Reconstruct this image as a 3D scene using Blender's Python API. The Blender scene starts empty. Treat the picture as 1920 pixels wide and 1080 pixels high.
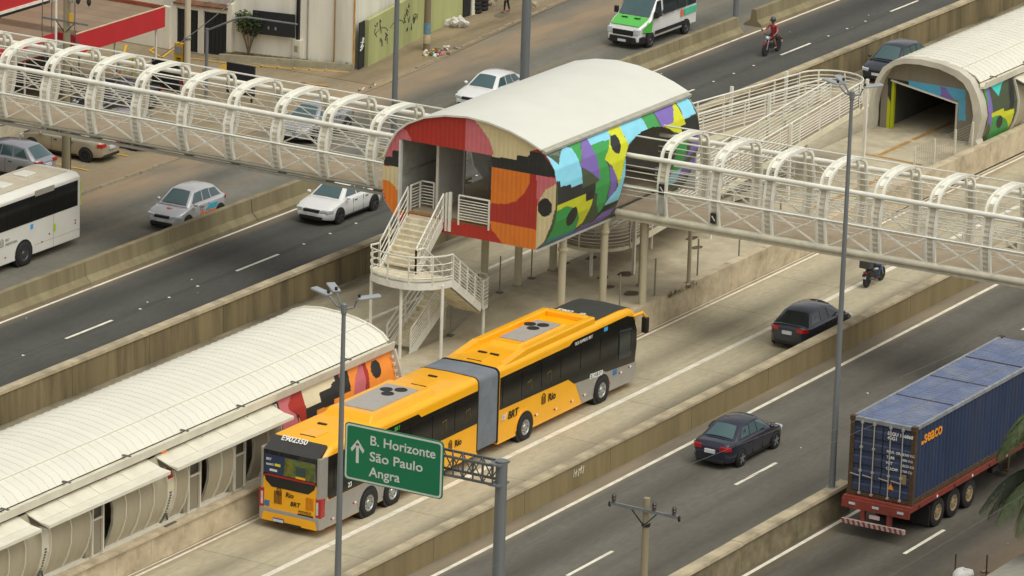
import bpy, bmesh, math, random
from mathutils import Vector, Matrix
random.seed(7)
R = math.radians
S = bpy.context.scene
COL = S.collection
PI = math.pi

# ------------------------------------------------------------------ camera, sky, sun, exposure
cam_d = bpy.data.cameras.new('camera')
cam_d.sensor_width = 36.0
cam_d.lens = 177.23
cam_d.clip_start = 1.0
cam_d.clip_end = 6000.0
cam = bpy.data.objects.new('camera', cam_d)
COL.objects.link(cam)
_p, _r, _f = 0.28078027649603254, 0.03243277495126208, 0.5265254279231614   # pitch, roll, heading
_h = Vector((math.cos(_f), math.sin(_f), 0))
_fw = (_h*math.cos(_p) - Vector((0, 0, math.sin(_p)))).normalized()
_rt = _fw.cross(Vector((0, 0, 1))).normalized()
_up = _rt.cross(_fw)
_r2 = _rt*math.cos(_r) + _up*math.sin(_r)
_u2 = _up*math.cos(_r) - _rt*math.sin(_r)
cam.matrix_world = Matrix(((_r2.x, _u2.x, -_fw.x, -165.0), (_r2.y, _u2.y, -_fw.y, -95.0), (_r2.z, _u2.z, -_fw.z, 55.8495), (0, 0, 0, 1)))
S.camera = cam

W = bpy.data.worlds.new('World')
S.world = W
W.use_nodes = True
nt = W.node_tree
nt.nodes.clear()
sky = nt.nodes.new('ShaderNodeTexSky')
sky.sky_type = 'NISHITA'
sky.sun_disc = False
SUN_EL, SUN_AZ = R(62), R(250)      # azimuth of the sun measured from +X towards +Y
sky.sun_elevation = SUN_EL
sky.sun_rotation = R(90) - SUN_AZ
sky.air_density = 1.0
sky.dust_density = 4.0
sky.ozone_density = 1.0
hsv = nt.nodes.new('ShaderNodeHueSaturation')
hsv.inputs['Saturation'].default_value = 0.05
bg = nt.nodes.new('ShaderNodeBackground')
bg.inputs['Strength'].default_value = 0.125
out = nt.nodes.new('ShaderNodeOutputWorld')
nt.links.new(sky.outputs[0], hsv.inputs['Color'])
nt.links.new(hsv.outputs[0], bg.inputs['Color'])
nt.links.new(bg.outputs[0], out.inputs['Surface'])

sun_d = bpy.data.lights.new('sun', 'SUN')
sun_d.energy = 0.8
sun_d.angle = R(70)
sun_d.color = (1.0, 0.975, 0.82)
sun = bpy.data.objects.new('sun', sun_d)
COL.objects.link(sun)
_sd = Vector((math.cos(SUN_AZ)*math.cos(SUN_EL), math.sin(SUN_AZ)*math.cos(SUN_EL), math.sin(SUN_EL)))
sun.rotation_euler = _sd.to_track_quat('Z', 'Y').to_euler()

S.view_settings.view_transform = 'Standard'
S.view_settings.look = 'None'
S.view_settings.exposure = 0.26
S.view_settings.gamma = 1.0
S.view_settings.use_curve_mapping = False

# ------------------------------------------------------------------ materials
def lin(c):
    c = c/255.0
    return c/12.92 if c <= 0.04045 else ((c+0.055)/1.055)**2.4

MATS = {}
def mat(name, rgb, rough=0.6, metal=0.0, var=0.12, scale=3.0, dirt=0.0, dirt_rgb=(70, 58, 42), streak=False, bump=0.0, bscale=40.0,
        spec=0.5, coat=0.0, rnd=0.0, alpha=1.0, world=False, dscale=None, emis=0.0, srgb=True):
    """procedural material: a base colour with fine and coarse variation, dirt patches or run-down streaks, fine relief"""
    if name in MATS: return MATS[name]
    m = bpy.data.materials.new(name)
    m.use_nodes = True
    n = m.node_tree.nodes; l = m.node_tree.links
    b = n['Principled BSDF']
    c = tuple(lin(v) for v in rgb) if srgb else rgb
    b.inputs['Roughness'].default_value = rough
    b.inputs['Metallic'].default_value = metal
    b.inputs['Specular IOR Level'].default_value = spec
    if coat: 
        b.inputs['Coat Weight'].default_value = coat
        b.inputs['Coat Roughness'].default_value = 0.06
    if world:
        g = n.new('ShaderNodeNewGeometry'); src = g.outputs['Position']
    else:
        tc = n.new('ShaderNodeTexCoord'); src = tc.outputs['Object']
    mp = n.new('ShaderNodeMapping')
    l.new(src, mp.inputs['Vector'])
    if streak: mp.inputs['Scale'].default_value = (1, 1, 0.06)
    ns = n.new('ShaderNodeTexNoise'); ns.inputs['Scale'].default_value = scale; ns.inputs['Detail'].default_value = 5
    l.new(mp.outputs[0], ns.inputs['Vector'])
    mr = n.new('ShaderNodeMapRange')
    mr.inputs['From Min'].default_value = 0.3; mr.inputs['From Max'].default_value = 0.7
    mr.inputs['To Min'].default_value = 1-var; mr.inputs['To Max'].default_value = 1+var
    l.new(ns.outputs['Fac'], mr.inputs['Value'])
    vm = n.new('ShaderNodeMix'); vm.data_type = 'RGBA'; vm.blend_type = 'MULTIPLY'; vm.inputs['Factor'].default_value = 1
    vm.inputs[6].default_value = (*c, 1)
    l.new(mr.outputs[0], vm.inputs[7])
    col = vm.outputs[2]
    if rnd:
        oi = n.new('ShaderNodeObjectInfo')
        mr2 = n.new('ShaderNodeMapRange'); mr2.inputs['To Min'].default_value = 1-rnd; mr2.inputs['To Max'].default_value = 1+rnd
        l.new(oi.outputs['Random'], mr2.inputs['Value'])
        v2 = n.new('ShaderNodeMix'); v2.data_type = 'RGBA'; v2.blend_type = 'MULTIPLY'; v2.inputs['Factor'].default_value = 1
        l.new(col, v2.inputs[6]); l.new(mr2.outputs[0], v2.inputs[7]); col = v2.outputs[2]
    if dirt:
        mp2 = n.new('ShaderNodeMapping'); l.new(src, mp2.inputs['Vector'])
        mp2.inputs['Location'].default_value = (3.1, 7.7, 1.3)
        mp2.inputs['Scale'].default_value = (1, 1, 0.12 if streak else 1)
        n2 = n.new('ShaderNodeTexNoise'); n2.inputs['Scale'].default_value = dscale or scale*0.35; n2.inputs['Detail'].default_value = 6
        n2.inputs['Roughness'].default_value = 0.65
        l.new(mp2.outputs[0], n2.inputs['Vector'])
        m3 = n.new('ShaderNodeMapRange'); m3.inputs['From Min'].default_value = 0.45; m3.inputs['From Max'].default_value = 0.72
        m3.inputs['To Max'].default_value = dirt
        l.new(n2.outputs['Fac'], m3.inputs['Value'])
        v3 = n.new('ShaderNodeMix'); v3.data_type = 'RGBA'
        l.new(m3.outputs[0], v3.inputs['Factor']); l.new(col, v3.inputs[6]); v3.inputs[7].default_value = (*[lin(v) for v in dirt_rgb], 1)
        col = v3.outputs[2]
    l.new(col, b.inputs['Base Color'])
    if bump:
        nb = n.new('ShaderNodeTexNoise'); nb.inputs['Scale'].default_value = bscale; nb.inputs['Detail'].default_value = 4
        l.new(src, nb.inputs['Vector'])
        bp = n.new('ShaderNodeBump'); bp.inputs['Strength'].default_value = bump; bp.inputs['Distance'].default_value = 0.02
        l.new(nb.outputs['Fac'], bp.inputs['Height']); l.new(bp.outputs[0], b.inputs['Normal'])
    if alpha < 1: b.inputs['Alpha'].default_value = alpha
    MATS[name] = m
    return m

def road_mat(name, rgb, bands, dust=0.0, dust_rgb=(128, 112, 88), rough=0.85, blot=0.25, rnd=0.0, dustbands=()):
    """road surface: base colour, long grain along the traffic, darker wheel tracks (centre, half width, strength) and dusty strips"""
    m = bpy.data.materials.new(name); m.use_nodes = True
    n = m.node_tree.nodes; l = m.node_tree.links; b = n['Principled BSDF']
    b.inputs['Roughness'].default_value = rough
    b.inputs['Specular IOR Level'].default_value = 0.3
    g = n.new('ShaderNodeNewGeometry'); sx = n.new('ShaderNodeSeparateXYZ'); l.new(g.outputs['Position'], sx.inputs[0])
    def noise(sc, loc, det=5):
        mp = n.new('ShaderNodeMapping'); mp.inputs['Scale'].default_value = sc; mp.inputs['Location'].default_value = loc
        l.new(g.outputs['Position'], mp.inputs['Vector'])
        t = n.new('ShaderNodeTexNoise'); t.inputs['Scale'].default_value = 1.0; t.inputs['Detail'].default_value = det
        l.new(mp.outputs[0], t.inputs['Vector']); return t.outputs['Fac']
    def rng(v, a, b_, c, d):
        t = n.new('ShaderNodeMapRange'); t.inputs[1].default_value = a; t.inputs[2].default_value = b_; t.inputs[3].default_value = c; t.inputs[4].default_value = d
        l.new(v, t.inputs[0]); return t.outputs[0]
    def mth(op, a, b_=None):
        t = n.new('ShaderNodeMath'); t.operation = op
        for i, v in enumerate((a, b_)):
            if v is None: continue
            if isinstance(v, (int, float)): t.inputs[i].default_value = v
            else: l.new(v, t.inputs[i])
        return t.outputs[0]
    def mix(f, a, b_, mode='MIX'):
        t = n.new('ShaderNodeMix'); t.data_type = 'RGBA'; t.blend_type = mode
        if isinstance(f, (int, float)): t.inputs[0].default_value = f
        else: l.new(f, t.inputs[0])
        for i, v in ((6, a), (7, b_)):
            if isinstance(v, tuple): t.inputs[i].default_value = (*v, 1)
            else: l.new(v, t.inputs[i])
        return t.outputs[2]
    base = tuple(lin(v) for v in rgb)
    fine = rng(noise((2.2, 6, 6), (1, 2, 3)), .3, .7, 0.9, 1.1)
    coarse = rng(noise((.06, .5, .5), (4, 5, 6)), .3, .7, 1-blot, 1+blot)
    patch = rng(noise((.35, .45, .45), (14, 5, 6), 7), .35, .7, 1.08, 1-blot*.6)
    col = mix(1.0, mix(1.0, mix(1.0, base, fine, 'MULTIPLY'), coarse, 'MULTIPLY'), patch, 'MULTIPLY')
    wob = mth('MULTIPLY', mth('SUBTRACT', noise((.05, .2, .2), (9, 9, 9), 3), .5), 1.2)
    yy = mth('ADD', sx.outputs['Y'], wob)
    modl = rng(noise((.09, .4, .4), (2, 8, 1), 4), .3, .7, .45, 1.15)
    for (c, hw, st) in bands:
        d = mth('ABSOLUTE', mth('SUBTRACT', yy, c))
        f = mth('MULTIPLY', rng(d, 0, hw, st, 0), modl)
        col = mix(f, col, tuple(v*.36 for v in base))
    for (c, hw, st, drgb) in dustbands:
        d = mth('ABSOLUTE', mth('SUBTRACT', yy, c))
        f = mth('MULTIPLY', rng(d, hw*.25, hw, st, 0), rng(noise((.25, .9, .9), (3, 3, 3), 6), .3, .65, .35, 1.1))
        col = mix(f, col, tuple(lin(v) for v in drgb))
    if rnd:
        oi = n.new('ShaderNodeObjectInfo')
        col = mix(1.0, col, rng(oi.outputs['Random'], 0, 1, 1-rnd, 1+rnd), 'MULTIPLY')
    l.new(col, b.inputs['Base Color'])
    nb = n.new('ShaderNodeTexNoise'); nb.inputs['Scale'].default_value = 25; l.new(g.outputs['Position'], nb.inputs['Vector'])
    bp = n.new('ShaderNodeBump'); bp.inputs['Strength'].default_value = .25; bp.inputs['Distance'].default_value = .02
    l.new(nb.outputs['Fac'], bp.inputs['Height']); l.new(bp.outputs[0], b.inputs['Normal'])
    MATS[name] = m
    return m

# ------------------------------------------------------------------ geometry helpers
class MB:
    def __init__(s): s.v = []; s.f = []; s.mi = []; s.m = 0
    def add(s, vs, fs, m=None):
        o = len(s.v); s.v += [tuple(p) for p in vs]
        s.f += [tuple(i+o for i in f) for f in fs]; s.mi += [s.m if m is None else m]*len(fs); return s
    def box(s, x0, x1, y0, y1, z0, z1, m=None):
        return s.add([(x0,y0,z0),(x1,y0,z0),(x1,y1,z0),(x0,y1,z0),(x0,y0,z1),(x1,y0,z1),(x1,y1,z1),(x0,y1,z1)],
                     [(0,3,2,1),(4,5,6,7),(0,1,5,4),(1,2,6,5),(2,3,7,6),(3,0,4,7)], m)
    def bar(s, p, q, w, h=None, up=(0,0,1), m=None):
        """rectangular bar from p to q, w across and h along 'up'"""
        p = Vector(p); q = Vector(q); d = (q-p)
        if d.length < 1e-6: return s
        d.normalize(); h = w if h is None else h
        u = Vector(up)
        if abs(d.dot(u)) > .98: u = Vector((1,0,0))
        a = d.cross(u).normalized()*(w/2); b = a.cross(d).normalized()*(h/2)
        vs = [p-a-b, p+a-b, p+a+b, p-a+b, q-a-b, q+a-b, q+a+b, q-a+b]
        return s.add(vs, [(0,3,2,1),(4,5,6,7),(0,1,5,4),(1,2,6,5),(2,3,7,6),(3,0,4,7)], m)
    def tube(s, p, q, r, r2=None, n=8, m=None, cap=True):
        p = Vector(p); q = Vector(q); d = q-p
        if d.length < 1e-6: return s
        d.normalize(); r2 = r if r2 is None else r2
        u = Vector((0,0,1)) if abs(d.z) < .9 else Vector((1,0,0))
        a = d.cross(u).normalized(); b = a.cross(d)
        vs = []
        for c, rr in ((p, r), (q, r2)):
            for k in range(n):
                t = 2*PI*k/n; vs.append(c + a*(rr*math.cos(t)) + b*(rr*math.sin(t)))
        fs = [(k, (k+1)%n, n+(k+1)%n, n+k) for k in range(n)]
        if cap: fs += [tuple(range(n-1,-1,-1)), tuple(range(n, 2*n))]
        return s.add(vs, fs, m)
    def path(s, pts, r, n=6, m=None):
        pts = [Vector(p) for p in pts]
        rings = []
        for i, p in enumerate(pts):
            d = (pts[min(i+1, len(pts)-1)] - pts[max(i-1, 0)]).normalized()
            u = Vector((0,0,1)) if abs(d.z) < .9 else Vector((1,0,0))
            a = d.cross(u).normalized(); b = a.cross(d)
            rr = r[i] if isinstance(r, (list, tuple)) else r
            rings.append([p + a*(rr*math.cos(2*PI*k/n)) + b*(rr*math.sin(2*PI*k/n)) for k in range(n)])
        vs = [q for rg in rings for q in rg]; fs = []
        for i in range(len(pts)-1):
            for k in range(n):
                fs.append((i*n+k, i*n+(k+1)%n, (i+1)*n+(k+1)%n, (i+1)*n+k))
        fs += [tuple(range(n-1,-1,-1)), tuple(range((len(pts)-1)*n, len(pts)*n))]
        return s.add(vs, fs, m)
    def prism(s, poly, a, b, axis='x', m=None):
        """polygon (2-D) extruded from a to b; axis x: poly=(y,z), y: (x,z), z: (x,y)"""
        def P(u, v, t): return {'x': (t,u,v), 'y': (u,t,v), 'z': (u,v,t)}[axis]
        n = len(poly)
        vs = [P(u,v,a) for u,v in poly] + [P(u,v,b) for u,v in poly]
        fs = [(k, (k+1)%n, n+(k+1)%n, n+k) for k in range(n)] + [tuple(range(n-1,-1,-1)), tuple(range(n,2*n))]
        return s.add(vs, fs, m)
    def strip(s, prof, a, b, axis='x', m=None, thick=None):
        """open profile swept between a and b (a single sheet, or a slab when thick is given as a list of offset points)"""
        def P(u, v, t): return {'x': (t,u,v), 'y': (u,t,v), 'z': (u,v,t)}[axis]
        n = len(prof)
        vs = [P(u,v,a) for u,v in prof]+[P(u,v,b) for u,v in prof]
        return s.add(vs, [(k, k+1, n+k+1, n+k) for k in range(n-1)], m)
    def lathe(s, prof, c=(0,0,0), axis='z', n=16, m=None, cap=True):
        vs = []; c = Vector(c)
        for r, h in prof:
            for k in range(n):
                t = 2*PI*k/n; a, b = r*math.cos(t), r*math.sin(t)
                p = {'z': (a,b,h), 'y': (a,h,b), 'x': (h,a,b)}[axis]
                vs.append(c+Vector(p))
        fs = [(i*n+k, i*n+(k+1)%n, (i+1)*n+(k+1)%n, (i+1)*n+k) for i in range(len(prof)-1) for k in range(n)]
        if cap: fs += [tuple(range(n-1,-1,-1)), tuple(range((len(prof)-1)*n, len(prof)*n))]
        else: fs += [((len(prof)-1)*n+k, (len(prof)-1)*n+(k+1)%n, (k+1)%n, k) for k in range(n)]
        return s.add(vs, fs, m)
    def blob(s, c, rx, ry, rz, m=None, n=8, k=5, jit=0.15):
        vs = []; fs = []
        for i in range(k+1):
            th = PI*i/k
            for j in range(n):
                ph = 2*PI*j/n; q = 1+random.uniform(-jit, jit)
                vs.append((c[0]+rx*q*math.sin(th)*math.cos(ph), c[1]+ry*q*math.sin(th)*math.sin(ph), c[2]+rz*q*math.cos(th)))
        for i in range(k):
            for j in range(n): fs.append((i*n+j, i*n+(j+1)%n, (i+1)*n+(j+1)%n, (i+1)*n+j))
        return s.add(vs, fs, m)
    def mesh(s, name, mats, smooth=0):
        me = bpy.data.meshes.new(name)
        me.from_pydata(s.v, [], s.f)
        mats = mats if isinstance(mats, (list, tuple)) else [mats]
        for q in mats: me.materials.append(q)
        if len(mats) > 1: me.polygons.foreach_set('material_index', s.mi)
        bm = bmesh.new(); bm.from_mesh(me)
        bmesh.ops.recalc_face_normals(bm, faces=bm.faces)
        bm.to_mesh(me); bm.free()
        if smooth:
            me.polygons.foreach_set('use_smooth', [True]*len(me.polygons))
            if smooth < 180: me.set_sharp_from_angle(angle=R(smooth))
        me.update()
        return me
    def build(s, name, mats, parent=None, smooth=0, bevel=0.0, **props):
        return link(name, s.mesh(name, mats, smooth), parent, bevel, **props)

def link(name, me, parent=None, bevel=0.0, loc=None, rot=None, **props):
    o = bpy.data.objects.new(name, me); COL.objects.link(o)
    if parent is not None: o.parent = parent
    if loc is not None: o.location = loc
    if rot is not None: o.rotation_euler = rot
    if bevel:
        b = o.modifiers.new('bevel', 'BEVEL'); b.width = bevel; b.segments = 2; b.limit_method = 'ANGLE'; b.angle_limit = R(35)
        b.harden_normals = False
    for k, v in props.items(): o[k] = v
    return o

def thing(name, label, cat, loc=(0,0,0), rz=0.0, group=None):
    o = bpy.data.objects.new(name, None); COL.objects.link(o)
    o.empty_display_size = 0.3
    o.location = loc; o.rotation_euler = (0,0,rz)
    o['label'] = label; o['category'] = cat
    if group: o['group'] = group
    return o

def tag(o, label, cat, group=None):
    o['label'] = label; o['category'] = cat
    if group: o['group'] = group
    return o

def dup(root, loc, rz, label, group=None):
    r = root.copy(); COL.objects.link(r); r.location = loc; r.rotation_euler = (0,0,rz); r['label'] = label
    if group: r['group'] = group
    for ch in list(root.children):
        c = ch.copy(); COL.objects.link(c); c.parent = r
        for g in list(ch.children):
            d = g.copy(); COL.objects.link(d); d.parent = c
    return r

FONT_CACHE = {}
def text_mesh(body, size, extrude=0.004, bold=False):
    key = (body, size, extrude, bold)
    if key in FONT_CACHE: return FONT_CACHE[key]
    cu = bpy.data.curves.new('lettering', 'FONT'); cu.body = body; cu.size = size; cu.extrude = extrude
    cu.offset = size*0.022 if bold is True else size*float(bold)
    cu.resolution_u = 3
    o = bpy.data.objects.new('lettering', cu); COL.objects.link(o)
    dg = bpy.context.evaluated_depsgraph_get(); dg.update()
    me = bpy.data.meshes.new_from_object(o.evaluated_get(dg))
    bpy.data.objects.remove(o); bpy.data.curves.remove(cu)
    FONT_CACHE[key] = me
    return me
def text(body, size, m, parent, origin, xdir, ydir, name='lettering', extrude=0.004, bold=False, shear=0.0, center=False):
    me = text_mesh(body, size, extrude, bold)
    me = me.copy(); me.materials.clear(); me.materials.append(m)
    if center:
        xs = [v.co.x for v in me.vertices]; w = (min(xs)+max(xs))/2
        for v in me.vertices: v.co.x -= w
    if shear:
        for v in me.vertices: v.co.x += shear*v.co.y
    x = Vector(xdir).normalized(); y = Vector(ydir).normalized(); z = x.cross(y)
    M = Matrix(((x.x,y.x,z.x,origin[0]),(x.y,y.y,z.y,origin[1]),(x.z,y.z,z.z,origin[2]),(0,0,0,1)))
    me.transform(M)
    return link(name, me, parent)

def inpoly(x, y, poly):
    c = False; j = len(poly)-1
    for i in range(len(poly)):
        xi, yi = poly[i]; xj, yj = poly[j]
        if (yi > y) != (yj > y) and x < (xj-xi)*(y-yi)/(yj-yi)+xi: c = not c
        j = i
    return c

def lerp_prof(prof, z):
    for (a, za), (b, zb) in zip(prof, prof[1:]):
        if za <= z <= zb: return a+(b-a)*(z-za)/(zb-za)
    return prof[0][0] if z < prof[0][1] else prof[-1][0]

MURAL_COL = dict(dkgreen=(72, 84, 58), gray=(108, 122, 102), green=(62, 160, 78), purple=(128, 105, 180), lblue=(140, 215, 235), yellow=(215, 218, 40),
    black=(40, 42, 40), blue=(62, 145, 175), pink=(205, 110, 115), cream=(214, 198, 150), orange=(222, 122, 36), dkred=(172, 50, 38), red=(176, 48, 36),
    orange2=(250, 150, 55), cream2=(236, 224, 185), cyan=(65, 215, 205), lblue2=(85, 170, 205), lime=(178, 184, 20), white=(215, 210, 195))
def paint(c, corr=False):
    return mat('paint_'+c+('_corrugated' if corr else ''), MURAL_COL[c], rough=.5, var=.05, scale=2.0, dirt=.12, dirt_rgb=(110, 96, 74), dscale=.9)

def mural_grid(u0, u1, v0, v1, step, pos, shapes, base, inside=None, hole=None):
    """painted wall: a fine sheet of faces; each takes the paint of the topmost shape it lies in. Straight cuts where hole/inside say so"""
    names = [base]+sorted({c for c, _ in shapes if c != base})
    idx = {c: i for i, c in enumerate(names)}
    bx = [(c, p, min(q[0] for q in p), max(q[0] for q in p), min(q[1] for q in p), max(q[1] for q in p)) for c, p in shapes]
    nu = max(1, round((u1-u0)/step)); nv = max(1, round((v1-v0)/step))
    mb = MB(); grid = {}
    def V(i, j):
        if (i, j) not in grid:
            grid[(i, j)] = len(mb.v); mb.v.append(pos(u0+(u1-u0)*i/nu, v0+(v1-v0)*j/nv))
        return grid[(i, j)]
    for j in range(nv):
        for i in range(nu):
            u = u0+(u1-u0)*(i+.5)/nu; v = v0+(v1-v0)*(j+.5)/nv
            if inside and not inside(u, v): continue
            if hole and hole(u, v): continue
            k = 0
            for c, p, a, b, e, f in reversed(bx):
                if a <= u <= b and e <= v <= f and inpoly(u, v, p): k = idx[c]; break
            mb.f.append((V(i,j), V(i+1,j), V(i+1,j+1), V(i,j+1))); mb.mi.append(k)
    return mb, names
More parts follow.
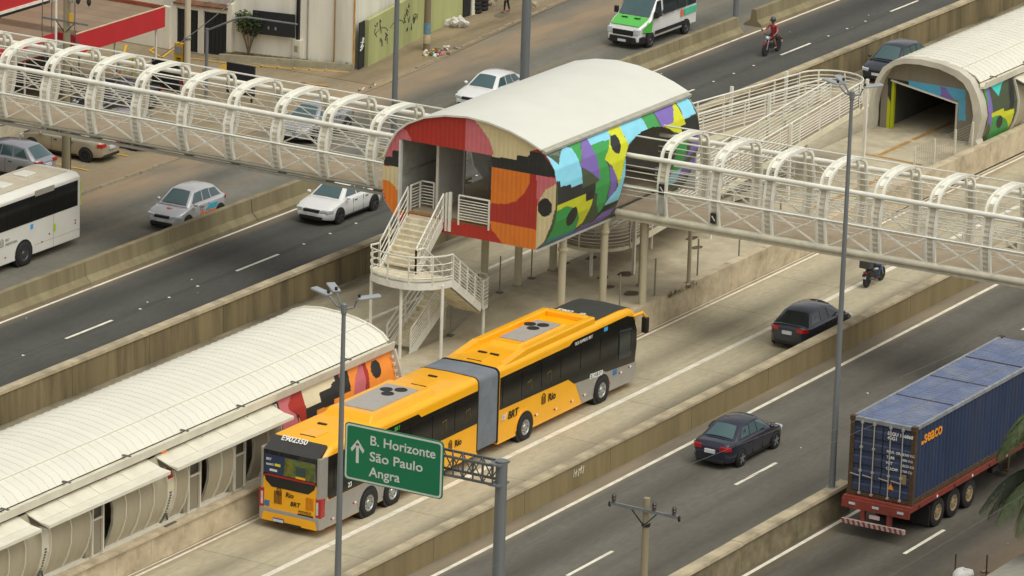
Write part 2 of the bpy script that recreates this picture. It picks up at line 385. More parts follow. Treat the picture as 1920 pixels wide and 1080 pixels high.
MURAL = {
 'box': [
('dkgreen',[(-5.64,8.33),(-4.59,8.14),(-5.04,7.99),(-5.31,7.75),(-5.76,8.24)]),
('gray',[(-5.74,8.37),(-3.97,8.31),(-4.84,8.11),(-5.03,8.02),(-5.79,8.16)]),
('green',[(-3.97,8.31),(-2.8,8.3),(-3.43,7.99),(-3.68,7.79),(-4.07,7.86),(-4.06,8.2)]),
('purple',[(-2.74,8.31),(-2.63,8.29),(-2.71,7.61),(-3.65,7.79),(-3.24,8.08)]),
('lblue',[(-2.64,8.31),(-1.02,8.3),(-1.17,7.97),(-1.27,7.91),(-2.7,7.94)]),
('yellow',[(-1.02,8.3),(-0.13,8.3),(-0.25,7.84),(-0.19,7.47),(-0.43,7.12),(-1.93,7.42),(-1.47,7.76),(-1.3,7.91),(-1.13,7.97)]),
('green',[(-2.7,7.94),(-1.3,7.91),(-1.47,7.76),(-1.93,7.42),(-2.72,7.58)]),
('lblue',[(-0.13,8.3),(1.53,8.3),(1.52,7.95),(1.55,7.74),(1.24,7.7),(0.47,7.67),(-0.19,7.47),(-0.25,7.9)]),
('green',[(1.53,8.3),(2.5,8.31),(2.46,7.99),(2.47,7.61),(2.44,7.5),(1.55,7.74),(1.55,7.98)]),
('purple',[(2.55,8.32),(4.31,8.33),(3.95,8.06),(3.43,7.62),(2.53,7.63),(2.53,7.98)]),
('yellow',[(4.3,8.3),(4.28,7.97),(4.38,7.4),(3.97,7.37),(4.04,7.07),(2.5,7.56),(2.47,7.61),(3.43,7.6),(3.95,8.06)]),
('lblue',[(4.37,8.32),(5.34,8.32),(5.33,8.05),(5.31,7.61),(4.34,7.59),(4.37,7.92)]),
('black',[(4.34,7.59),(5.3,7.57),(5.47,7.09),(5.51,6.7),(4.03,7.05),(4.01,7.36),(4.37,7.39)]),
('lblue',[(-5.84,8.23),(-5.31,7.75),(-4.96,8.01),(-4.36,8.23),(-3.97,8.07),(-3.91,7.81),(-3.88,7.37),(-3.83,6.71),(-4.67,6.76),(-4.76,6.91),(-5.5,6.93),(-5.5,7.18),(-5.76,7.19),(-5.8,7.86)]),
('green',[(-3.99,8.05),(-3.39,7.94),(-3.92,7.49),(-3.94,7.78)]),
('purple',[(-3.39,7.94),(-2.7,7.81),(-2.58,7.3),(-2.48,6.58),(-3.22,7.05),(-3.95,7.42)]),
('dkgreen',[(-3.88,7.39),(-3.23,7.03),(-2.5,6.53),(-2.81,6.52),(-3.8,6.55)]),
('green',[(-2.7,7.81),(-1.69,7.62),(-2.05,7.3),(-1.77,6.86),(-1.68,6.25),(-1.67,5.64),(-1.7,5.15),(-1.92,5.09),(-2.4,5.56),(-2.53,6.04),(-2.81,6.14),(-2.78,6.51),(-2.48,6.58),(-2.58,7.3)]),
('yellow',[(-1.69,7.62),(-0.31,7.35),(-0.54,7.07),(-0.91,6.0),(-1.16,6.42),(-1.55,6.93),(-2.05,7.28)]),
('purple',[(-1.77,7.06),(-1.38,6.72),(-1.13,6.33),(-1.02,5.9),(-1.55,5.45),(-1.57,6.03)]),
('lblue',[(-0.48,7.14),(-0.48,6.59),(-0.56,6.01),(-0.54,5.34),(-1.64,5.36),(-1.59,5.5),(-1.0,5.86),(-0.91,6.0)]),
('black',[(-5.75,7.21),(-5.5,7.18),(-5.5,6.93),(-4.76,6.91),(-4.67,6.76),(-3.85,6.72),(-3.8,6.55),(-2.81,6.52),(-2.77,5.89),(-3.37,5.88),(-3.5,6.25),(-5.67,6.26),(-5.68,6.72)]),
('yellow',[(-3.5,6.25),(-3.37,5.88),(-2.81,5.9),(-2.86,5.46),(-2.99,4.94),(-3.41,4.81),(-3.47,5.22),(-4.0,5.76),(-4.88,6.06),(-5.6,6.02),(-5.67,6.26)]),
('green',[(-5.6,6.02),(-4.88,6.06),(-4.0,5.76),(-3.47,5.22),(-3.41,4.81),(-3.97,4.76),(-5.58,4.81),(-5.51,5.21),(-5.54,5.63)]),
('dkgreen',[(-2.77,5.89),(-2.54,6.06),(-2.4,5.56),(-1.92,5.09),(-1.7,5.15),(-1.62,5.3),(-1.61,5.04),(-2.13,4.74),(-2.96,4.81),(-2.83,5.33)]),
('black',[(-1.62,5.3),(-0.52,5.31),(-0.49,5.18),(-1.61,5.04),(-2.17,4.77)]),
('purple',[(-3.24,4.46),(-3.03,4.81),(-2.13,4.74),(-1.52,5.02),(-0.54,5.04),(-0.66,4.9),(-0.87,4.5),(-3.02,4.38)]),
('blue',[(-5.6,4.56),(-5.58,4.81),(-3.97,4.76),(-3.41,4.81),(-3.24,4.46),(-4.46,4.51)]),
('black',[(-0.73,7.66),(-0.75,7.55),(-0.77,7.45),(-0.83,7.37),(-0.92,7.32),(-1.03,7.31),(-1.15,7.34),(-1.26,7.4),(-1.36,7.49),(-1.44,7.6),(-1.42,7.7),(-1.36,7.8),(-1.27,7.88),(-1.16,7.95),(-1.05,7.99),(-0.93,8.0),(-0.83,7.98),(-0.75,7.93),(-0.71,7.85),(-0.7,7.76)]),
('black',[(-3.82,5.32),(-3.85,5.2),(-3.92,5.12),(-4.02,5.07),(-4.14,5.07),(-4.27,5.1),(-4.4,5.17),(-4.51,5.28),(-4.59,5.4),(-4.65,5.53),(-4.61,5.65),(-4.53,5.74),(-4.44,5.82),(-4.31,5.86),(-4.19,5.87),(-4.07,5.84),(-3.97,5.77),(-3.9,5.68),(-3.87,5.57),(-3.83,5.45)]),
 ],
 'end': [
('pink',[(3.4,6.97),(3.28,7.39),(3.0,7.87),(2.63,8.24),(2.42,8.16),(2.24,7.91),(2.17,7.76),(2.68,7.72),(2.71,7.32),(3.01,7.26),(3.02,7.02)]),
('pink',[(-0.2,9.04),(-0.54,9.01),(-0.94,8.73),(-1.27,8.35),(-1.43,7.98),(-1.42,7.76),(-0.2,7.79)]),
('cream',[(-0.54,9.05),(-1.37,9.03),(-2.26,8.89),(-2.92,8.69),(-3.5,8.39),(-3.07,8.22),(-3.01,8.0),(-2.51,7.98),(-2.47,7.77),(-1.42,7.75),(-1.43,7.98),(-1.27,8.35),(-0.94,8.73)]),
('black',[(-2.51,7.98),(-3.01,8.0),(-3.05,8.2),(-3.55,8.24),(-4.46,7.38),(-3.37,7.33),(-1.39,7.34),(-1.38,7.75),(-2.47,7.77)]),
('black',[(3.52,6.96),(3.02,7.02),(3.01,7.28),(2.71,7.28),(2.69,6.65),(3.49,6.64)]),
('cream',[(3.58,6.6),(2.7,6.67),(2.57,5.38),(2.85,5.85),(3.13,6.04),(3.52,6.08)]),
('orange',[(3.52,6.08),(3.13,6.04),(2.85,5.85),(2.59,5.45),(2.5,4.75),(2.77,4.55),(3.29,5.26)]),
('orange',[(-1.39,7.34),(-3.1,7.33),(-3.09,7.01),(-2.87,6.55),(-2.53,6.18),(-2.06,5.98),(-1.4,5.91)]),
('dkred',[(-1.4,5.91),(-2.06,5.98),(-2.53,6.18),(-2.87,6.55),(-3.09,7.01),(-3.13,7.33),(-3.37,7.33),(-3.42,5.23),(-1.42,5.21)]),
('pink',[(-3.37,7.33),(-4.28,7.34),(-4.29,7.11),(-3.78,6.81),(-3.57,6.47),(-3.44,6.09)]),
('cream',[(-3.44,6.09),(-3.57,6.47),(-3.78,6.81),(-4.29,7.15),(-4.49,6.54),(-4.33,5.58),(-4.07,4.91),(-3.44,4.37),(-3.44,5.23)]),
('orange',[(-1.42,5.21),(-3.42,5.23),(-3.44,4.37),(-2.02,4.4),(-1.43,4.93)]),
('black',[(-4.1,6.18),(-4.09,6.07),(-4.05,5.96),(-3.98,5.87),(-3.89,5.81),(-3.8,5.77),(-3.7,5.77),(-3.61,5.81),(-3.54,5.88),(-3.49,5.97),(-3.47,6.08),(-3.48,6.19),(-3.52,6.3),(-3.59,6.39),(-3.67,6.45),(-3.77,6.49),(-3.87,6.49),(-3.96,6.45),(-4.03,6.38),(-4.08,6.29)]),
 ],
 'st1': [
('pink',[(-25.12,3.65),(-24.11,3.67),(-24.6,3.2),(-24.58,3.08),(-24.27,2.86),(-24.18,2.57),(-24.2,2.27),(-24.89,2.13),(-25.2,2.6),(-25.13,3.1)]),
('red',[(-24.12,3.66),(-23.64,3.66),(-23.61,2.92),(-23.69,2.45),(-23.64,2.12),(-23.93,2.35),(-24.09,2.78),(-24.57,3.1),(-24.6,3.2)]),
('orange2',[(-24.12,2.71),(-23.93,2.35),(-23.92,2.03),(-24.2,2.19)]),
('cream2',[(-23.64,3.66),(-21.49,3.66),(-21.52,3.35),(-21.78,3.31),(-21.79,3.22),(-22.61,3.19),(-22.65,2.9),(-23.59,2.9)]),
('pink',[(-21.27,3.68),(-20.71,3.67),(-21.16,3.13)]),
('orange2',[(-20.6,3.71),(-19.69,3.69),(-20.31,3.12),(-20.6,2.62),(-21.19,2.49),(-23.09,2.3),(-22.99,2.66),(-21.87,2.65),(-21.81,2.79),(-20.7,2.81)]),
('pink',[(-19.69,3.69),(-19.59,3.33),(-19.63,2.96),(-19.9,2.45),(-19.88,2.16),(-21.14,2.28),(-21.15,2.48),(-20.6,2.62),(-20.31,3.12)]),
('red',[(-19.69,3.69),(-19.44,3.68),(-19.42,3.1),(-19.57,2.44),(-19.53,2.27),(-19.89,2.28),(-19.64,2.92)]),
('orange2',[(-19.45,3.66),(-18.25,3.67),(-18.29,2.53),(-18.29,2.28),(-19.38,2.32),(-19.57,2.44),(-19.42,3.1)]),
('black',[(-18.59,3.1),(-18.63,3.01),(-18.68,2.93),(-18.76,2.87),(-18.86,2.84),(-18.96,2.84),(-19.06,2.87),(-19.14,2.93),(-19.2,3.01),(-19.22,3.1),(-19.22,3.2),(-19.19,3.29),(-19.12,3.37),(-19.04,3.43),(-18.94,3.46),(-18.84,3.46),(-18.75,3.43),(-18.67,3.37),(-18.61,3.29),(-18.59,3.2)]),
('pink',[(-21.26,2.51),(-19.9,2.45),(-19.77,1.92),(-21.23,1.98)]),
 ],
 'st2': [
('yellow',[(30.24,3.66),(30.91,3.66),(30.83,3.04),(30.59,2.68),(30.34,2.52)]),
('green',[(30.91,3.66),(31.67,3.65),(31.59,3.1),(31.41,2.62),(30.57,2.63),(30.83,3.04)]),
('purple',[(31.67,3.65),(31.9,3.63),(31.88,2.84),(31.77,2.02),(31.87,1.72),(30.94,2.4),(31.41,2.62),(31.59,3.1)]),
('cyan',[(31.91,3.7),(34.1,3.63),(33.25,3.46),(32.63,3.01),(32.4,3.26)]),
('black',[(34.01,3.67),(34.33,3.41),(34.09,2.63),(34.0,2.22),(33.51,2.26),(33.67,3.02)]),
('yellow',[(31.72,2.41),(32.93,2.43),(33.02,2.25),(34.07,2.18),(34.17,1.51),(34.17,0.87),(33.47,1.77),(32.54,2.19),(31.74,2.24)]),
('green',[(31.74,2.24),(32.54,2.19),(33.47,1.77),(34.08,1.29),(34.17,0.87),(32.22,0.84),(31.85,1.66)]),
('black',[(33.07,1.73),(33.09,1.64),(33.06,1.56),(33.0,1.51),(32.92,1.49),(32.8,1.51),(32.67,1.56),(32.55,1.64),(32.44,1.74),(32.36,1.85),(32.3,1.95),(32.32,2.04),(32.39,2.1),(32.48,2.14),(32.58,2.16),(32.68,2.14),(32.78,2.1),(32.85,2.04),(32.93,1.95),(33.01,1.84)]),
('black',[(30.36,2.57),(30.95,2.56),(31.79,0.87),(31.44,0.84)]),
 ],
 'st2f': [
('lblue2',[(-0.78,3.36),(-3.59,3.38),(-3.68,2.0),(-3.34,1.95),(-3.28,2.85),(-0.8,2.91)]),
('black',[(0.22,3.32),(-0.81,3.36),(-0.83,2.94),(-0.08,2.85),(-0.03,2.14),(0.17,2.54)]),
('purple',[(-2.38,3.36),(-2.64,3.35),(-2.8,3.1),(-3.11,2.85),(-2.41,2.88)]),
('lime',[(0.2,2.53),(-0.06,2.09),(-0.08,0.79),(0.18,0.74)]),
 ],
}
# ------------------------------------------------------------------ the ground, roads, markings
ASPH = (82, 81, 75)
m_ground = road_mat('dusty_ground', (126, 116, 96), [], blot=.3)
m_far = road_mat('asphalt_far', ASPH, [(14.1, 1.1, .55), (10.7, 1.0, .5), (12.5, .18, .35)], blot=.15, dustbands=[(15.95, .8, .75, (140, 122, 98)), (8.5, .8, .5, (120, 108, 88))])
m_near = road_mat('asphalt_near', (104, 100, 90), [(-15.2, .9, .55), (-18.9, 1.1, .6), (-17.4, .25, .2)], blot=.15, dustbands=[(-12.8, .75, .8, (145, 130, 106)), (-20.8, .9, .6, (130, 115, 92))])
m_front = road_mat('asphalt_frontage', (112, 109, 98), [(18.6, 1.0, .25), (21.6, .9, .3)], blot=.2, dustbands=[(23.9, 2.2, 1.0, (150, 130, 104)), (17.1, .8, .6, (132, 116, 92)), (20.2, .35, .35, (140, 122, 98))])
m_front2 = road_mat('asphalt_service_road', (92, 87, 77), [(-23.6, .9, .5), (-26.4, 1.0, .45)], blot=.3, dustbands=[(-21.7, .6, .6, (128, 112, 88)), (-30, 3.4, .9, (128, 108, 84))])
m_bus = road_mat('busway_concrete', (178, 167, 140), [(-7.0, .95, .68), (-10.75, .85, .9), (-8.1, .2, .25), (6.6, .9, .45), (2.6, .8, .4)], blot=.10, rnd=.045,
    dustbands=[(-5.0, .55, .75, (128, 108, 80)), (-12.0, .55, .6, (120, 104, 80)), (7.9, .8, .85, (70, 62, 50)), (.9, .5, .7, (90, 80, 64)), (4.1, .3, .35, (110, 98, 80))])
m_base = mat('road_base', (70, 66, 60), rough=.95, world=True)
m_line = mat('road_paint_white', (232, 224, 204), rough=.6, var=.08, scale=6, dirt=.45, dirt_rgb=(150, 140, 120), dscale=1.6, world=True)
m_lineY = mat('road_paint_yellow', (226, 170, 40), rough=.7, var=.12, scale=6, dirt=.3, dirt_rgb=(140, 125, 100), dscale=1.5, world=True)

def sheet(name, x0, x1, y0, y1, z, m, nx=1):
    mb = MB()
    for i in range(nx):
        a = x0+(x1-x0)*i/nx; b = x0+(x1-x0)*(i+1)/nx
        mb.add([(a,y0,z),(b,y0,z),(b,y1,z),(a,y1,z)], [(0,1,2,3)])
    return mb.build(name, m, kind='structure')
sheet('ground', -1800, 2600, -1800, 2600, -.10, m_ground)
XA, XB = -95, 190
far_road = sheet('highway_far_carriageway', XA, XB, 8.3, 16.2, 0, m_far)
near_road = sheet('highway_near_carriageway', XA, XB, -21.15, -12.4, 0, m_near)
front_road = sheet('frontage_road', XA, XB, 16.2, 24.3, 0.0, m_front)
service_road = sheet('service_road', XA, XB, -34, -21.15, 0.0, m_front2)
busway = sheet('busway', XA, XB, -12.4, 8.3, -.05, m_base)
# concrete slabs of the bus lanes
slab_me = {}
def slabs(y0, y1, x0, x1, L=5.2):
    w = round(y1-y0, 3)
    if w not in slab_me:
        slab_me[w] = MB().box(.012, L-.012, .01, w-.01, -.05, 0).mesh('slab', m_bus)
    x = x0
    while x < x1:
        link('slab', slab_me[w], busway, loc=(x, y0, 0)); x += L
slabs(-8.72, -4.9, -57.2, 62); slabs(-12.1, -8.72, -54.8, 62)
slabs(.8, 4.5, -44.2, 72); slabs(4.5, 8.1, -42.0, 72)
sheetm = MB().box(-95, -57.2, -12.1, -4.9, -.04, -.002)
sheetm.build('lane_strip', m_bus, busway); MB().box(62, 190, -12.1, -4.9, -.04, -.002).build('lane_strip', m_bus, busway); MB().box(72, 190, .8, 8.1, -.04, -.002).build('lane_strip', m_bus, busway)
def line(parent, x0, x1, y, w, name='edge_line', m=None, z=.004):
    mb = MB(); n = max(1, int((x1-x0)/12))
    for i in range(n):
        a = x0+(x1-x0)*i/n; b = x0+(x1-x0)*(i+1)/n
        mb.add([(a,y-w/2,z),(b,y-w/2,z),(b,y+w/2,z),(a,y+w/2,z)], [(0,1,2,3)])
    return mb.build(name, m or m_line, parent)
line(far_road, XA, XB, 15.74, .13); line(far_road, XA, XB, 8.95, .13)
line(near_road, XA, XB, -13.24, .17); line(near_road, XA, XB, -20.55, .14)
line(busway, XA, XB, -8.7, .24, z=.005); line(busway, XA, XB, 4.55, .2, z=.005)
line(busway, XA, XB, -5.24, .12, z=.005); line(busway, XA, XB, -5.02, .05, z=.005)
line(service_road, XA, XB, -21.72, .16)
dash_me = MB().add([(0,-.07,.004),(3.1,-.07,.004),(3.1,.07,.004),(0,.07,.004)], [(0,1,2,3)]).mesh('lane_dash', m_line)
for k in range(-4, 12): link('lane_dash', dash_me, far_road, loc=(-2.15+11.75*k, 12.5, 0))
for k in range(-3, 9): link('lane_dash', dash_me, near_road, loc=(-14.4+11.9*k, -16.86, 0))
for k in range(-3, 8): link('lane_dash', dash_me, service_road, loc=(-17.6+11.9*k, -25.1, 0))
stud_me = MB().prism([(-.05,0),(.05,0),(.03,.022),(-.03,.022)], -.05, .05, 'y').mesh('road_stud', mat('stud_white', (225, 222, 210), var=.05))
for k in range(-3, 10):
    for j in (5.0, 7.0, 9.0): link('road_stud', stud_me, far_road, loc=(-2.15+11.75*k+j, 12.5, .002))
# worn dark seams of the asphalt (the paving joint between the lanes)
line(far_road, XA, XB, 12.62, .05, 'paving_joint', mat('joint_tar', (62, 60, 56), rough=.8), z=.003)

# forecourt and pavement beyond the frontage road
m_fore = road_mat('forecourt_concrete', (146, 132, 106), [], blot=.22, dustbands=[(24.8, 1.2, .6, (150, 128, 100)), (30, 1.5, .35, (110, 100, 84))])
mb = MB(); mb.prism([(XA,24.3),(27.5,24.3),(27.5,70),(XA,70)], -.09, .04, 'z'); forecourt = mb.build('forecourt', m_fore, kind='structure')
m_pave = road_mat('pavement_dirt', (146, 130, 102), [], blot=.3, dustbands=[(25.6, 1.0, .5, (120, 104, 80))])
mb = MB(); mb.prism([(27.5,24.3),(34,24.9),(46,26.2),(70,28),(190,36),(190,80),(27.5,80)], -.09, .06, 'z'); pavement = mb.build('pavement', m_pave, kind='structure')
mb = MB(); mb.prism([(27.5,24.3),(190,24.3),(190,36),(70,28),(46,26.2),(34,24.9)], -.09, .0, 'z'); mb.build('road_shoulder', m_front, kind='structure')
m_kerb = mat('kerb_concrete', (150, 138, 116), var=.15, scale=4, dirt=.5, dirt_rgb=(110, 94, 70), rough=.9, world=True, bump=.3)
kerb_me = MB().prism([(0,-.0),(.16,0),(.15,.12),(.02,.12)], .01, .97, 'x').mesh('kerbstone', m_kerb)
kt = thing('kerb', 'worn low concrete kerb along the forecourt edge beneath the far footbridge', 'kerb', (0,24.18,0))
for k in range(-14, 10): link('kerbstone', kerb_me, kt, loc=(k, random.uniform(-.02,.02), random.uniform(-.04,.0)))
kt2 = thing('kerb', 'broken concrete kerb along the dirt pavement below the green graffiti wall', 'kerb', (29.5,24.5,0), math.atan2(1.3,12))
for k in range(0, 26): link('kerbstone', kerb_me, kt2, loc=(k, random.uniform(-.04,.04), random.uniform(-.05,.01)))

# ------------------------------------------------------------------ barriers and walls of the highway
m_barr = mat('barrier_concrete', (136, 120, 84), var=.14, scale=1.6, streak=True, dirt=.45, dirt_rgb=(104, 88, 58), rough=.9, world=True, bump=.3, bscale=14, dscale=1.1, rnd=.05)
m_barr2 = mat('barrier_concrete_far', (138, 127, 96), var=.18, scale=1.6, streak=True, dirt=.55, dirt_rgb=(110, 96, 68), rough=.9, world=True, bump=.3, bscale=14, dscale=.9, rnd=.05)
m_cap = mat('barrier_cap', (176, 162, 132), var=.2, scale=1.4, dirt=.7, dirt_rgb=(112, 102, 84), rough=.9, world=True, dscale=.8)
m_wall = mat('retaining_concrete', (128, 114, 82), var=.22, scale=1.3, streak=True, dirt=.8, dirt_rgb=(70, 64, 48), rough=.92, world=True, bump=.35, bscale=12, dscale=1.5, rnd=.06)
m_old = mat('old_wall', (128, 117, 90), var=.25, scale=2.5, dirt=.75, dirt_rgb=(88, 76, 54), rough=.95, world=True, bump=.6, bscale=9, dscale=1.4)
b = thing('concrete_barrier', 'long tan concrete barrier between the bus lanes and the near carriageway', 'barrier')
seg = MB().prism([(-12.5,0),(-12.1,0),(-12.12,.9),(-12.48,.9)], .012, 5.988, 'x').mesh('barrier_segment', m_barr)
capm = MB().prism([(-12.52,.9),(-12.08,.9),(-12.1,.98),(-12.5,.98)], .006, 5.994, 'x').mesh('coping', m_cap)
for k in range(-14, 16):
    link('barrier_segment', seg, b, loc=(6*k+2.3, 0, 0)); link('coping', capm, b, loc=(6*k+2.3, 0, 0))
m_chalk = mat('chalk_white', (214, 204, 180), rough=.9, var=.2)
gm = MB()
for (x, z, q) in [(-18.35,.62,0),(-18.2,.6,1),(-18.02,.58,0),(-17.85,.63,2),(-17.7,.6,0)]:
    gm.bar((x,-12.506,z-.14),(x+.06,-12.502,z+.14),.03,.02,up=(0,1,0))
    if q: gm.bar((x-.08,-12.506,z),(x+.1,-12.505,z+.04*q),.03,.02,up=(0,1,0))
gm.build('graffiti', m_chalk, b)

b = thing('retaining_wall', 'tall stained brown concrete wall between the far carriageway and the bus lanes', 'wall')
seg = MB().prism([(8.04,-.05),(8.42,-.05),(8.4,1.16),(8.08,1.16)], .012, 4.988, 'x').mesh('wall_panel', m_wall)
capm = MB().prism([(8.03,1.16),(8.43,1.16),(8.42,1.27),(8.05,1.27)], .006, 4.994, 'x').mesh('coping', m_cap)
for k in range(-17, 36):
    link('wall_panel', seg, b, loc=(5*k+.3, 0, 0)); link('coping', capm, b, loc=(5*k+.3, 0, 0))

def jersey(x0, x1, h, label):
    b = thing('concrete_barrier', label, 'barrier', (0,0,0), 0, 'concrete barriers along the frontage road')
    n = max(1, round((x1-x0)/6)); L = (x1-x0)/n
    me = MB().prism([(15.98,0),(16.95,0),(16.94,.1),(16.62,.32),(16.56,h),(16.3,h),(16.24,.32),(15.99,.1)], .012, L-.012, 'x').mesh('barrier_segment', m_barr2)
    for k in range(n): link('barrier_segment', me, b, loc=(x0+k*L, random.uniform(-.015,.015), 0))
jersey(-85, 16.6, .9, 'long tan jersey barrier behind the white sedan, left of the footbridge house')
jersey(17.5, 47.6, .8, 'tan jersey barrier below the green and white van, behind the footbridge house')
jersey(49.4, 150, .85, 'tan jersey barrier running off beyond the gap with the grey lamp post')

b = thing('low_wall', 'low rough old wall between the near carriageway and the truck lane', 'wall')
seg = MB().prism([(-21.5,0),(-21.08,0),(-21.1,.98),(-21.46,.98)], .01, 3.99, 'x').mesh('wall_block', m_old)
capm = MB().prism([(-21.53,.98),(-21.05,.98),(-21.06,1.08),(-21.5,1.08)], .004, 3.996, 'x').mesh('coping', m_cap)
for k in range(-16, 0):
    link('wall_block', seg, b, loc=(4*k-14.6, 0, 0)); link('coping', capm, b, loc=(4*k-14.6, 0, random.uniform(-.01,.01)))
b2 = thing('low_wall', 'low rough wall continuing beyond the lamp post, behind the container truck', 'wall')
for k in range(0, 12):
    link('wall_block', seg, b2, loc=(4*k-12.2, 0, 0)); link('coping', capm, b2, loc=(4*k-12.2, 0, 0))

# ------------------------------------------------------------------ island platform between the stations
m_plat = mat('platform_concrete', (190, 178, 150), var=.12, scale=.9, dirt=.62, dirt_rgb=(112, 96, 72), rough=.88, world=True, bump=.2, bscale=18, dscale=.42)
m_rim = mat('platform_rim', (198, 182, 152), var=.15, scale=1.5, dirt=.6, dirt_rgb=(128, 108, 78), rough=.9, world=True, bump=.3, dscale=1.3, rnd=.05)
PZ = [(-95,.95),(-17.4,.95),(-10.6,.04),(-5.0,.04),(-1.6,.93),(0,.95),(30,1.06),(190,1.06)]
mb = MB()
poly = [(-95,-.05)]+PZ+[(190,-.05)]
mb.prism(poly, -4.72, .8, 'y')
platform = mb.build('platform', m_plat, kind='structure')
def pz(x): return lerp_prof([(z, xx) for xx, z in PZ], x)
ed = MB().prism([(-4.93,-.04),(-4.72,-.04),(-4.72,1.0),(-5.02,1.0),(-5.02,.92),(-4.92,.91)], .006, 1.994, 'x').mesh('kerbstone', m_rim)
for k in range(-32, -13): link('kerbstone', ed, platform, loc=(2*k+8.6-2, 0, 0))
rim = MB().prism([(-4.95,-.04),(-4.72,-.04),(-4.72,.94),(-4.58,.94),(-4.58,1.06),(-4.95,1.06)], .006, 2.994, 'x').mesh('kerbstone', m_rim)
for k in range(0, 22): link('kerbstone', rim, platform, loc=(3*k-1.6, 0, .11*max(0,(3*k))/30 if k < 11 else .11))
# tactile strips
m_tact = mat('tactile_ochre', (176, 136, 74), var=.2, scale=3, dirt=.5, dirt_rgb=(140, 118, 86), world=True)
def tact(pts, w=.26):
    mb = MB()
    for (x0,y0),(x1,y1) in zip(pts, pts[1:]):
        d = Vector((x1-x0,y1-y0,0)).normalized(); nn = Vector((-d.y,d.x,0))*w/2; e = d*w/2
        a = Vector((x0,y0,pz(x0)+.006)); c = Vector((x1,y1,pz(x1)+.006))
        mb.add([a-nn-e,c-nn+e,c+nn+e,a+nn-e],[(0,1,2,3)])
    return mb.build('tactile_strip', m_tact, platform)
tact([(-1.4,-3.05),(24.2,-3.6)]); tact([(24.5,-3.6),(25.6,-3.95)],.24); tact([(26.5,-3.9),(26.7,-1.1)],.24); tact([(27.0,-1.75),(34,-1.75)],.24)
# manhole patches and stains on the platform
m_stain = mat('stain_dark', (98, 86, 66), var=.3, scale=3, rough=.95, world=True)
sm = MB()
for (x, y, rx, ry) in [(1.75,-3.5,.42,.3),(4.0,-2.0,.5,.28),(3.0,-1.5,.32,.2),(2.0,-2.35,.3,.2),(9.1,-2.4,.34,.22),(10.2,-1.6,.4,.2),(13,-.6,.5,.3),(5.2,.3,.4,.2)]:
    n = 12; sm.add([(x+rx*math.cos(2*PI*k/n)*random.uniform(.8,1.15), y+ry*math.sin(2*PI*k/n)*random.uniform(.8,1.15), pz(x)+.004) for k in range(n)], [tuple(range(n))])
sm.build('stain', m_stain, platform)
mh = MB().lathe([(.36,0),(.36,.012),(.02,.014)], (-6.9,-2.6,.042), n=20)
mh.build('manhole_cover', mat('manhole_grey', (128, 126, 118), var=.2, metal=.3), platform)
# ------------------------------------------------------------------ bus stations (ribbed vault roof, bulging facade, awning)
m_roof = mat('roof_white', (226, 222, 206), rough=.55, var=.03, scale=.8, dirt=.15, dirt_rgb=(180, 166, 138), dscale=.5, rnd=.025)
m_trim = mat('trim_white', (222, 217, 197), rough=.55, var=.06, scale=2, dirt=.25, dirt_rgb=(160, 146, 118), dscale=.9)
m_panel = mat('facade_beige', (176, 167, 143), rough=.35, var=.10, scale=.8, streak=True, dirt=.3, dirt_rgb=(128, 114, 88), dscale=1.0, rnd=.05)
m_dark = mat('opening_dark', (100, 96, 84), rough=.6, var=.2)
m_sdoor = mat('door_panel_grey', (146, 138, 118), rough=.4, var=.1, scale=1)
m_frame = mat('door_frame_white', (220, 214, 196), rough=.4, var=.05)
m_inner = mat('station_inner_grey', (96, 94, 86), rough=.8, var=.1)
m_portal = mat('portal_concrete', (200, 194, 176), rough=.75, var=.08, scale=1.2, dirt=.3, dirt_rgb=(140, 126, 100), dscale=.7)
m_spandrel = mat('spandrel_taupe', (128, 121, 105), rough=.7, var=.08, streak=True)
ROOF = [(-4.3,3.82),(-4.05,4.06),(-3.6,4.25),(-3.0,4.4),(-2.3,4.5),(-1.5,4.53),(-.75,4.44),(-.25,4.24),(.15,3.9),(.4,3.45),(.6,2.9),(.74,2.3),(.78,1.6)]
FAC = [(-4.35,1.02),(-4.6,1.5),(-4.74,2.0),(-4.75,2.5),(-4.62,3.0),(-4.42,3.55)]
def offset(prof, d):
    o = []
    for i, (a, b_) in enumerate(prof):
        p = prof[max(i-1,0)]; q = prof[min(i+1,len(prof)-1)]
        t = Vector((q[0]-p[0], q[1]-p[1])).normalized(); o.append((a - t.y*d, b_ + t.x*d))
    return o
def slabprof(prof, d): return prof + offset(prof, d)[::-1]
def roof_panel_mesh(w):
    mb = MB()
    mb.prism(slabprof(ROOF, .05), 0, w-.006, 'x')
    mb.prism(slabprof(offset(ROOF, .05), .02), w-.04, w-.014, 'x')
    return mb.mesh('roof_panel', m_roof, smooth=40)
rp = roof_panel_mesh(.42)
def clipped(prof, z0, z1):
    pts = [(lerp_prof(prof, z0), z0)]+[p for p in prof if z0 < p[1] < z1]+[(lerp_prof(prof, z1), z1)]
    return pts
PAN = clipped(FAC, 1.06, 3.45)
panel_cache = {}
def facade_panel(w, parent, x):
    k = round(w, 2)
    if k not in panel_cache: panel_cache[k] = MB().prism(slabprof(PAN, .05), .02, k-.02, 'x').mesh('facade_panel', m_panel, smooth=40)
    link('facade_panel', panel_cache[k], parent, loc=(x,0,0))
mull_me = MB().prism(slabprof(offset(PAN, .0), .1), -.022, .022, 'x').mesh('mullion', m_frame, smooth=40)
def mullion(parent, x): link('mullion', mull_me, parent, loc=(x,0,0))
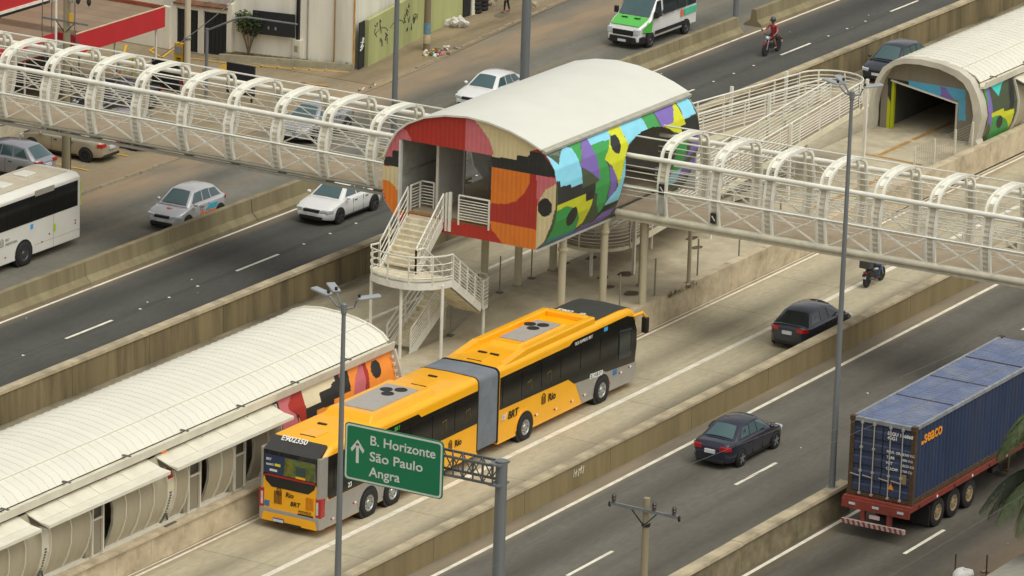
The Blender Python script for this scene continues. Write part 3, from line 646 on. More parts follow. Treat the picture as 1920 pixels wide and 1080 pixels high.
def doorway(parent, x0, x1, xm, xd):
    """glazed doorway: dark opening above, grey leaf below, white frame; dark gap to xd beside it"""
    d = MB(); d.box(x0+.03, xd-.02, -4.50, -4.44, 1.06, 3.45); dd = d.build('doorway', m_dark, parent)
    MB().box(x0+.05, x1-.05, -4.60, -4.52, 1.08, 2.25).build('door_leaf', m_sdoor, dd)
    f = MB(); f.box(xm-.03, xm+.03, -4.68, -4.605, 1.06, 3.4); f.box(x0+.05, xm-.02, -4.67, -4.605, 2.26, 2.32); f.box(xm+.02, x1-.02, -4.67, -4.605, 2.26, 2.32)
    f.box(x1-.03, x1+.03, -4.685, -4.606, 1.06, 3.4); f.build('door_frame', m_frame, dd)
def pier(parent, x0, x1, painted):
    p = MB(); p.prism(slabprof(PAN, .03), x0, x1, 'x'); pp = p.build('pier', m_trim, parent)
    xm = (x0+x1)/2
    s = MB()
    for k in range(10):
        z = 1.2+k*.1; y = lerp_prof(FAC, z)-.045
        s.box(xm-.05, xm+.05, y-.01, y+.02, z, z+.05)
    s.build('slot', m_dark, pp)
    if painted:
        for z0, z1, c in ((2.2,2.62,'cream2'),(2.62,3.05,'red'),(3.05,3.6,'orange2')):
            q = MB(); ys = lerp_prof(FAC, z0)-.05, lerp_prof(FAC, z1)-.05
            q.prism([(ys[0],z0),(ys[0]+.03,z0),(ys[1]+.03,z1),(ys[1],z1)], x0+.05, x1-.05, 'x').build('painted_panel', paint(c), pp)
    br = MB(); br.bar((xm-.25,-4.5,1.0),(xm,-4.62,1.35),.05); br.bar((xm+.25,-4.5,1.0),(xm,-4.62,1.35),.05); br.box(xm-.35,xm+.3,-4.85,-4.75,.995,1.03)
    br.build('pier_foot', m_inner, pp)
def awning(parent, x0, x1):
    n = max(1, round((x1-x0)/1.85)); L = (x1-x0)/n
    me = MB(); me.prism([(-4.45,3.44),(-4.45,3.48),(-5.0,3.29),(-5.0,3.25)], .012, L-.012, 'x'); me.prism([(-5.01,3.245),(-5.01,3.285),(-5.40,3.24),(-5.40,3.13)], .002, L-.002, 'x')
    me = me.mesh('awning_panel', m_trim)
    for k in range(n):
        link('awning_panel', me, parent, loc=(x0+k*L,0,0))
        MB().prism([(-4.42,3.2),(-4.42,3.42),(-5.3,3.14),(-5.3,3.10)], x0+k*L+.05, x0+k*L+.11, 'x').build('bracket', m_inner, parent)

def roof_and_gutter(st, x0, x1):
    n = int(round((x1-x0)/.42))
    for k in range(n): link('roof_panel', rp, st, loc=(x0+k*.42, 0, 0))
    g = MB(); g.prism([(-4.34,3.56),(-4.6,3.6),(-4.66,3.9),(-4.6,3.9),(-4.55,3.68),(-4.38,3.66),(-4.32,3.8)], x0-.05, x1+.06, 'x'); g.build('gutter', m_trim, st)
    x = x0+1.0
    while x < x1: MB().box(x, x+.10, -4.62, -4.3, 3.91, 3.935).build('gutter_bracket', m_inner, st); x += 3.4
    MB().prism(slabprof([(-3.42,4.33),(-3.37,4.345)], .07)[::1], x0, x1, 'x').build('roof_seam', m_roof, st)
    MB().box(x0, x1, .70, .76, .96, 2.9).build('far_wall', m_panel, st)
    MB().box(x0, x1, -4.56, -4.22, .94, 1.05).build('sill', m_frame, st)
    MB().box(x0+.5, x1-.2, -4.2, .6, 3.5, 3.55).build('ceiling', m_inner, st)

# left station
st1 = thing('bus_station', 'long white ribbed vault bus station with red and orange mural, beside the yellow bus', 'bus station')
X1 = -17.8
roof_and_gutter(st1, -17.8-.42*74, X1)
bays = [('p',-31.85,-31.1),('d',-31.1,-30.14,-30.82,-29.86),('p',-29.86,-29.09),('p',-29.09,-28.32),('d',-28.32,-27.41,-28.03,-27.08),('p',-27.08,-26.2),('p',-26.2,-25.36),
 ('p',-39.0,-37.86),('p',-37.86,-36.77),('d',-36.77,-35.83,-36.43,-35.49),('p',-35.49,-34.76),('p',-34.76,-33.95),('p',-33.95,-33.14),('p',-33.14,-32.32),
 ('p',-41.29,-40.39),('p',-40.39,-39.44),('p',-42.2,-41.29),('d',-43.5,-42.5,-43.1,-42.2),('p',-44.3,-43.5),('p',-45.2,-44.3),('p',-46.3,-45.2),('p',-47.4,-46.3),('p',-48.8,-47.4)]
for q in bays:
    if q[0] == 'p': facade_panel(q[2]-q[1], st1, q[1]); mullion(st1, q[1])
    else: doorway(st1, *q[1:]); mullion(st1, q[1]); mullion(st1, q[4])
mullion(st1, -32.32); mullion(st1, -25.36)
pier(st1, -32.30, -31.87, True); pier(st1, -39.42, -39.02, False)
awning(st1, -32.6, -25.5); awning(st1, -39.9, -33.0); awning(st1, -47.6, -40.3)
fm, names = mural_grid(-25.33, X1, 1.06, 3.55, .035, lambda u, v: (u, lerp_prof(FAC, v)-.02, v), [('orange2', [(-19.6,1.0),(-17.7,1.0),(-17.7,3.7),(-18.6,3.7)])]+MURAL['st1'], 'black')
fm.build('mural_panel', [paint(c) for c in names], st1)
MB().prism(slabprof(FAC, -.05), -25.33, X1, 'x').build('wall', m_panel, st1)
# scalloped end plate of the left station
e = MB(); e.prism(slabprof(offset(FAC, .03), .22), X1+.02, X1+.1, 'x'); e.build('end_plate', m_portal, st1)
tb = MB()
for k in range(9):
    z = 1.3+k*.25; y = lerp_prof(FAC, z)-.07; tb.box(X1-.1, X1+.02, y-.05, y, z, z+.1)
tb.build('rivet_plate', m_frame, st1)
endr = MB()
for i in range(len(ROOF)-1):
    pass
endr.prism(slabprof(offset(ROOF, -.05), .16), X1+.0, X1+.1, 'x'); endr.build('roof_edge', m_trim, st1, smooth=40)

# right station with its open portal
st2 = thing('bus_station', 'white ribbed vault bus station with open portal and green and purple mural, far right', 'bus station')
XS = 30.8
roof_and_gutter(st2, XS+.5, XS+.5+.42*86)
OUT = [(-4.30,1.06),(-4.62,1.1),(-4.5,1.35),(-4.62,1.8),(-4.72,2.4),(-4.6,3.0),(-4.38,3.5),(-4.05,4.0),(-3.5,4.32),(-2.6,4.52),(-1.6,4.58),(-.8,4.5),(-.25,4.3),(.2,3.95),(.5,3.4),(.72,2.7),(.82,2.0),(.78,1.5),(.98,1.06)]
INN = [(-4.08,1.06),(-4.06,1.2),(-4.12,1.8),(-4.2,2.4),(-4.12,2.9),(-3.95,3.35),(-3.65,3.75),(-3.2,4.0),(-2.5,4.2),(-1.6,4.26),(-.9,4.2),(-.4,4.02),(-.05,3.72),(.22,3.25),(.42,2.6),(.5,2.0),(.48,1.5),(.5,1.2),(.52,1.06)]
INN = [(-1.92+(a+1.92)*1.045, b_+(.07 if b_ > 3 else 0)) for a, b_ in INN]
mb = MB(); n = len(OUT)
vs = [(XS,a,b_) for a,b_ in OUT]+[(XS,a,b_) for a,b_ in INN]+[(XS+.62,a,b_) for a,b_ in OUT]+[(XS+.62,a,b_) for a,b_ in INN]
fs = []
for i in range(n-1):
    fs += [(i,i+1,n+i+1,n+i),(2*n+i,3*n+i,3*n+i+1,2*n+i+1),(i,2*n+i,2*n+i+1,i+1),(n+i,n+i+1,3*n+i+1,3*n+i)]
fs += [(0,n,3*n,2*n),(n-1,2*n-1,4*n-1,3*n-1)]
mb.add(vs, fs); mb.build('portal', m_portal, st2, smooth=35)
opening = [(-3.3,1.06),(-3.3,2.72),(.02,3.28),(.02,1.06)]
fm, names = mural_grid(-4.2, .5, 1.06, 4.26, .04, lambda u, v: (XS+.58, u, v), MURAL['st2f'], 'white', inside=lambda u, v: inpoly(u, v, INN), hole=lambda u, v: inpoly(u, v, opening))
MATS_SP = [m_spandrel if c == 'white' else paint(c) for c in names]
fm.build('painted_front', MATS_SP, st2)
fr = MB(); fr.bar((XS+.54,.02,3.28),(XS+.54,-3.3,2.72),.1,.06); fr.build('lintel_edge', m_frame, st2)
MB().box(XS+.56, XS+.66, -3.28, -3.18, 1.07, 2.7).build('jamb', m_portal, st2)
MB().box(XS+.62, XS+.8, -.1, .03, 1.07, 3.25).build('jamb', paint('lime'), st2)
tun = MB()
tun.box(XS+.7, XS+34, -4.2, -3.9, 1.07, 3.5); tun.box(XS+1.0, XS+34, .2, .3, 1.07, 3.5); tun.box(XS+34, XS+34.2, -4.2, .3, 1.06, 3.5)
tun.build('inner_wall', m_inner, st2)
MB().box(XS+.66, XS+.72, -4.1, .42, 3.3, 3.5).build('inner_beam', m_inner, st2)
fm, names = mural_grid(XS+.62, 34.35, 1.06, 3.55, .035, lambda u, v: (u, lerp_prof(FAC, v)-.02, v), MURAL['st2'], 'dkgreen')
fm.build('mural_panel', [paint(c) for c in names], st2)
MB().prism(slabprof(FAC, -.05), XS+.65, 34.35, 'x').build('wall', m_panel, st2)
x = 34.4
mullion(st2, x)
for k in range(24):
    w = 1.15
    if k % 5 == 2: doorway(st2, x, x+.9, x+.35, x+w)
    else: facade_panel(w, st2, x)
    x += w; mullion(st2, x)
awning(st2, 34.5, 41.9); awning(st2, 42.3, 49.7); awning(st2, 50.1, 57.5)
# mesh fence on the platform beside the portal
ft = thing('mesh_fence', 'low wire fence with pale posts in front of the right station portal', 'fence')
fx = [(25.0,-4.35),(26.9,-4.37),(28.9,-4.4),(30.6,-4.42)]
for x, y in fx: MB().box(x-.035, x+.035, y-.035, y+.035, pz(x), pz(x)+1.15).build('post', m_trim, ft)
m_wire = mat('wire_grey', (150, 145, 132), rough=.5, metal=.4, var=.1)
for i in range(3):
    (xa,ya),(xb,yb) = fx[i], fx[i+1]
    wr = MB()
    for k in range(9):
        z = .12+k*.12; wr.tube((xa,ya,pz(xa)+z),(xb,yb,pz(xb)+z),.007,n=4,cap=False)
    for k in range(1,9):
        t = k/9; x_ = xa+(xb-xa)*t; wr.tube((x_,ya+(yb-ya)*t,pz(x_)+.1),(x_,ya+(yb-ya)*t,pz(x_)+1.1),.004,n=4,cap=False)
    wr.build('wire_mesh', m_wire, ft)
# ------------------------------------------------------------------ painted footbridge house
m_mesh = mat('screen_dark', (164, 164, 154), rough=.6, var=.15)
m_lgrey = mat('partition_grey', (206, 206, 198), rough=.6, var=.06)
m_rail = mat('rail_white', (228, 225, 210), rough=.45, var=.06, scale=3, dirt=.2, dirt_rgb=(160, 140, 110))
m_tread = mat('tread_cream', (216, 206, 178), rough=.8, var=.1, scale=5, dirt=.55, dirt_rgb=(158, 132, 94), dscale=2.2)
m_col = mat('column_cream', (190, 180, 150), rough=.6, var=.1, scale=2, streak=True, dirt=.4, dirt_rgb=(132, 120, 92), dscale=1.4)
m_deck = mat('deck_concrete', (168, 152, 128), rough=.85, var=.1, scale=2, dirt=.3, dirt_rgb=(128, 108, 80))
m_under = mat('underside_grey', (150, 146, 132), rough=.9, var=.1)
hb = thing('footbridge_house', 'barrel shaped footbridge house on columns, front painted red and orange, side green and purple', 'building')
PR = [(-3.4,4.41),(-3.78,4.75),(-4.1,5.54),(-4.26,6.29),(-4.26,7.02),(-4.14,7.62),(-3.89,8.0),(-3.53,8.35)]
RF = [(-3.60,8.33),(-2.94,8.61),(-2.23,8.84),(-1.28,9.03),(-.34,9.1),(.65,9.01),(1.55,8.79),(2.3,8.44),(2.77,8.06),(3.11,7.52),(3.34,6.98)]
PL = [(3.36,6.94),(3.44,6.4),(3.45,5.76),(3.32,5.25),(2.99,4.88),(2.49,4.43)]
OUTL = PR + RF[1:] + PL
XF, XR = -5.78, 5.42
# side wall (mural), front wall (mural, ribbed sheet), roof
def arch(u, v): return -.52 < u < 3.52 and v > 4.7 and (v < 6.95 or ((u-1.5)/2.02)**2+((v-6.95)/.8)**2 < 1)
fm, names = mural_grid(XF, XR, 4.42, 8.34, .04, lambda u, v: (u, lerp_prof(PR, v), v), MURAL['box']+[('green', [(3.5,5.6),(4.35,5.6),(4.5,7.1),(3.5,7.1)]), ('purple', [(4.35,5.9),(5.42,6.2),(5.42,6.9),(4.9,6.6)]), ('lblue', [(3.5,5.0),(4.4,5.0),(4.4,5.6),(3.5,5.6)]), ('purple', [(4.3,4.9),(5.42,5.3),(5.42,5.9),(4.35,5.6)])], 'dkgreen', hole=arch)
fm.build('mural_side', [paint(c) for c in names], hb, smooth=60)
PRI = offset(PR, -.03)
MB().prism(slabprof(PRI, -.05), XF+.04, -.52, 'x').build('side_wall', m_under, hb); MB().prism(slabprof(PRI, -.05), 3.52, XR-.03, 'x').build('side_wall', m_under, hb)
fm, names = mural_grid(-4.28, 3.47, 4.41, 9.1, .04, lambda u, v: (XF-.014*(1+math.sin(u*2*PI/.2))/2-.012, u, v), MURAL['end'], 'red',
    inside=lambda u, v: inpoly(u, v, OUTL), hole=lambda u, v: -1.42 < u < 2.68 and 4.93 < v < 7.76)
fm.build('mural_front', [paint(c) for c in names], hb)
fr = MB()
for q in ((2.64,2.72,4.95,7.76),): fr.box(XF-.05, XF+.12, q[0], q[1], q[2], q[3])
fr.build('door_frame', m_lgrey, hb)
m_roofb = mat('roof_house', (219, 218, 205), rough=.5, var=.03, scale=.6, dirt=.12, dirt_rgb=(188, 178, 154), dscale=.45)
mb = MB(); mb.prism(slabprof(RF, .07), XF-.16, XR+.14, 'x'); mb.build('roof', m_roofb, hb, smooth=40)
mb = MB(); mb.prism([(-3.62,8.24),(-3.78,8.2),(-3.8,8.3),(-3.6,8.38)], XF-.1, XR+.1, 'x'); mb.build('gutter', mat('gutter_grey', (172,168,152), rough=.6), hb)
for xa_, xb_ in ((XF+.04, -2.75), (.85, XR)): MB().prism(slabprof(PL, .06), xa_, xb_, 'x').build('far_wall', m_lgrey, hb)
mb = MB(); mb.prism([p for p in OUTL if p[1] > 7.2], XR-.04, XR+.02, 'x'); mb.box(XR-.04, XR+.02, -4.2, -.75, 4.45, 7.2); mb.box(XR-.04, XR+.02, 1.3, 3.3, 4.9, 7.2); mb.build('rear_wall', m_lgrey, hb)
MB().box(XF+.03, XR-.05, -3.42, 2.6, 4.72, 4.93).build('floor', m_deck, hb)
MB().box(XF+.02, XR, -3.3, 2.4, 4.44, 4.7).build('floor_beam', m_under, hb)
MB().bar((XF-.02,-3.42,4.37),(XR,-3.42,4.37),.1,.09).build('bottom_edge', m_lgrey, hb)
MB().box(XF-.03, XF+.25, -1.4, 2.64, 4.932, 4.95).build('nosing', mat('nosing_brown', (150, 112, 62)), hb)
# inside
MB().box(-4.7, -2.8, 1.62, 1.72, 4.94, 7.9).build('partition', m_lgrey, hb)
for x in (-4.72, -2.78): MB().box(x-.05, x+.05, 1.56, 1.66, 4.94, 7.9).build('partition_post', m_frame, hb)
MB().box(-5.6, -2.5, 2.78, 2.86, 4.94, 7.9).build('dark_panel', m_mesh, hb)
MB().box(-5.6, -2.5, 2.72, 2.77, 6.3, 6.38).build('panel_rail', m_under, hb)
sc = MB().box(-1.0, -.9, -3.4, 1.55, 4.94, 8.2).build('screen', m_mesh, hb)
sl = MB().box(-1.06, -1.0, -3.2, 1.5, -.02, .02).mesh('slat', m_lgrey)
for k in range(15): link('slat', sl, sc, loc=(0,0,5.9+k*.13))
MB().box(XF+.1, XR-.1, -3.3, 2.6, 8.1, 8.16).build('ceiling', m_under, hb)
def column(x, y, z1, r, parent, collar=True, m=None):
    z0 = pz(x) if -5.0 < y < .85 else 0
    mb = MB(); mb.tube((x,y,z0),(x,y,z1),r,n=14); c = mb.build('column', m or m_col, parent, smooth=50)
    if collar: MB().lathe([(r*1.25,z1-.62),(r*1.3,z1-.6),(r*1.3,z1-.52),(r*1.25,z1-.5)],(x,y,0),n=14).build('collar', m or m_col, c, smooth=50)
    MB().lathe([(r*1.5,z0-.01),(r*1.5,z0+.03),(r*1.05,z0+.05)],(x,y,0),n=12).build('base_plate', m_under, c)
for (x, y) in ((-3.5,-3.32),(-.25,-3.32),(-2.6,.66),(0,.66),(2.75,.66),(2.9,-3.32)): column(x, y, 4.45, .15, hb)

# ------------------------------------------------------------------ railings
def railing(parent, pts, h=1.0, nb=6, post=1.2, r=.036, rb=.021, m=None, ends=True, foot=True):
    """handrail over a line of floor points with thin bars below; posts at intervals"""
    m = m or m_rail
    P = [Vector(p) for p in pts]
    mb = MB(); mb.path([p+Vector((0,0,h)) for p in P], r, n=6); rl = mb.build('railing', m, parent, smooth=60)
    for k in range(nb):
        z = .12+(h-.18)*k/nb
        q = MB(); q.path([p+Vector((0,0,z)) for p in P], rb, n=5); q.build('bar', m, rl, smooth=60)
    # posts
    L = [0]
    for a, b_ in zip(P, P[1:]): L.append(L[-1]+(b_-a).length)
    n = max(1, round(L[-1]/post))
    for k in range(n+1):
        s = L[-1]*k/n
        for i in range(len(P)-1):
            if s <= L[i+1]+1e-6:
                t = (s-L[i])/max(1e-6, L[i+1]-L[i]); c = P[i].lerp(P[i+1], t); break
        MB().box(c.x-.028, c.x+.028, c.y-.028, c.y+.028, c.z-.12, c.z+h).build('post', m, rl)
    return rl
railing(hb, [(XF-.04,-1.36,4.95),(XF-.04,-.02,4.95)], 1.05, 8, 1.3)
MB().box(XF-.06, XF+.02, .32, .44, 4.5, 6.05).build('post', m_rail, hb)
MB().box(XF-.06, XF+.02, .5, .58, 4.5, 6.0).build('post', m_rail, hb)
railing(hb, [(-5.55,2.3,4.95),(-4.7,2.3,4.95),(-4.7,1.78,4.95)], 1.0, 7, .9)

# ------------------------------------------------------------------ stair tower in front of the house
sth = thing('staircase', 'cream steel staircase with curved landing turning down in front of the painted house', 'staircase')
def flight(x0, z0, x1, z1, y0, y1, n):
    dx = (x1-x0)/n; dz = (z1-z0)/n; s = 1 if dx > 0 else -1
    for k in range(n):
        a = x0+dx*k; z = z0+dz*(k+1)
        if k == n-1: break
        t = MB(); t.box(min(a,a+dx)-.01, max(a,a+dx)+.02, y0, y1, z-.05, z)
        t.box(a-.012, a+.012, y0, y1, z, z-dz-.051); t.build('tread', m_tread, sth)
    for y in (y0-.03, y1+.03): MB().bar((x0,y,z0-.16),(x1,y,z1-.12),.05,.3).build('stringer', m_rail, sth)
    u = MB(); u.bar((x0,(y0+y1)/2,z0-.36),(x1,(y0+y1)/2,z1-.32),y1-y0-.1,.03,m=0); u.build('soffit', m_tread, sth)
ZL, ZM = 3.2, 1.6
flight(-5.8, 4.95, -7.75, ZL, .72, 2.2, 10)
flight(-7.4, ZL, -5.1, ZM, -.68, .5, 9)
flight(-5.15, ZM, -7.75, .04, .85, 1.8, 9)
L1 = [(-7.75,2.3),(-8.15,2.42),(-8.5,2.2),(-8.72,1.7),(-8.84,1.1),(-8.82,.5),(-8.6,0),(-8.2,-.4),(-7.8,-.66),(-7.4,-.78),(-7.35,.62),(-7.75,.66)]
mb = MB(); mb.prism(L1, ZL-.06, ZL, 'z'); mb.build('landing', m_tread, sth)
edge = L1[:10]
mb = MB()
for (a,b_),(c,d) in zip(edge, edge[1:]): mb.add([(a,b_,ZL-.34),(c,d,ZL-.34),(c,d,ZL+.06),(a,b_,ZL+.06)],[(0,1,2,3)])
mb.build('fascia', m_rail, sth, smooth=80)
L2 = [(-5.1,-.78),(-4.6,-.72),(-4.2,-.4),(-4.0,.2),(-4.0,.9),(-4.25,1.5),(-4.6,1.85),(-5.15,1.9),(-5.15,.8),(-5.1,.55)]
mb = MB(); mb.prism(L2, ZM-.06, ZM, 'z'); mb.build('landing', m_tread, sth)
mb = MB()
for (a,b_),(c,d) in zip(L2[:8], L2[1:8]): mb.add([(a,b_,ZM-.22),(c,d,ZM-.22),(c,d,ZM+.04),(a,b_,ZM+.04)],[(0,1,2,3)])
mb.build('fascia', m_rail, sth, smooth=80)
railing(sth, [(-5.8,2.28,4.95),(-7.75,2.28,ZL)], 1.0, 3, 1.0)
rr = railing(sth, [(-5.85,.66,4.95),(-7.75,.66,ZL)], 1.0, 2, 1.3)
lat = MB().box(-.011, .011, -.005, .005, 0, 1)
for k in range(11):
    x = -5.95-.16*k; z = 4.95+(ZL-4.95)*((-5.8-x)/1.95)
    MB().bar((x,.66,z+.1),(x-.09,.66,z+.88),.014).build('lattice_bar', m_rail, rr)
    MB().bar((x-.09,.655,z+.02),(x,.655,z+.93),.012).build('lattice_bar', m_rail, rr)
railing(sth, [(a,b_,ZL) for a,b_ in edge], .95, 3, .85)
railing(sth, [(-7.75,.66,ZL),(-7.5,.58,ZL),(-7.35,.55,ZL),(-5.1,.55,ZM)], .95, 3, 1.1)
railing(sth, [(-7.4,-.74,ZL),(-5.1,-.74,ZM)], .95, 6, .8)
railing(sth, [(a,b_,ZM) for a,b_ in L2[:8]], .95, 5, .8)
railing(sth, [(-5.15,.8,ZM),(-7.75,.8,.04)], .95, 6, 1.3)
railing(sth, [(-5.15,1.86,ZM),(-7.75,1.86,.04)], .95, 3, 1.3)
for (x, y, z) in ((-7.85,-.62,ZL-.2),(-8.6,.75,ZL-.2),(-8.35,2.25,ZL-.2),(-4.75,-.62,ZM-.2),(-4.3,1.4,ZM-.2)):
    MB().tube((x,y,0.03),(x,y,z),.065,n=10).build('support_post', m_rail, sth, smooth=50)

# ------------------------------------------------------------------ switchback access ramp behind the house
rmp = thing('access_ramp', 'white switchback ramp with long barred railings curving behind the painted house', 'ramp')
m_fas = mat('ramp_fascia', (224, 217, 188), rough=.6, var=.06, dirt=.25, dirt_rgb=(170, 150, 112))
ZA0, ZA1, ZB1, ZC1 = 4.95, 3.85, 2.3, 1.02
XT, XB_ = 23.9, 4.0
def ramp_leg(x0, z0, x1, z1, y0, y1):
    d = MB()
    d.add([(x0,y0,z0),(x1,y0,z1),(x1,y1,z1),(x0,y1,z0),(x0,y0,z0-.12),(x1,y0,z1-.12),(x1,y1,z1-.12),(x0,y1,z0-.12)],
          [(0,1,2,3),(7,6,5,4),(0,4,5,1),(1,5,6,2),(2,6,7,3),(3,7,4,0)])
    d.build('ramp_deck', m_deck, rmp)
    for y in (y0-.03, y1+.03):
        MB().bar((x0,y,z0-.14),(x1,y,z1-.14),.05,.24).build('fascia', m_fas, rmp)
ramp_leg(XR+.05, ZA0, XT, ZA1, -.5, .85)
ramp_leg(XT, ZA1, XB_, ZB1, -2.1, -.72)
ramp_leg(XB_, ZB1, 21.5, ZC1, -.5, .85)
def turn(cx, z, sgn):
    n = 14; O_ = []; I_ = []
    for k in range(n+1):
        t = -PI/2+PI*k/n
        O_.append((cx+sgn*1.475*math.cos(t), -.625+1.475*math.sin(t))); I_.append((cx+sgn*.1*math.cos(t), -.625+.1*math.sin(t)))
    mb = MB(); mb.prism(O_+I_[::-1], z-.12, z, 'z'); mb.build('ramp_landing', m_deck, rmp)
    f = MB()
    for (a,b_),(c,d) in zip(O_, O_[1:]): f.add([(a*1.0,b_,z-.26),(c,d,z-.26),(c,d,z+.02),(a,b_,z+.02)],[(0,1,2,3)])
    f.build('fascia', m_fas, rmp, smooth=80)
    railing(rmp, [(a,b_,z) for a,b_ in O_], 1.05, 6, 1.2)
turn(XT, ZA1, 1); turn(XB_, ZB1, -1)
def seg_pts(x0, z0, x1, z1, y, n=4): return [(x0+(x1-x0)*k/n, y, z0+(z1-z0)*k/n) for k in range(n+1)]
railing(rmp, seg_pts(XR+.1, ZA0, XT, ZA1, .82), 1.05, 6, 2.2)
railing(rmp, seg_pts(XR+.1, ZA0, XT-.1, ZA1, -.47), 1.05, 6, 1.9)
railing(rmp, seg_pts(XT, ZA1, XB_, ZB1, -2.08), 1.05, 7, 1.9)
railing(rmp, seg_pts(XT-.1, ZA1, XB_+.1, ZB1, -.76), 1.05, 6, 2.2)
railing(rmp, seg_pts(XB_, ZB1, 21.3, ZC1, .82), 1.0, 6, 2.2)
railing(rmp, seg_pts(XB_+.1, ZB1, 21.3, ZC1, -.47), 1.0, 6, 2.2)
def zb(x): return ZB1+(ZA1-ZB1)*(x-XB_)/(XT-XB_)
def za(x): return ZA0+(ZA1-ZA0)*(x-XR)/(XT-XR)
for x in (24.4, 17.4, 10.6, 4.2):
    MB().box(x-.06, x+.06, -2.26, -2.14, pz(x), zb(x)+1.12).build('support_post', m_rail, rmp)
for x in (8.6, 12.6, 18.0, 23.0):
    MB().box(x-.06, x+.06, .92, 1.04, 0, za(x)+1.25).build('support_post', m_rail, rmp)
for x in (12.0, 18.4): MB().box(x-.06, x+.06, -.68, -.56, pz(x), za(x)+1.1).build('support_post', m_rail, rmp)
for (x, y, z) in ((2.9,-1.0,ZB1),(7.8,-1.0,zb(7.8)),(8.9,.0,2.0),(14,-1.4,zb(14)),(20.5,-1.4,zb(20.5))):
    MB().box(x-.05, x+.05, y-.05, y+.05, pz(x), z-.1).build('support_post', m_rail, rmp)
# thin fence posts along the platform edges
fp = thing('edge_fence', 'row of thin grey posts along the near platform edge under the right footbridge', 'fence')
for x, y in ((-.9,-4.45),(1.9,-4.45),(5.4,-4.45),(8.9,-4.45),(12.4,-4.45),(16.0,-4.45)): MB().tube((x,y,pz(x)),(x,y,pz(x)+1.55),.035,n=8).build('post', m_wire, fp)
fp2 = thing('edge_fence', 'row of thin posts along the far platform edge beside the house columns', 'fence')
for x in (-4.9,-2.9,-1.25,1.2,3.9,6.6): 
    MB().tube((x,.74,pz(x)),(x,.74,pz(x)+1.5),.03,n=8).build('post', m_wire, fp2)
    MB().box(x-.12, x+.12, .62, .86, pz(x)+.002, pz(x)+.05).build('foot', m_dark, fp2)
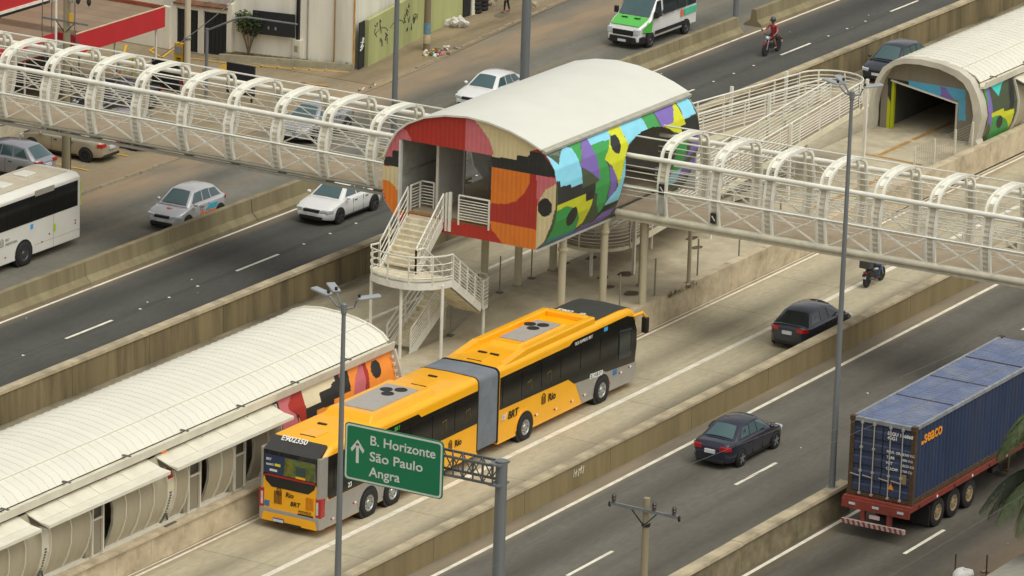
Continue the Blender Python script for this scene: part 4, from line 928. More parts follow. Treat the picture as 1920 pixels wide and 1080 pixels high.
# ------------------------------------------------------------------ the two tubular footbridges
m_steel = mat('bridge_white', (234, 232, 218), rough=.45, var=.06, scale=2, dirt=.25, dirt_rgb=(165, 150, 122), dscale=.8)
m_grn2 = mat('deck_edge_grey', (150, 146, 128), rough=.8, var=.1)
m_rung = mat('bridge_lattice', (212, 204, 184), rough=.6, var=.1, scale=3, dirt=.3, dirt_rgb=(150, 132, 102))
def footbridge(label, xc, zc, hs, hc, ys, yend0, yend1, edge_m, bow=.2):
    """xc centre line, zc bottom chord height, hs springing and hc crest above the chord, ys the hoop positions"""
    t = thing('footbridge', label, 'footbridge')
    hw = 1.76
    def hoop_prof(d=0):
        p = [(xc-hw, zc), (xc-hw-bow*.62, zc+.45), (xc-hw-bow, zc+1.0), (xc-hw-bow*.85, zc+1.6), (xc-hw+.03, zc+hs)]
        n = 12
        for k in range(1, n):
            a = PI-PI*k/n
            cx, sz = math.cos(a), math.sin(a)
            p.append((xc+(hw-.03)*math.copysign(abs(cx)**.8, cx), zc+hs+(hc-hs)*abs(sz)**.85))
        p += [(2*xc-q[0], q[1]) for q in p[4::-1]]
        return p
    HP = hoop_prof()
    inn = []
    n = len(HP)
    for i, (x, z) in enumerate(HP):
        p = HP[max(i-1,0)]; q = HP[min(i+1,n-1)]
        tt = Vector((q[0]-p[0], q[1]-p[1])).normalized(); inn.append((x+tt.y*.13, z-tt.x*.13))
    rib = MB(); vs = []; w = .09
    for y in (0, w):
        vs += [(x, y, z) for x, z in HP]+[(x, y, z) for x, z in inn]
    fs = []
    for i in range(n-1):
        fs += [(i,i+1,n+i+1,n+i),(2*n+i,3*n+i,3*n+i+1,2*n+i+1),(i,2*n+i,2*n+i+1,i+1),(n+i,n+i+1,3*n+i+1,3*n+i)]
    rib.add(vs, fs); rib = rib.mesh('hoop', m_steel, smooth=40)
    # infill plate with rungs between the two ribs of a pair (legs) and a ridge plate over the crest
    leg = [p for p in HP if p[1] <= zc+hs+.01 and p[0] < xc]
    def plate(sgn):
        mb = MB()
        pts = [((x if sgn < 0 else 2*xc-x), z) for x, z in leg]
        mb.add([(x-sgn*.05, y, z) for y in (.07,.33) for x, z in pts], [(i,i+1,len(pts)+i+1,len(pts)+i) for i in range(len(pts)-1)])
        for k in range(11):
            z = zc+.12+k*.2; x = lerp_prof([(a,b_) for a,b_ in pts], z)
            mb.bar((x-sgn*.03,.06,z),(x-sgn*.03,.34,z),.03,.05)
        return mb.mesh('rung_plate', m_rung)
    pl, pr_ = plate(-1), plate(1)
    top = [(x, z) for x, z in inn if z > zc+hs+.28*(hc-hs)]
    tp = MB(); tp.add([(x,y,z+.03) for y in (.07,.33) for x, z in top], [(i,i+1,len(top)+i+1,len(top)+i) for i in range(len(top)-1)])
    tp = tp.mesh('crest_plate', m_steel, smooth=40)
    for y in ys:
        link('hoop', rib, t, loc=(0,y,0)); link('hoop', rib, t, loc=(0,y+.33,0))
        link('rung_plate', pl, t, loc=(0,y,0)); link('rung_plate', pr_, t, loc=(0,y,0)); link('crest_plate', tp, t, loc=(0,y,0))
    def rod(x, z, r, name='rail', m=None, n=6):
        mb = MB(); mb.path([(x, yend0+(yend1-yend0)*k/8, z) for k in range(9)], r, n=n); return mb.build(name, m or m_steel, t, smooth=60)
    for sx in (-1, 1):
        X = xc+sx*hw
        rod(X, zc-.02, .14 if xc > 0 else .06, 'bottom_chord', m=edge_m if xc > 0 else m_grn2, n=10); rod(X+sx*.03, zc+hs, .095, 'top_chord', n=10)
        rod(xc+sx*1.05, zc+hs+(hc-hs)*.82, .035, 'purlin'); rod(X+sx*bow*.95, zc+1.12, .045, 'side_rail')
        for z in (zc+1.42, zc+1.68, zc+1.9): rod(X-sx*.1, z, .024)
        for z in (.55, .75, .95): rod(X-sx*.3, zc+z+.1, .02, 'handrail')
        yy = sorted(ys)
        for a, b_ in zip(yy, yy[1:]):
            MB().bar((X,a+.38,zc+.08),(X+sx*bow*.9,b_-.04,zc+1.08),.05,.06).build('brace', m_steel, t)
            MB().bar((X+sx*(bow*.9+.03),a+.38,zc+1.08),(X+sx*.03,b_-.04,zc+.08),.045,.05).build('brace', m_steel, t)
            MB().bar((X-sx*.1,a+.38,zc+1.2),(X-sx*.1,b_-.04,zc+hs-.1),.03,.03).build('brace', m_steel, t) if sx > 0 else None
            MB().bar((X,a+.45,zc+.05),(X+sx*bow*.9,a+.45,zc+1.1),.04).build('strut', m_steel, t)
    MB().box(xc-hw+.12, xc+hw-.12, yend0, yend1, zc-.05, zc+.03).build('deck', m_deck, t)
    MB().box(xc-hw-.02, xc-hw+.1, yend0, yend1, zc-.27, zc-.16).build('edge_beam', edge_m, t)
    MB().box(xc+hw-.1, xc+hw+.02, yend0, yend1, zc-.27, zc-.16).build('edge_beam', edge_m, t)
    for y in ys: MB().box(xc-hw+.12, xc+hw-.12, y+.05, y+.25, zc-.26, zc-.06).build('cross_beam', m_under, t)
    return t
RY = [-5.9-2.26*k for k in range(13)]
XRB = 1.55
fbr = footbridge('white tubular footbridge over the bus lanes, from the painted house out to the right', XRB, 4.72, 2.34, 3.06, RY, -35.5, -3.7, mat('chord_cream', (206, 199, 176), rough=.6, var=.08, dirt=.25), .17)
fbr.rotation_euler = (0,0,.034)
LY = [5.6+2.235*k for k in range(13)]
fbl = footbridge('white tubular footbridge over the far carriageway, from the painted house out to the left', -.95, 4.72, 2.2, 2.93, LY, 3.4, 34.5, m_under, .27)
m_sticker = mat('sticker_black', (40, 40, 38), rough=.5)
for y, z in ((-5.9,5.75),(-8.16,4.95)):
    MB().box(XRB-1.76-.12-.075, XRB-1.76-.12-.07, y+.08, y+.32, z, z+.42).build('poster', m_sticker, fbr)
    MB().bar((XRB-1.76-.12-.079,y+.12,z+.12),(XRB-1.76-.12-.079,y+.26,z+.3),.003,.05).build('poster_print', m_frame, fbr)
MB().box(XRB-1.76-.12-.078, XRB-1.76-.12-.074, -5.84, -5.58, 5.0, 5.6).build('poster', mat('sticker_grey', (168,166,156)), fbr)
for (x, y, r) in ((.05,-4.76,.15),(3.75,-4.78,.08)):
    MB().tube((x-.034*-y*-1,y-.034*x,1.06),(x-.034*-y*-1,y-.034*x,4.6),r,n=12).build('column', m_col, fbr, smooth=50)
for y in (-33,): MB().tube((XRB,y,.9 if y > -20 else 0),(2.19,y,4.5),.25,n=14).build('column', m_col, fbr, smooth=50)
for y in (33.5,): MB().tube((-.86,y,.5),(-.86,y,4.5),.25,n=14).build('column', m_col, fbl, smooth=50)
# ------------------------------------------------------------------ vehicles: paints and shared pieces
def carpaint(name, rgb, metal=.0): return mat('car_'+name, rgb, rough=.22, metal=metal, var=.03, scale=1.5, coat=.6, dirt=.08, dirt_rgb=(120, 108, 90))
m_glass = mat('glass_dark', (40, 50, 52), rough=.06, var=.06, scale=1.2, spec=.9, coat=.4)
m_glass2 = mat('glass_teal', (66, 92, 94), rough=.06, var=.1, scale=1.0, spec=.9, coat=.4)
m_black = mat('black_plastic', (32, 32, 32), rough=.5, var=.1)
m_tyre = mat('tyre_rubber', (38, 37, 35), rough=.85, var=.15)
m_rim = mat('rim_alloy', (176, 178, 178), rough=.3, metal=.7, var=.05)
m_rimd = mat('rim_dark', (92, 92, 94), rough=.35, metal=.6, var=.05)
m_lamp = mat('headlamp', (196, 204, 206), rough=.1, var=.1, scale=6, coat=.5)
m_red = mat('tail_lamp_red', (170, 24, 26), rough=.15, var=.1, coat=.5)
m_plate = mat('number_plate', (206, 208, 212), rough=.4, var=.05)
m_plateb = mat('plate_blue', (40, 70, 150), rough=.4)
wheel_cache = {}
def wheel_mesh(r, w, rr):
    k = (r, w, rr)
    if k not in wheel_cache:
        t = MB().lathe([(rr,-w/2),(r*.93,-w/2),(r,-w/2+.03),(r,w/2-.03),(r*.93,w/2),(rr,w/2)], axis='y', n=22, cap=False).mesh('tyre', m_tyre, smooth=50)
        d = MB().lathe([(rr*1.02,-w*.3),(rr*1.02,w*.46),(rr*.9,w*.47),(rr*.82,w*.385),(rr*.42,w*.375),(rr*.36,w*.46),(.01,w*.47)], axis='y', n=20)
        a = MB()
        a.lathe([(rr*1.01,-w*.2),(rr*1.01,w*.5),(rr*.88,w*.5),(rr*.84,w*.38),(.02,w*.38)], axis='y', n=20)
        wheel_cache[k] = (t, d, a)
    return wheel_cache[k]
def add_wheel(parent, x, y, r, w, rr, side, spokes=5, m=None, style='spoke'):
    """tyre with its rim as a child; side -1 puts the outer face towards -y"""
    t, d, a = wheel_mesh(r, w, rr)
    wo = link('wheel', t, parent, loc=(x, y, r), rot=(0, 0, PI if side < 0 else 0))
    mb = MB(); src = a if style == 'spoke' else d
    mb.add(src.v, src.f, 1 if style == 'spoke' else 0)
    if style == 'spoke':
        for k in range(spokes):
            t_ = 2*PI*k/spokes+.3
            mb.bar((rr*.1*math.cos(t_), w*.44, rr*.1*math.sin(t_)), (rr*.95*math.cos(t_), w*.49, rr*.95*math.sin(t_)), rr*.30, w*.1, up=(0,1,0), m=0)
        mb.lathe([(rr*.22,w*.3),(rr*.22,w*.5),(.01,w*.5)], axis='y', n=10, m=0)
    else:
        for k in range(8):
            t_ = 2*PI*k/8; c = Vector((rr*.62*math.cos(t_), w*.37, rr*.62*math.sin(t_)))
            mb.tube(c, c+Vector((0,w*.06,0)), rr*.07, n=6, m=1)
    mb.build('rim', [m or m_rim, m_black], wo, smooth=40)
    return wo

def car(name, label, cat, loc, rz, paint_m, L=4.3, Wd=1.76, H=1.48, belt=.93, hood=((0,.52),(.02,.66),(.10,.80),(.245,.93)), deck=((.86,.98),(.97,.97),(1,.80)),
        gh=(.235,.40,.70,.87), roofw=.58, wb=(.19,.80), r=.31, glass=None, rimm=None, group=None, spokes=5, trunk=True, dark_lower=True, tail='side', roof_m=None):
    """a car: lofted lower body, greenhouse with panes, lamps, plates, mirrors and wheels. +x is its front"""
    glass = glass or m_glass
    root = thing(name, label, cat, loc, rz, group)
    hw = Wd/2; X = lambda f: L/2-f*L
    # lower body stations
    mids = [(.36,belt),(.5,belt+.015),(.64,belt+.02),(.76,belt+.03)]
    st = list(hood)+mids+list(deck)
    def hwf(f):
        e = min(f, 1-f)
        return hw*(1-.30*max(0,1-e/.10)**2.2)
    ring = 6
    mb = MB(); vs = []
    for f, z in st:
        w = hwf(f); zb_ = .20+(.10*max(0,1-min(f,1-f)/.06))
        zs = min(z-.02, belt-.02)
        half = [(0,zb_),(w*.90,zb_),(w*.985,zb_+.10),(w,(zb_+zs)*.52),(w*.975,zs-.03),(w*.90,zs+.035 if z > zs+.03 else zs+.01),(w*.55,z),(0,z+.015)]
        full = half+[(-y,q) for y,q in half[-2:0:-1]]
        vs += [(X(f), y, q) for y, q in full]
    n = len(full); fs = []
    for i in range(len(st)-1):
        for k in range(n): fs.append((i*n+k, i*n+(k+1)%n, (i+1)*n+(k+1)%n, (i+1)*n+k))
    fs += [tuple(range(n)), tuple(range((len(st)-1)*n, len(st)*n))[::-1]]
    mb.add(vs, fs); mb.build('body', paint_m, root, smooth=52, bevel=.03)
    # greenhouse
    a, b_, c, d = gh; wbelt = hw*.90; wr = hw*roofw/.58*.62 if False else Wd*roofw/2*1.16
    zr = H; zbel = belt+.01
    G = [(X(a), wbelt*.90, zbel-.03, None), (X(b_), wr, zr-.05, 1), (X((b_+c)/2), wr*1.02, zr, 1), (X(c), wr*.98, zr-.045, 1), (X(d), wbelt*.90, zbel+(.05 if trunk else .0), None)]
    mb = MB(); vs = []; nring = 6
    def gring(x, w, z, xb_):
        # belt left, roof edge left, roof crown, roof edge right, belt right
        return [(xb_, wbelt, zbel-.04), (x, w, z-.04), (x, w*.80, z), (x, 0, z+.03), (x, -w*.80, z), (x, -w, z-.04), (xb_, -wbelt, zbel-.04)]
    xs_roof = [X(b_), X(b_+(c-b_)*.33), X(b_+(c-b_)*.66), X(c)]
    zz = [zr-.05, zr-.005, zr-.01, zr-.06]
    xb_s = [X(a+(b_-a)*.35), X(a+(d-a)*.40), X(a+(d-a)*.62), X(d-(d-c)*.3)]
    rings = [[(X(a), wbelt*.93, zbel-.04)]*3+[(X(a)+.03, 0, zbel-.02)]+[(X(a), -wbelt*.93, zbel-.04)]*3]
    rings += [gring(x, wr*(1.0 if i in (1,2) else .97), z, q) for i, (x, z, q) in enumerate(zip(xs_roof, zz, xb_s))]
    zt = zbel+(.06 if trunk else -.0)
    rings += [[(X(d), wbelt*.93, zt-.06)]*3+[(X(d)-.02, 0, zt-.02)]+[(X(d), -wbelt*.93, zt-.06)]*3]
    m_ = 7
    for rg in rings: vs += rg
    fs = []
    for i in range(len(rings)-1):
        for k in range(m_-1):
            q = (i*m_+k, i*m_+k+1, (i+1)*m_+k+1, (i+1)*m_+k)
            if i == 0: q = (i*m_+k, i*m_+k+1, (i+1)*m_+k+1, (i+1)*m_+k)
            fs.append(q)
    mb.add(vs, fs)
    me = mb.mesh('cabin', [roof_m or paint_m], smooth=50)
    bm = bmesh.new(); bm.from_mesh(me); bmesh.ops.remove_doubles(bm, verts=bm.verts, dist=.001); bmesh.ops.recalc_face_normals(bm, faces=bm.faces); bm.to_mesh(me); bm.free()
    link('cabin', me, root, bevel=.02)
    def pane(P, ins, name, m=None, off=.012, crown=0.0):
        """quad pane P (bl, br, tr, tl) shrunk by ins=(left,right,bottom,top) and lifted off the surface"""
        P = [Vector(p) for p in P]
        def at(s, t): return (P[0]*(1-s)+P[1]*s)*(1-t)+(P[3]*(1-s)+P[2]*s)*t
        nn = (P[1]-P[0]).cross(P[3]-P[0]).normalized()*off
        ctr = sum(P, Vector())/4
        if nn.dot(ctr-Vector((ctr.x*.7,0,.6))) < 0: nn = -nn
        l_, r_, bo, to = ins
        q = [at(l_,bo), at(1-r_,bo), at(1-r_,1-to), at(l_,1-to)]
        if crown:
            up_ = nn.normalized()*crown; mb = MB(); N_ = 6; a_ = []
            for lift in (1, -.5):
                for k in range(N_+1):
                    u = k/N_; c_ = up_*(4*u*(1-u)); a_ += [q[0].lerp(q[1],u)+nn*lift+c_, q[3].lerp(q[2],u)+nn*lift+c_]
            M_ = 2*(N_+1); f_ = []
            for k in range(N_): f_ += [(2*k,2*k+2,2*k+3,2*k+1),(M_+2*k,M_+2*k+1,M_+2*k+3,M_+2*k+2),(2*k,M_+2*k,M_+2*k+2,2*k+2),(2*k+1,2*k+3,M_+2*k+3,M_+2*k+1)]
            f_ += [(0,1,M_+1,M_),(M_-2,2*M_-2,2*M_-1,M_-1)]
            mb.add(a_, f_); return mb.build(name, m or glass, root, smooth=60)
        mb = MB(); mb.add([v+nn for v in q]+[v-nn*.5 for v in q], [(0,1,2,3),(7,6,5,4),(0,4,5,1),(1,5,6,2),(2,6,7,3),(3,7,4,0)])
        return mb.build(name, m or glass, root)
    wf = wbelt*.93; wq = wr*.97
    pane([(X(a),wf,zbel-.04),(X(a),-wf,zbel-.04),(X(b_),-wq*.86,zr-.055),(X(b_),wq*.86,zr-.055)], (.06,.06,.10,.05), 'windscreen', off=.022, crown=.05)
    pane([(X(d),-wf,zt-.06),(X(d),wf,zt-.06),(X(c),wq*.84,zr-.065),(X(c),-wq*.84,zr-.065)], (.09,.09,.14,.10), 'rear_window', off=.022, crown=.05)
    for s in (1, -1):
        x1, x2, x3, x4 = xb_s[0], xb_s[1], xb_s[2], xb_s[3]
        pane([(x1+.12,s*wbelt,zbel-.04),(x2,s*wbelt,zbel-.04),(xs_roof[1],s*wr,zr-.045),(xs_roof[0]-.02,s*wr*.97,zr-.09)], (.10,.05,.17,.10), 'side_window')
        pane([(x2,s*wbelt,zbel-.04),(x3,s*wbelt,zbel-.04),(xs_roof[2],s*wr,zr-.05),(xs_roof[1],s*wr,zr-.045)], (.05,.05,.17,.10), 'side_window')
        pane([(x3,s*wbelt,zbel-.04),(x4-.02,s*wbelt,zbel-.04),(xs_roof[3],s*wr*.97,zr-.10),(xs_roof[2],s*wr,zr-.05)], (.06,.14,.20,.14), 'quarter_window')
        mb = MB(); mb.blob((X(a)-.30, s*(hw+.07), belt+.07), .10, .10, .075, n=8, k=5, jit=.02); mb.build('mirror', paint_m, root, smooth=60)
        for hx in (X(.47), X(.66)): MB().box(hx-.09, hx+.09, min(s*(hw*.97),s*(hw*.985)+s*.02), max(s*(hw*.97),s*(hw*.985)+s*.02), belt-.17, belt-.135).build('door_handle', m_black if dark_lower else paint_m, root)
        zf = hood[1][1]
        w1 = hwf(.03)
        mb = MB(); mb.prism([(X(.012),s*w1*.98),(X(.085),s*(hwf(.085)+.004)),(X(.075),s*w1*.60),(X(-.002),s*w1*.55)], zf-.09, zf+.03, 'z'); mb.build('headlight', m_lamp, root, bevel=.015)
        w2 = hwf(.985)
        zl = deck[-1][1]
        mb = MB(); mb.prism([(X(1.004),s*w2*.55),(X(1.004),s*w2*.97),(X(.955),s*(hwf(.955)+.006)),(X(.96),s*w2*.55)], zl-.10, zl+.06, 'z'); mb.build('tail_light', m_red, root, bevel=.012)
        for fw in wb:
            mb = MB(); rr = r+.055; cx = X(fw)
            mb.lathe([(rr, s*(hw*.93)),(rr, s*(hw+.004)),(.05, s*(hw+.004))], (cx,0,r+.01), axis='y', n=18); mb.build('wheel_arch', m_black, root)
            add_wheel(root, cx, s*(hw-.065), r, .21, r*.64, s, spokes, rimm)
        MB().box(X(.72), X(.27), min(s*(hw*.95),s*(hw*.995)), max(s*(hw*.95),s*(hw*.995)), .205, .27).build('sill', m_black, root)
        for sx_ in (.425, .60): MB().box(X(sx_)-.006, X(sx_)+.006, min(s*hw*.9,s*(hw*.999)), max(s*hw*.9,s*(hw*.999)), .3, belt-.06).build('door_seam', m_black, root)
    zf = hood[1][1]
    MB().box(X(.03), X(-.008), -hw*.42, hw*.42, zf-.10, zf+.01).build('grille', m_black, root, bevel=.02)
    MB().box(X(.04), X(-.012), -hw*.62, hw*.62, .24, .40).build('bumper_intake', m_black, root, bevel=.03)
    MB().box(X(-.002), X(-.016), -.2, .2, .42, .53).build('number_plate', m_plate, root)
    MB().box(X(.97), X(1.008), -hw*.66, hw*.66, .24, .36).build('rear_bumper_trim', m_black, root, bevel=.02)
    zl = deck[-1][1]
    pl = MB().box(X(1.018), X(.985), -.2, .2, zl-.21, zl-.08); pl = pl.build('number_plate', m_plate, root)
    return root
HATCH = dict(L=3.95, Wd=1.70, H=1.50, belt=.95, deck=((.88,1.02),(.97,1.0),(1,.86)), gh=(.22,.40,.80,.965), trunk=False, wb=(.19,.82))
SEDAN = dict(L=4.35, Wd=1.74, H=1.46)
p_white = carpaint('white', (226, 225, 220)); p_silver = carpaint('silver', (168, 170, 174), .45); p_beige = carpaint('beige', (172, 161, 136), .25)
p_navy = carpaint('navy', (38, 42, 58), .2); p_graph = carpaint('graphite', (52, 57, 66), .3); p_green = carpaint('green', (86, 190, 74))
p_silverw = carpaint('pale_silver', (200, 200, 200), .2)
car('hatchback_car', 'white car on the far carriageway behind the staircase landing', 'car', (7.75,13.9,0), PI, p_white, L=4.45, Wd=1.8, H=1.47, belt=.95, deck=((.88,1.04),(.97,1.02),(1,.88)), gh=(.235,.41,.74,.93), trunk=False, wb=(.19,.79), r=.33, glass=m_glass2, rimm=m_rimd)
ft_ = car('hatchback_car', 'silver white hatchback with orange and blue side graphics behind the jersey barrier', 'car', (2.86,18.3,0), PI, p_silverw, **dict(HATCH, L=3.75, H=1.52), glass=m_glass2)
for s in (-1, 1):
    y = s*(.857)
    for (x0, x1, z0, z1, m) in ((-.95,-.1,.60,.70,mat('decal_blue', (70,180,205))),(-1.05,-.3,.72,.82,mat('decal_blue', (70,180,205))),(-.95,.05,.44,.55,mat('decal_orange', (228,120,80))),(.0,.22,.45,.72,mat('decal_orange', (228,120,80)))):
        MB().prism([(x0,z0),(x1,z0),(x1-.08,z1),(x0+.1,z1)], y-.004*s if s<0 else y-.012, y+.004*s if s>0 else y+.012, 'y').build('side_graphic', m, ft_)
mb = MB(); mb.lathe([(.15,.862),(.15,.872),(.02,.874)], (1.25,0,0), n=16); mb.build('bonnet_emblem', mat('decal_orange', (228,120,80)), ft_)
car('sedan_car', 'white car partly hidden behind the roof of the painted footbridge house', 'car', (28.2,18.65,0), PI, p_white, **SEDAN, glass=m_glass2)
car('hatchback_car', 'dark blue grey car half hidden behind the right station roof', 'car', (44.5,6.2,0), PI, p_graph, **dict(HATCH, L=4.2, H=1.58, Wd=1.78), glass=m_glass2)
car('hatchback_car', 'dark graphite hatchback with red tail lights in the outer bus lane', 'car', (3.4,-10.62,0), 0, p_graph, **dict(HATCH, L=4.05, Wd=1.75, H=1.47), rimm=m_rimd)
car('sedan_car', 'dark navy sedan on the near carriageway left of the container truck', 'car', (-11.15,-15.2,0), 0, p_navy, **dict(SEDAN, L=4.25, Wd=1.68, H=1.43), glass=m_glass2)
car('sedan_car', 'beige sedan parked nose in on the forecourt beneath the left footbridge', 'car', (8.9,28.6,.04), PI/2, p_beige, **dict(SEDAN, L=4.45, H=1.52, wb=(.19,.83)), rimm=m_black)
car('hatchback_car', 'silver hatchback parked nose in behind the white city bus', 'car', (4.6,28.7,.04), PI/2, p_silver, **dict(HATCH, L=4.1), glass=m_glass2)
car('hatchback_car', 'grey car with alloy wheels half hidden behind the left footbridge, beside the beige sedan', 'car', (11.75,27.9,.04), PI/2, p_silver, **HATCH)
car('sedan_car', 'silver grey car on the frontage road behind the left footbridge lattice', 'car', (18.4,22.0,.0), PI, p_silver, **SEDAN, glass=m_glass2)
car('sedan_car', 'dark car standing under the red canopy behind the left footbridge', 'car', (16.4,31.3,.04), PI*.95, p_graph, **SEDAN)

# ---- minivan
def van():
    t = thing('minibus_van', 'white passenger van with bright green bonnet on the frontage road', 'van', (44.15,19.25,0), PI)
    L, hw = 5.6, .97
    prof = [(2.8,.35),(2.82,.62),(2.74,.92),(2.62,1.08),(1.95,1.30),(1.72,1.42),(.98,2.28),(.70,2.42),(.2,2.50),(-2.6,2.50),(-2.76,2.36),(-2.8,1.4),(-2.8,.38)]
    mb = MB(); st = [(-hw,.0),( -hw*.97,.0)]
    n = len(prof); vs = []
    for y, sc, dz in ((-hw+.10,1,-.10),(-hw,1,-.32),(hw,1,-.32),(hw-.10,1,-.10)):
        pass
    # section: body sides lean in above the waist
    def half(x, z):
        w = hw if z < 1.3 else hw-(z-1.3)*.13
        if x > 1.9: w -= (x-1.9)*.14
        return w
    vs = [(x, -half(x,z), z) for x,z in prof]+[(x, half(x,z), z) for x,z in prof]
    fs = [(k,(k+1)%n,n+(k+1)%n,n+k) for k in range(n)]+[tuple(range(n)),tuple(range(n,2*n))[::-1]]
    mb.add(vs, fs); mb.build('body', p_white, t, smooth=30, bevel=.07)
    g = MB(); g.add([(2.62,-.78,1.10),(2.62,.78,1.10),(1.80,.84,1.39),(1.80,-.84,1.39),(2.60,-.78,1.06),(2.60,.78,1.06),(1.80,.84,1.3),(1.80,-.84,1.3)],[(0,1,2,3),(0,4,5,1),(1,5,6,2),(3,7,4,0),(2,6,7,3)])
    for v in range(4): x, y, z = g.v[v]; g.v[v] = (x+.03, y, z+.035)
    g.build('bonnet', p_green, t)
    for y in (.35,-.35): MB().box(2.0, 2.1, y-.16, y+.16, 1.375, 1.39).build('bonnet_vent', m_black, t)
    def P(q, name, m, d=.012):
        mb = MB(); q = [Vector(p) for p in q]; nn = (q[1]-q[0]).cross(q[2]-q[0]).normalized()*d
        mb.add([v+nn for v in q]+[v-nn for v in q], [tuple(range(len(q))), tuple(range(len(q),2*len(q)))[::-1]]+[(k,(k+1)%len(q),len(q)+(k+1)%len(q),len(q)+k) for k in range(len(q))])
        return mb.build(name, m, t)
    P([(1.76,-.84,1.45),(1.76,.84,1.45),(1.05,.80,2.24),(1.05,-.80,2.24)], 'windscreen', m_glass2, .02)
    for s in (-1, 1):
        def S_(x, z, o=.012): return (x, s*(half(x,z)+o), z)
        P([S_(1.62,1.34),S_(.75,1.34),S_(.75,2.12),S_(1.10,2.12)], 'side_window', m_glass)
        P([S_(.55,1.40),S_(-.75,1.40),S_(-.75,2.2),S_(.55,2.2)], 'side_window', m_glass)
        P([S_(-.85,1.40),S_(-1.75,1.40),S_(-1.75,2.2),S_(-.85,2.2)], 'side_window', m_glass)
        P([S_(-1.85,1.40),S_(-2.68,1.40),S_(-2.68,2.2),S_(-1.85,2.2)], 'side_window', m_glass)
        P([S_(-1.5,.98),S_(-2.7,.98),S_(-2.7,1.3),S_(-1.5,1.3)], 'side_stripe', mat('decal_turquoise', (80,190,150)))
        P([S_(-1.2,.98),S_(-1.42,.98),S_(-1.42,1.3),S_(-1.2,1.3)], 'side_stripe', mat('decal_orange', (228,120,80)))
        P([S_(2.5,.82,.02),S_(1.75,.70),S_(1.62,1.25),S_(2.1,1.26,.02)], 'wing_panel', p_green)
        P([S_(1.35,.55),S_(-1.6,.55),S_(-1.6,.72),S_(1.35,.72)], 'rub_strip', m_black, .02)
        mb = MB(); mb.box(1.45,1.62, min(s*1.0,s*1.2), max(s*1.0,s*1.2), 1.4, 1.72); mb.build('mirror', m_black, t, bevel=.03)
        mb = MB(); mb.box(2.60,2.83, min(s*.58,s*.86), max(s*.58,s*.86), .72, 1.0); mb.build('headlight', m_lamp, t, bevel=.03)
        for x in (1.82,-1.75):
            MB().lathe([(.40,s*.9),(.40,s*(hw+.006)),(.05,s*(hw+.006))], (x,0,.36), axis='y', n=18).build('wheel_arch', m_black, t)
            add_wheel(t, x, s*(hw-.07), .345, .23, .22, s, 5, m_rimd, 'disc')
    MB().box(2.78,2.84,-.56,.56,.66,.92).build('grille', m_black, t, bevel=.03)
    MB().prism([(2.3,-1.0),(2.72,-.86),(2.9,-.6),(2.9,.6),(2.72,.86),(2.3,1.0)], .28,.60,'z').build('bumper', m_black, t, bevel=.03)
    MB().box(2.89,2.915,-.22,.22,.36,.48).build('number_plate', m_plate, t)
    MB().lathe([(.0,2.52),(.13,2.53),(.13,2.56),(.02,2.6)], (.3,.2,0), n=10).build('roof_beacon', m_black, t)
van()
# ------------------------------------------------------------------ the yellow articulated bus
m_org = mat('bus_yellow', (250, 178, 10), rough=.3, var=.03, scale=1.2, coat=.4, dirt=.06, dirt_rgb=(170, 120, 50))
m_silv = mat('bus_silver', (168, 164, 156), rough=.35, metal=.3, var=.05, dirt=.15, dirt_rgb=(120, 108, 90))
m_bglass = mat('bus_glass', (26, 28, 28), rough=.08, var=.2, scale=1.5, spec=.7)
m_bell = mat('bellows_grey', (118, 124, 130), rough=.7, var=.12, scale=2, dirt=.3, dirt_rgb=(84, 84, 82))
m_ac = mat('aircon_grey', (176, 170, 160), rough=.5, metal=.2, var=.05)
m_txt = mat('print_black', (34, 28, 22), rough=.5)
m_txtw = mat('print_white', (232, 230, 222), rough=.5)
m_yel = mat('handrail_yellow', (190, 160, 40), rough=.5)
bus = thing('articulated_bus', 'long yellow articulated bus with grey bellows in the busway lane', 'bus', (0,0,0))
YN, YF = -8.16, -5.68                                     # near and far sides
YC = (YN+YF)/2; HB = 3.17; RX = -28.0
def sect(y0, y1, z0, z1, r=.22):
    """rounded box section in (y,z)"""
    p = [(y0,z0),(y0-.0,z1-r)]
    for k in range(1,6):
        a = PI-PI/2*k/5; p.append((y0+r+r*math.cos(a), z1-r+r*math.sin(a)))
    yc = (y0+y1)/2; p.append((yc, z1+.03))
    for k in range(0,5):
        a = PI/2-PI/2*k/5; p.append((y1-r+r*math.cos(a), z1-r+r*math.sin(a)))
    p += [(y1,z1-r),(y1,z0)]
    return p
def shell(x0, x1, front=None, rear=None, name='body'):
    """bus shell lofted along x; front / rear give lists of (dx, dz) for rounded ends"""
    xs = [(x0,0,0)]+[(x1,0,0)]
    st = []
    if rear: st += rear
    else: st += [(x0,0,0)]
    if front: st += front
    else: st += [(x1,0,0)]
    mb = MB(); vs = []
    for x, dz, dy in st: vs += [(x,y,z) for y,z in sect(YN+dy, YF-dy, .32, HB-dz)]
    n = len(sect(0,1,0,1)); fs = []
    for i in range(len(st)-1):
        for k in range(n): fs.append((i*n+k,i*n+(k+1)%n,(i+1)*n+(k+1)%n,(i+1)*n+k))
    fs += [tuple(range(n)), tuple(range((len(st)-1)*n,len(st)*n))[::-1]]
    mb.add(vs, fs); return mb.build(name, m_org, bus, smooth=35)
front_body = shell(-16.3, -6.1, front=[(-7.3,0,0),(-6.6,.06,.01),(-6.3,.18,.05),(-6.12,.42,.16)])
rear_body = shell(-28, -17.7, rear=[(-27.97,.50,.06),(-27.8,.36,.02),(-27.4,.10,0),(-27.2,.0,0)])
